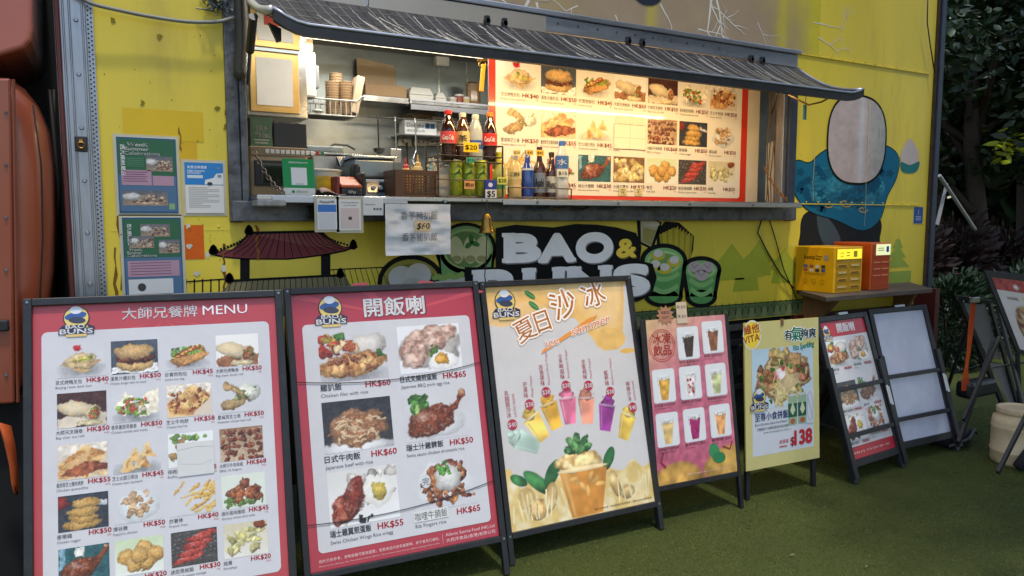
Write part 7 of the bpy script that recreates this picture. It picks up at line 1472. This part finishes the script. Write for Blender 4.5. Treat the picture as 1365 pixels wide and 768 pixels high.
# ---------------------------------------------------------------- more kitchen gear at the back
fy = thing('fryer_unit', (1.75, 4.5, 1.5), 'steel fryer unit standing at the back of the kitchen', 'fryer')
MB().box(1.36, 2.2, 4.52, 4.97, 1.45, 1.86).build('body', m_steel_b, fy, bevel=.01); MB().box(1.40, 1.76, 4.56, 4.9, 1.862, 1.90).build('lid', m_steel, fy, bevel=.008); MB().box(1.80, 2.16, 4.56, 4.9, 1.862, 1.90).build('lid', m_steel, fy, bevel=.008)
for x in (1.58, 1.98): MB().tube([(x - .06, 4.6, 1.90), (x - .05, 4.6, 1.93), (x + .05, 4.6, 1.93), (x + .06, 4.6, 1.90)], .007, 6).build('lid_handle', m_black, fy)
zr = P(530, 158, 4.7).z
rl = thing('utensil_rail', (1.9, 4.7, zr), 'thin steel rail under the wall shelf with hanging utensils hooks', 'rail'); MB().tube([(1.55, 4.7, zr), (2.55, 4.7, zr)], .006, 6).build('bar', m_steel_b, rl)
for k, x in enumerate((1.62, 1.74, 1.88)):
    u_ = thing('kitchen_utensil', (x, 4.69, zr - .26), ('steel ladle hanging leftmost on the utensil rail', 'slotted turner hanging in the middle of the utensil rail', 'steel whisk hanging rightmost on the utensil rail')[k], 'utensil', 'utensils on the rail')
    MB().tube([(x, 4.69, zr + .008), (x, 4.68, zr - .02), (x + .004, 4.685, zr - .2)], .005, 6).build('handle', m_steel_b if k else m_black, u_)
    if k == 0: MB().lathe([(.006, 0), (.03, .012), (.038, .035), (.036, .036)], (x, 4.67, zr - .24), 14).build('bowl', m_steel_b, u_)
    elif k == 1: MB().box(x - .035, x + .04, 4.683, 4.687, zr - .29, zr - .2).build('blade', m_steel_b, u_, bevel=.002)
    else:
        for q in range(5): MB().tube([(x + .004, 4.685, zr - .2), (x + .03 * cos(q * 1.26), 4.685 + .03 * sin(q * 1.26), zr - .26), (x + .004, 4.685, zr - .31)], .0018, 4).build('wire', m_steel_b, u_)
for k, (px_, hh, c_) in enumerate(((603, .05, (190, 186, 176)), (612, .075, (140, 60, 44)), (621, .06, (186, 170, 120)))):
    x = P(px_, 130, 4.84).x; j_ = thing('seasoning_tub', (x, 4.84, S0 - .018), ('short white seasoning tub on the wall shelf', 'red seasoning tub in the middle of the wall shelf', 'cream seasoning tub near the paper bags')[k], 'tub', 'seasoning tubs on the wall shelf'); MB().lathe([(.026, 0), (.03, .005), (.03, hh)], (x, 4.84, S0 - .018), 16).build('tub', mat('tub_%d' % k, c_, .4), j_); MB().lathe([(.032, hh + .001), (.032, hh + .014), (.028, hh + .016)], (x, 4.84, S0 - .018), 16).build('lid', m_wht, j_)
# ================================================================ power bank boxes on the fold-down shelf
def obj_box(name, label, base, rot, sx, sy, sz_, m, side_pr, front_pr):
    t = thing(name, base, label, 'power bank box', 'power bank rental boxes on the shelf'); R = Matrix.Rotation(rot, 3, 'Z'); B0 = Vector(base)
    def Lc(x, y, z): return B0 + R @ Vector((x, y, z))
    MB().hexa([Lc(x, y, z) for z in (0, sz_) for x, y in ((-sx / 2, -sy / 2), (sx / 2, -sy / 2), (sx / 2, sy / 2), (-sx / 2, sy / 2))]).build('case', m, t, bevel=.006)
    ux = R @ Vector((1, 0, 0)); uy = R @ Vector((0, 1, 0))
    if side_pr:
        p = Print(); side_pr(p, sy, sz_); p.build('side_print', m_paper, Lc(-sx / 2 - .0012, sy / 2, 0), -uy, (0, 0, 1), -ux, t)
    p = Print(); front_pr(p, sx, sz_); p.build('front_print', m_paper, Lc(-sx / 2, -sy / 2 - .0012, 0), ux, (0, 0, 1), -uy, t)
    return t, Lc
def kside(p, W, H):
    p.poly([(.004, .004), (.2 * W, .004), (.62 * W, H - .006), (.004, H - .006)], (206, 150, 10), 0); p.text('keeta', .24 * W, .72 * H, .1 * H, (50, 40, 20), 2, bold=.02, wid=.27 * W); p.text('Power', .54 * W, .77 * H, .045 * H, (50, 40, 20), 2, bold=.02); p.text('Bank', .54 * W, .71 * H, .045 * H, (50, 40, 20), 2, bold=.02)
    p.rect(.74 * W, .7 * H, .11 * W, .12 * H, (150, 140, 130), 2); p.rect(.24 * W, .41 * H, .56 * W, .008 * H, (110, 84, 20), 2); p.rect(.24 * W, .38 * H, .5 * W, .008 * H, (110, 84, 20), 2)
    for k in range(4):
        for j in range(2): p.rrect((.23 + .15 * k) * W, (.53 - .085 * j) * H, .1 * W, .07 * H, .004, ((70, 90, 140), (150, 80, 50), (206, 196, 180), (60, 60, 60))[(k + j) % 4], 2)
    for k in range(3): p.ring(el_pts((.28 + .22 * k) * W, .24 * H, .05 * W, .04 * H, 0, 14), .002, (110, 84, 20), 2); p.rect((.23 + .22 * k) * W, .17 * H, .1 * W, .008 * H, (110, 84, 20), 2)
def kfront(p, W, H): p.rect(.06 * W, .04 * H, .88 * W, .92 * H, (170, 130, 24), 0); p.text('power bank', .3 * W, .685 * H, .03 * H, (200, 180, 120), 2, wid=.5 * W)
q = G(1109, 392, SZ); Sb = Vector((q.x + .15, q.y + .15, SZ + .001))
t, Lc = obj_box('power_bank_box', 'yellow power bank rental box with lit screen at the left of the shelf', Sb, radians(2), .30, .30, .305, mat('yellow_enamel', (214, 162, 8), .35, coat=.3), kside, kfront)
R = Matrix.Rotation(radians(2), 3, 'Z')
sx, sy, sz_ = .30, .30, .305
def lhexa(x0, x1, y0, y1, z0, z1): return MB().hexa([Lc(x, y, z) for z in (z0, z1) for x, y in ((x0, y0), (x1, y0), (x1, y1), (x0, y1))])
scn = lhexa(-.125, .13, -sy / 2 - .006, -sy / 2 - .002, .225, .290).build('screen', mat('yellow_screen', (230, 210, 60), .3, emit=(255, 226, 50), estr=.55), t)
p = Print(); p.text('keeta', .012, .036, .012, (80, 60, 10), 1); p.rect(.012, .018, .03, .004, (120, 90, 20), 1); p.rect(.075, .04, .035, .005, (120, 90, 20), 1); p.rect(.075, .02, .035, .005, (120, 90, 20), 1); p.rect(.15, .012, .04, .04, (180, 160, 40), 1); p.build('screen_print', m_paper, Lc(-.11, -sy / 2 - .0065, .225), R @ Vector((1, 0, 0)), (0, 0, 1), R @ Vector((0, -1, 0)), scn)
for j in range(4):
    for k in range(2): s_ = lhexa(-.12 + .135 * k, -.015 + .135 * k, -sy / 2 - .004, -sy / 2 - .001, .172 - .047 * j, .192 - .047 * j).build('slot', mat('slot_gold', (190, 140, 30), .4), t, bevel=.003); lhexa(-.108 + .135 * k, -.03 + .135 * k, -sy / 2 - .0052, -sy / 2 - .0042, .178 - .047 * j, .186 - .047 * j).build('power_bank', mat('pale_power_bank', (206, 190, 150), .4) if (j + k) % 2 else m_bp, s_)
def ofront(p, W, H): p.rect(.06 * W, .04 * H, .88 * W, .92 * H, (168, 62, 24), 0)
q = G(1158, 387.5, SZ); Sb = Vector((q.x + .11, q.y + .15, SZ + .001))
t, Lc = obj_box('power_bank_box', 'orange power bank rental box with pale screen at the right of the shelf', Sb, radians(2), .22, .30, .325, mat('orange_enamel', (196, 82, 24), .35, coat=.3), None, ofront)
sx, sy = .22, .30
s_ = lhexa(-.06, .1, -sy / 2 - .006, -sy / 2 - .002, .24, .315).build('screen', mat('pale_screen', (206, 212, 170), .3, emit=(236, 240, 180), estr=.5), t)
p = Print(); p.rect(.11, .02, .03, .04, (40, 80, 170), 1); p.rect(.015, .045, .07, .006, (170, 180, 130), 1); p.rect(.015, .03, .07, .006, (170, 180, 130), 1); p.build('screen_print', m_paper, Lc(-.06, -sy / 2 - .0065, .24), R @ Vector((1, 0, 0)), (0, 0, 1), R @ Vector((0, -1, 0)), s_)
for j in range(3):
    for k in range(2): lhexa(-.085 + .095 * k, -.005 + .095 * k, -sy / 2 - .004, -sy / 2 - .001, .185 - .045 * j, .195 - .045 * j).build('slot', mat('slot_pale_orange', (206, 120, 80), .4), t, bevel=.002)
# ================================================================ right edge: easels, sand bags, bucket
def easel(name, label, feet, top, pan, m_face, draw=None):
    pass
# rear view of a display board on a black stand, with orange strap
EY = 3.05
es = thing('display_easel', G(1312, 600), 'black display stand seen from behind with an orange strap tied on it', 'easel', 'folding display stands')
o0 = P(1282, 396, 3.0); 
def quadbar(nm, a, b, wd, parent, m=m_black): MB().beam(a, b, wd, wd * .6, (0, 1, .2)).build(nm, m, parent, bevel=.002)
def E_(px_, py_, Y): return P(px_, py_, Y)
eY = 3.0
quadbar('leg', E_(1278, 398, eY), E_(1345, 560, eY - .1), .035, es); quadbar('leg', E_(1318, 400, eY + .02), E_(1362, 560, eY - .1), .03, es)
quadbar('top_bar', E_(1276, 396, eY - .01), E_(1320, 403, eY - .01), .03, es)
MB().hexa([E_(1284, 404, eY + .03), E_(1314, 406, eY + .03), E_(1314, 406, eY + .05), E_(1284, 404, eY + .05)] + [E_(1316, 475, eY - .02), E_(1334, 480, eY - .02), E_(1334, 480, eY + .0), E_(1316, 475, eY + .0)]).build('board', mat('grey_board_back', (112, 110, 110), .6, var=.15), es)
MB().hexa([E_(1319, 484, eY - .03), E_(1338, 486, eY - .03), E_(1338, 486, eY - .01), E_(1319, 484, eY - .01)] + [E_(1348, 545, eY - .07), E_(1356, 545, eY - .07), E_(1356, 545, eY - .05), E_(1348, 545, eY - .05)]).build('board', MATS['grey_board_back'], es)
quadbar('rear_leg', E_(1291, 432, eY + .02), E_(1262, 520, eY + .2), .028, es); quadbar('rear_leg', E_(1300, 450, eY), E_(1312, 500, eY - .02), .024, es); quadbar('brace', E_(1271, 497, eY + .1), E_(1310, 487, eY), .015, es)
quadbar('prop', E_(1324, 456, eY - .12), E_(1278, 590, eY - .22), .036, es); quadbar('prop', E_(1332, 450, eY - .14), E_(1284, 560, eY - .2), .032, es)
MB().box(E_(1286, 505, eY - .05).x, E_(1322, 505, eY - .05).x, eY - .1, eY + .02, E_(1300, 525, eY).z, E_(1300, 503, eY).z).build('pouch', m_black, es, bevel=.03)
ob = thing('orange_strap', E_(1290, 520, eY - .05), 'bright orange strap hanging from the display stand', 'strap')
mb = MB(); pts = [(1299, 398, 5), (1297, 410, 6), (1294, 440, 7), (1291, 470, 5), (1288, 490, 4), (1287, 505, 9), (1287, 521, 11)]
L_ = [P(x - w_ / 2, y, eY - .06) for x, y, w_ in pts]; R_ = [P(x + w_ / 2, y, eY - .07) for x, y, w_ in pts]
mb.add([q for ab in zip(L_, R_) for q in ab], [(2 * i, 2 * i + 1, 2 * i + 3, 2 * i + 2) for i in range(len(pts) - 1)]); mb.build('webbing', mat('orange_webbing', (190, 76, 22), .7), ob, solid=.004); MB().box(E_(1294, 396, eY - .06).x, E_(1303, 396, eY - .06).x, eY - .08, eY - .05, E_(1298, 401, eY).z, E_(1298, 394, eY).z).build('buckle', m_steel_b, ob, bevel=.003)
sbg = MB(); c = G(1268, 600); sbg.lathe([(.10, 0), (.15, .03), (.15, .10), (.10, .15), (.03, .165)], (c.x + .12, c.y + .08, .001), 14, 1.1, .75); sbg.build('weight_bag', mat('black_canvas', (24, 26, 34), .8, var=.3, bump=.4, bscale=18), label='black weight bag on the turf at the foot of the display stand', cat='bag', smooth=True)
MB().tube([(c.x - .03, c.y + .0, .03), (c.x + .1, c.y - .06, .08), (c.x + .24, c.y - .02, .12), (c.x + .36, c.y + .03, .06)], .010, 6).build('bag_strap', mat('grey_strap', (70, 72, 80), .7), label='grey strap trailing over the black weight bag', cat='strap', smooth=True)
# second stand cut by the right edge of the picture, red menu on it
st2 = thing('leaning_menu_stand', G(1372, 640), 'tilted black stand with a red and white menu cut by the right edge', 'menu board', 'folding display stands')
Y2 = 2.75
q = [P(1312, 360, Y2), P(1420, 372, Y2 - .25), P(1450, 500, Y2 - .35), P(1356, 470, Y2 - .12)]
nrm = (q[1] - q[0]).cross(q[3] - q[0]).normalized(); nrm = -nrm if nrm.y > 0 else nrm
MB().add([x for x in q] + [x - nrm * .02 for x in q], [(0, 1, 2, 3), (7, 6, 5, 4), (0, 4, 5, 1), (1, 5, 6, 2), (2, 6, 7, 3), (3, 7, 4, 0)]).build('frame', m_black, st2, bevel=.003)
def bl2(a, b): return q[0] * (1 - a) * (1 - b) + q[1] * a * (1 - b) + q[2] * a * b + q[3] * (1 - a) * b
p = Print(); img = Pic(70, 70, (196, 190, 186), 5); img.mix((img.Y < .17) * 1.0, (170, 60, 56)); img.blob(.32, .62, .22, .3, (140, 70, 46), c2=(170, 150, 100), gl=.1); img.blob(.34, .62, .12, .18, (190, 180, 160)); img.poly([(.34, .22), (.6, .22), (.6, .3), (.34, .3)], (206, 180, 30)); img.poly([(.1, .24), (.28, .24), (.28, .29), (.1, .29)], (120, 100, 96))
for x in (.3, .5, .7): img.blob(x, .1, .04, .04, (226, 220, 216))
im = img.out(); vs2 = []
for j in range(70):
    for i in range(70): vs2.append(bl2(.06 + .88 * i / 69, .08 + .86 * j / 69) + nrm * .003)
me_v = np.array([tuple(v) for v in vs2]) - np.array(ORG[st2.name])
mb = MB(); mb.v = [tuple(v) for v in vs2]; mb.f = [(j * 70 + i, j * 70 + i + 1, (j + 1) * 70 + i + 1, (j + 1) * 70 + i) for j in range(69) for i in range(69)]
o_ = mb.build('print', m_poster, st2); ca = o_.data.color_attributes.new('Col', 'FLOAT_COLOR', 'POINT'); lc = np.where(im <= .04045, im / 12.92, ((im + .055) / 1.055) ** 2.4).reshape(-1, 3); ca.data.foreach_set('color', np.column_stack([lc, np.ones(len(lc))]).ravel())
quadbar('leg', P(1330, 410, Y2 + .02), P(1385, 620, Y2 - .3), .03, st2); quadbar('leg', q[3], P(1362, 600, Y2 - .1), .03, st2); quadbar('prop', P(1385, 520, Y2 - .4), P(1330, 630, Y2 - .42), .034, st2); quadbar('brace', P(1322, 490, Y2), P(1385, 480, Y2 - .2), .014, st2, m_grime)
# beige barrel
cbk = G(1362, 622); r_ = .155
bk_ = thing('beige_barrel', (cbk.x + .06, cbk.y + .06, 0), 'weathered beige plastic barrel with ring handle at the right edge', 'barrel'); C_ = (cbk.x + .06, cbk.y + .06, .001); H_ = .37; m_bb = mat('beige_hdpe', (196, 180, 146), .5, var=.08, dirt=(130, 96, 60), dirt_amt=.6, dirt_scale=6)
MB().lathe([(r_ * .93, 0), (r_, .02), (r_, H_ * .2), (r_ * 1.025, H_ * .22), (r_ * 1.025, H_ * .25), (r_, H_ * .27), (r_, H_ * .62), (r_ * 1.02, H_ * .64), (r_ * 1.02, H_ * .67), (r_, H_ * .69), (r_, H_ * .72), (r_ * .96, H_ * .82), (r_ * .8, H_ * .86), (r_ * .8, H_ * .9)], C_, 28).build('barrel_body', m_bb, bk_, smooth=True); MB().lathe([(r_ * .84, H_ * .9), (r_ * .86, H_ * .92), (r_ * .86, H_ * .99), (r_ * .78, H_), (r_ * .7, H_ * .97)], C_, 26).build('lid', m_bb, bk_); MB().tube([(C_[0] - r_ * .85 + .025 * cos(a) - .01, C_[1] - r_ * .55 - .02, H_ * .86 + .035 * sin(a) - .02) for a in np.linspace(0, 6.28, 14)], .007, 6).build('ring_handle', m_bb, bk_, smooth=True)
MB().tube([(C_[0] - .2, C_[1] - .1, .03), (C_[0] - .13, C_[1] - .13, .1), (C_[0] + .05, C_[1] - .22, .11), (C_[0] + .2, C_[1] - .2, .09)], [.03, .05, .06, .05], 10).build('black_wrap', mat('black_canvas', (24, 26, 34), .8), label='black bundle lying against the foot of the beige barrel', cat='bundle', smooth=True)
# orange rag hanging at the left of the first board
mb = MB(); pts = [(-10, 562, 14), (6, 564, 16), (13, 590, 14), (18, 620, 10), (20, 645, 8), (21, 656, 4)]; Yr = 3.2
L_ = [P(x - w_ / 2, y, Yr) for x, y, w_ in pts]; R_ = [P(x + w_ / 2, y + 4, Yr + .03) for x, y, w_ in pts]
mb.add([q for ab in zip(L_, R_) for q in ab], [(2 * i, 2 * i + 1, 2 * i + 3, 2 * i + 2) for i in range(len(pts) - 1)]); mb.build('orange_rag', mat('orange_cloth', (176, 80, 34), .8), label='orange cloth rag hanging beside the first menu board', cat='rag', solid=.006, smooth=True)
# fallen leaf bits on the turf
rc = random.Random(31)
for k in range(14):
    c = G(rc.uniform(720, 1240), rc.uniform(660, 760)); a = rc.uniform(0, 6.28); s_ = rc.uniform(.006, .016)
    MB().add([c + Vector((s_ * cos(a), s_ * sin(a), .014)), c + Vector((-s_ * .3 * sin(a), s_ * .3 * cos(a), .019)), c + Vector((-s_ * cos(a), -s_ * sin(a), .014)), c + Vector((s_ * .3 * sin(a), -s_ * .3 * cos(a), .016))], [(0, 1, 2, 3)]).build('fallen_leaf', mat('dry_leaf_%d' % (k % 2), ((120, 110, 80), (40, 34, 26))[k % 2], .8), label='tiny dry leaf scrap lying on the turf', cat='leaf', group='leaf scraps on the turf', solid=.001)
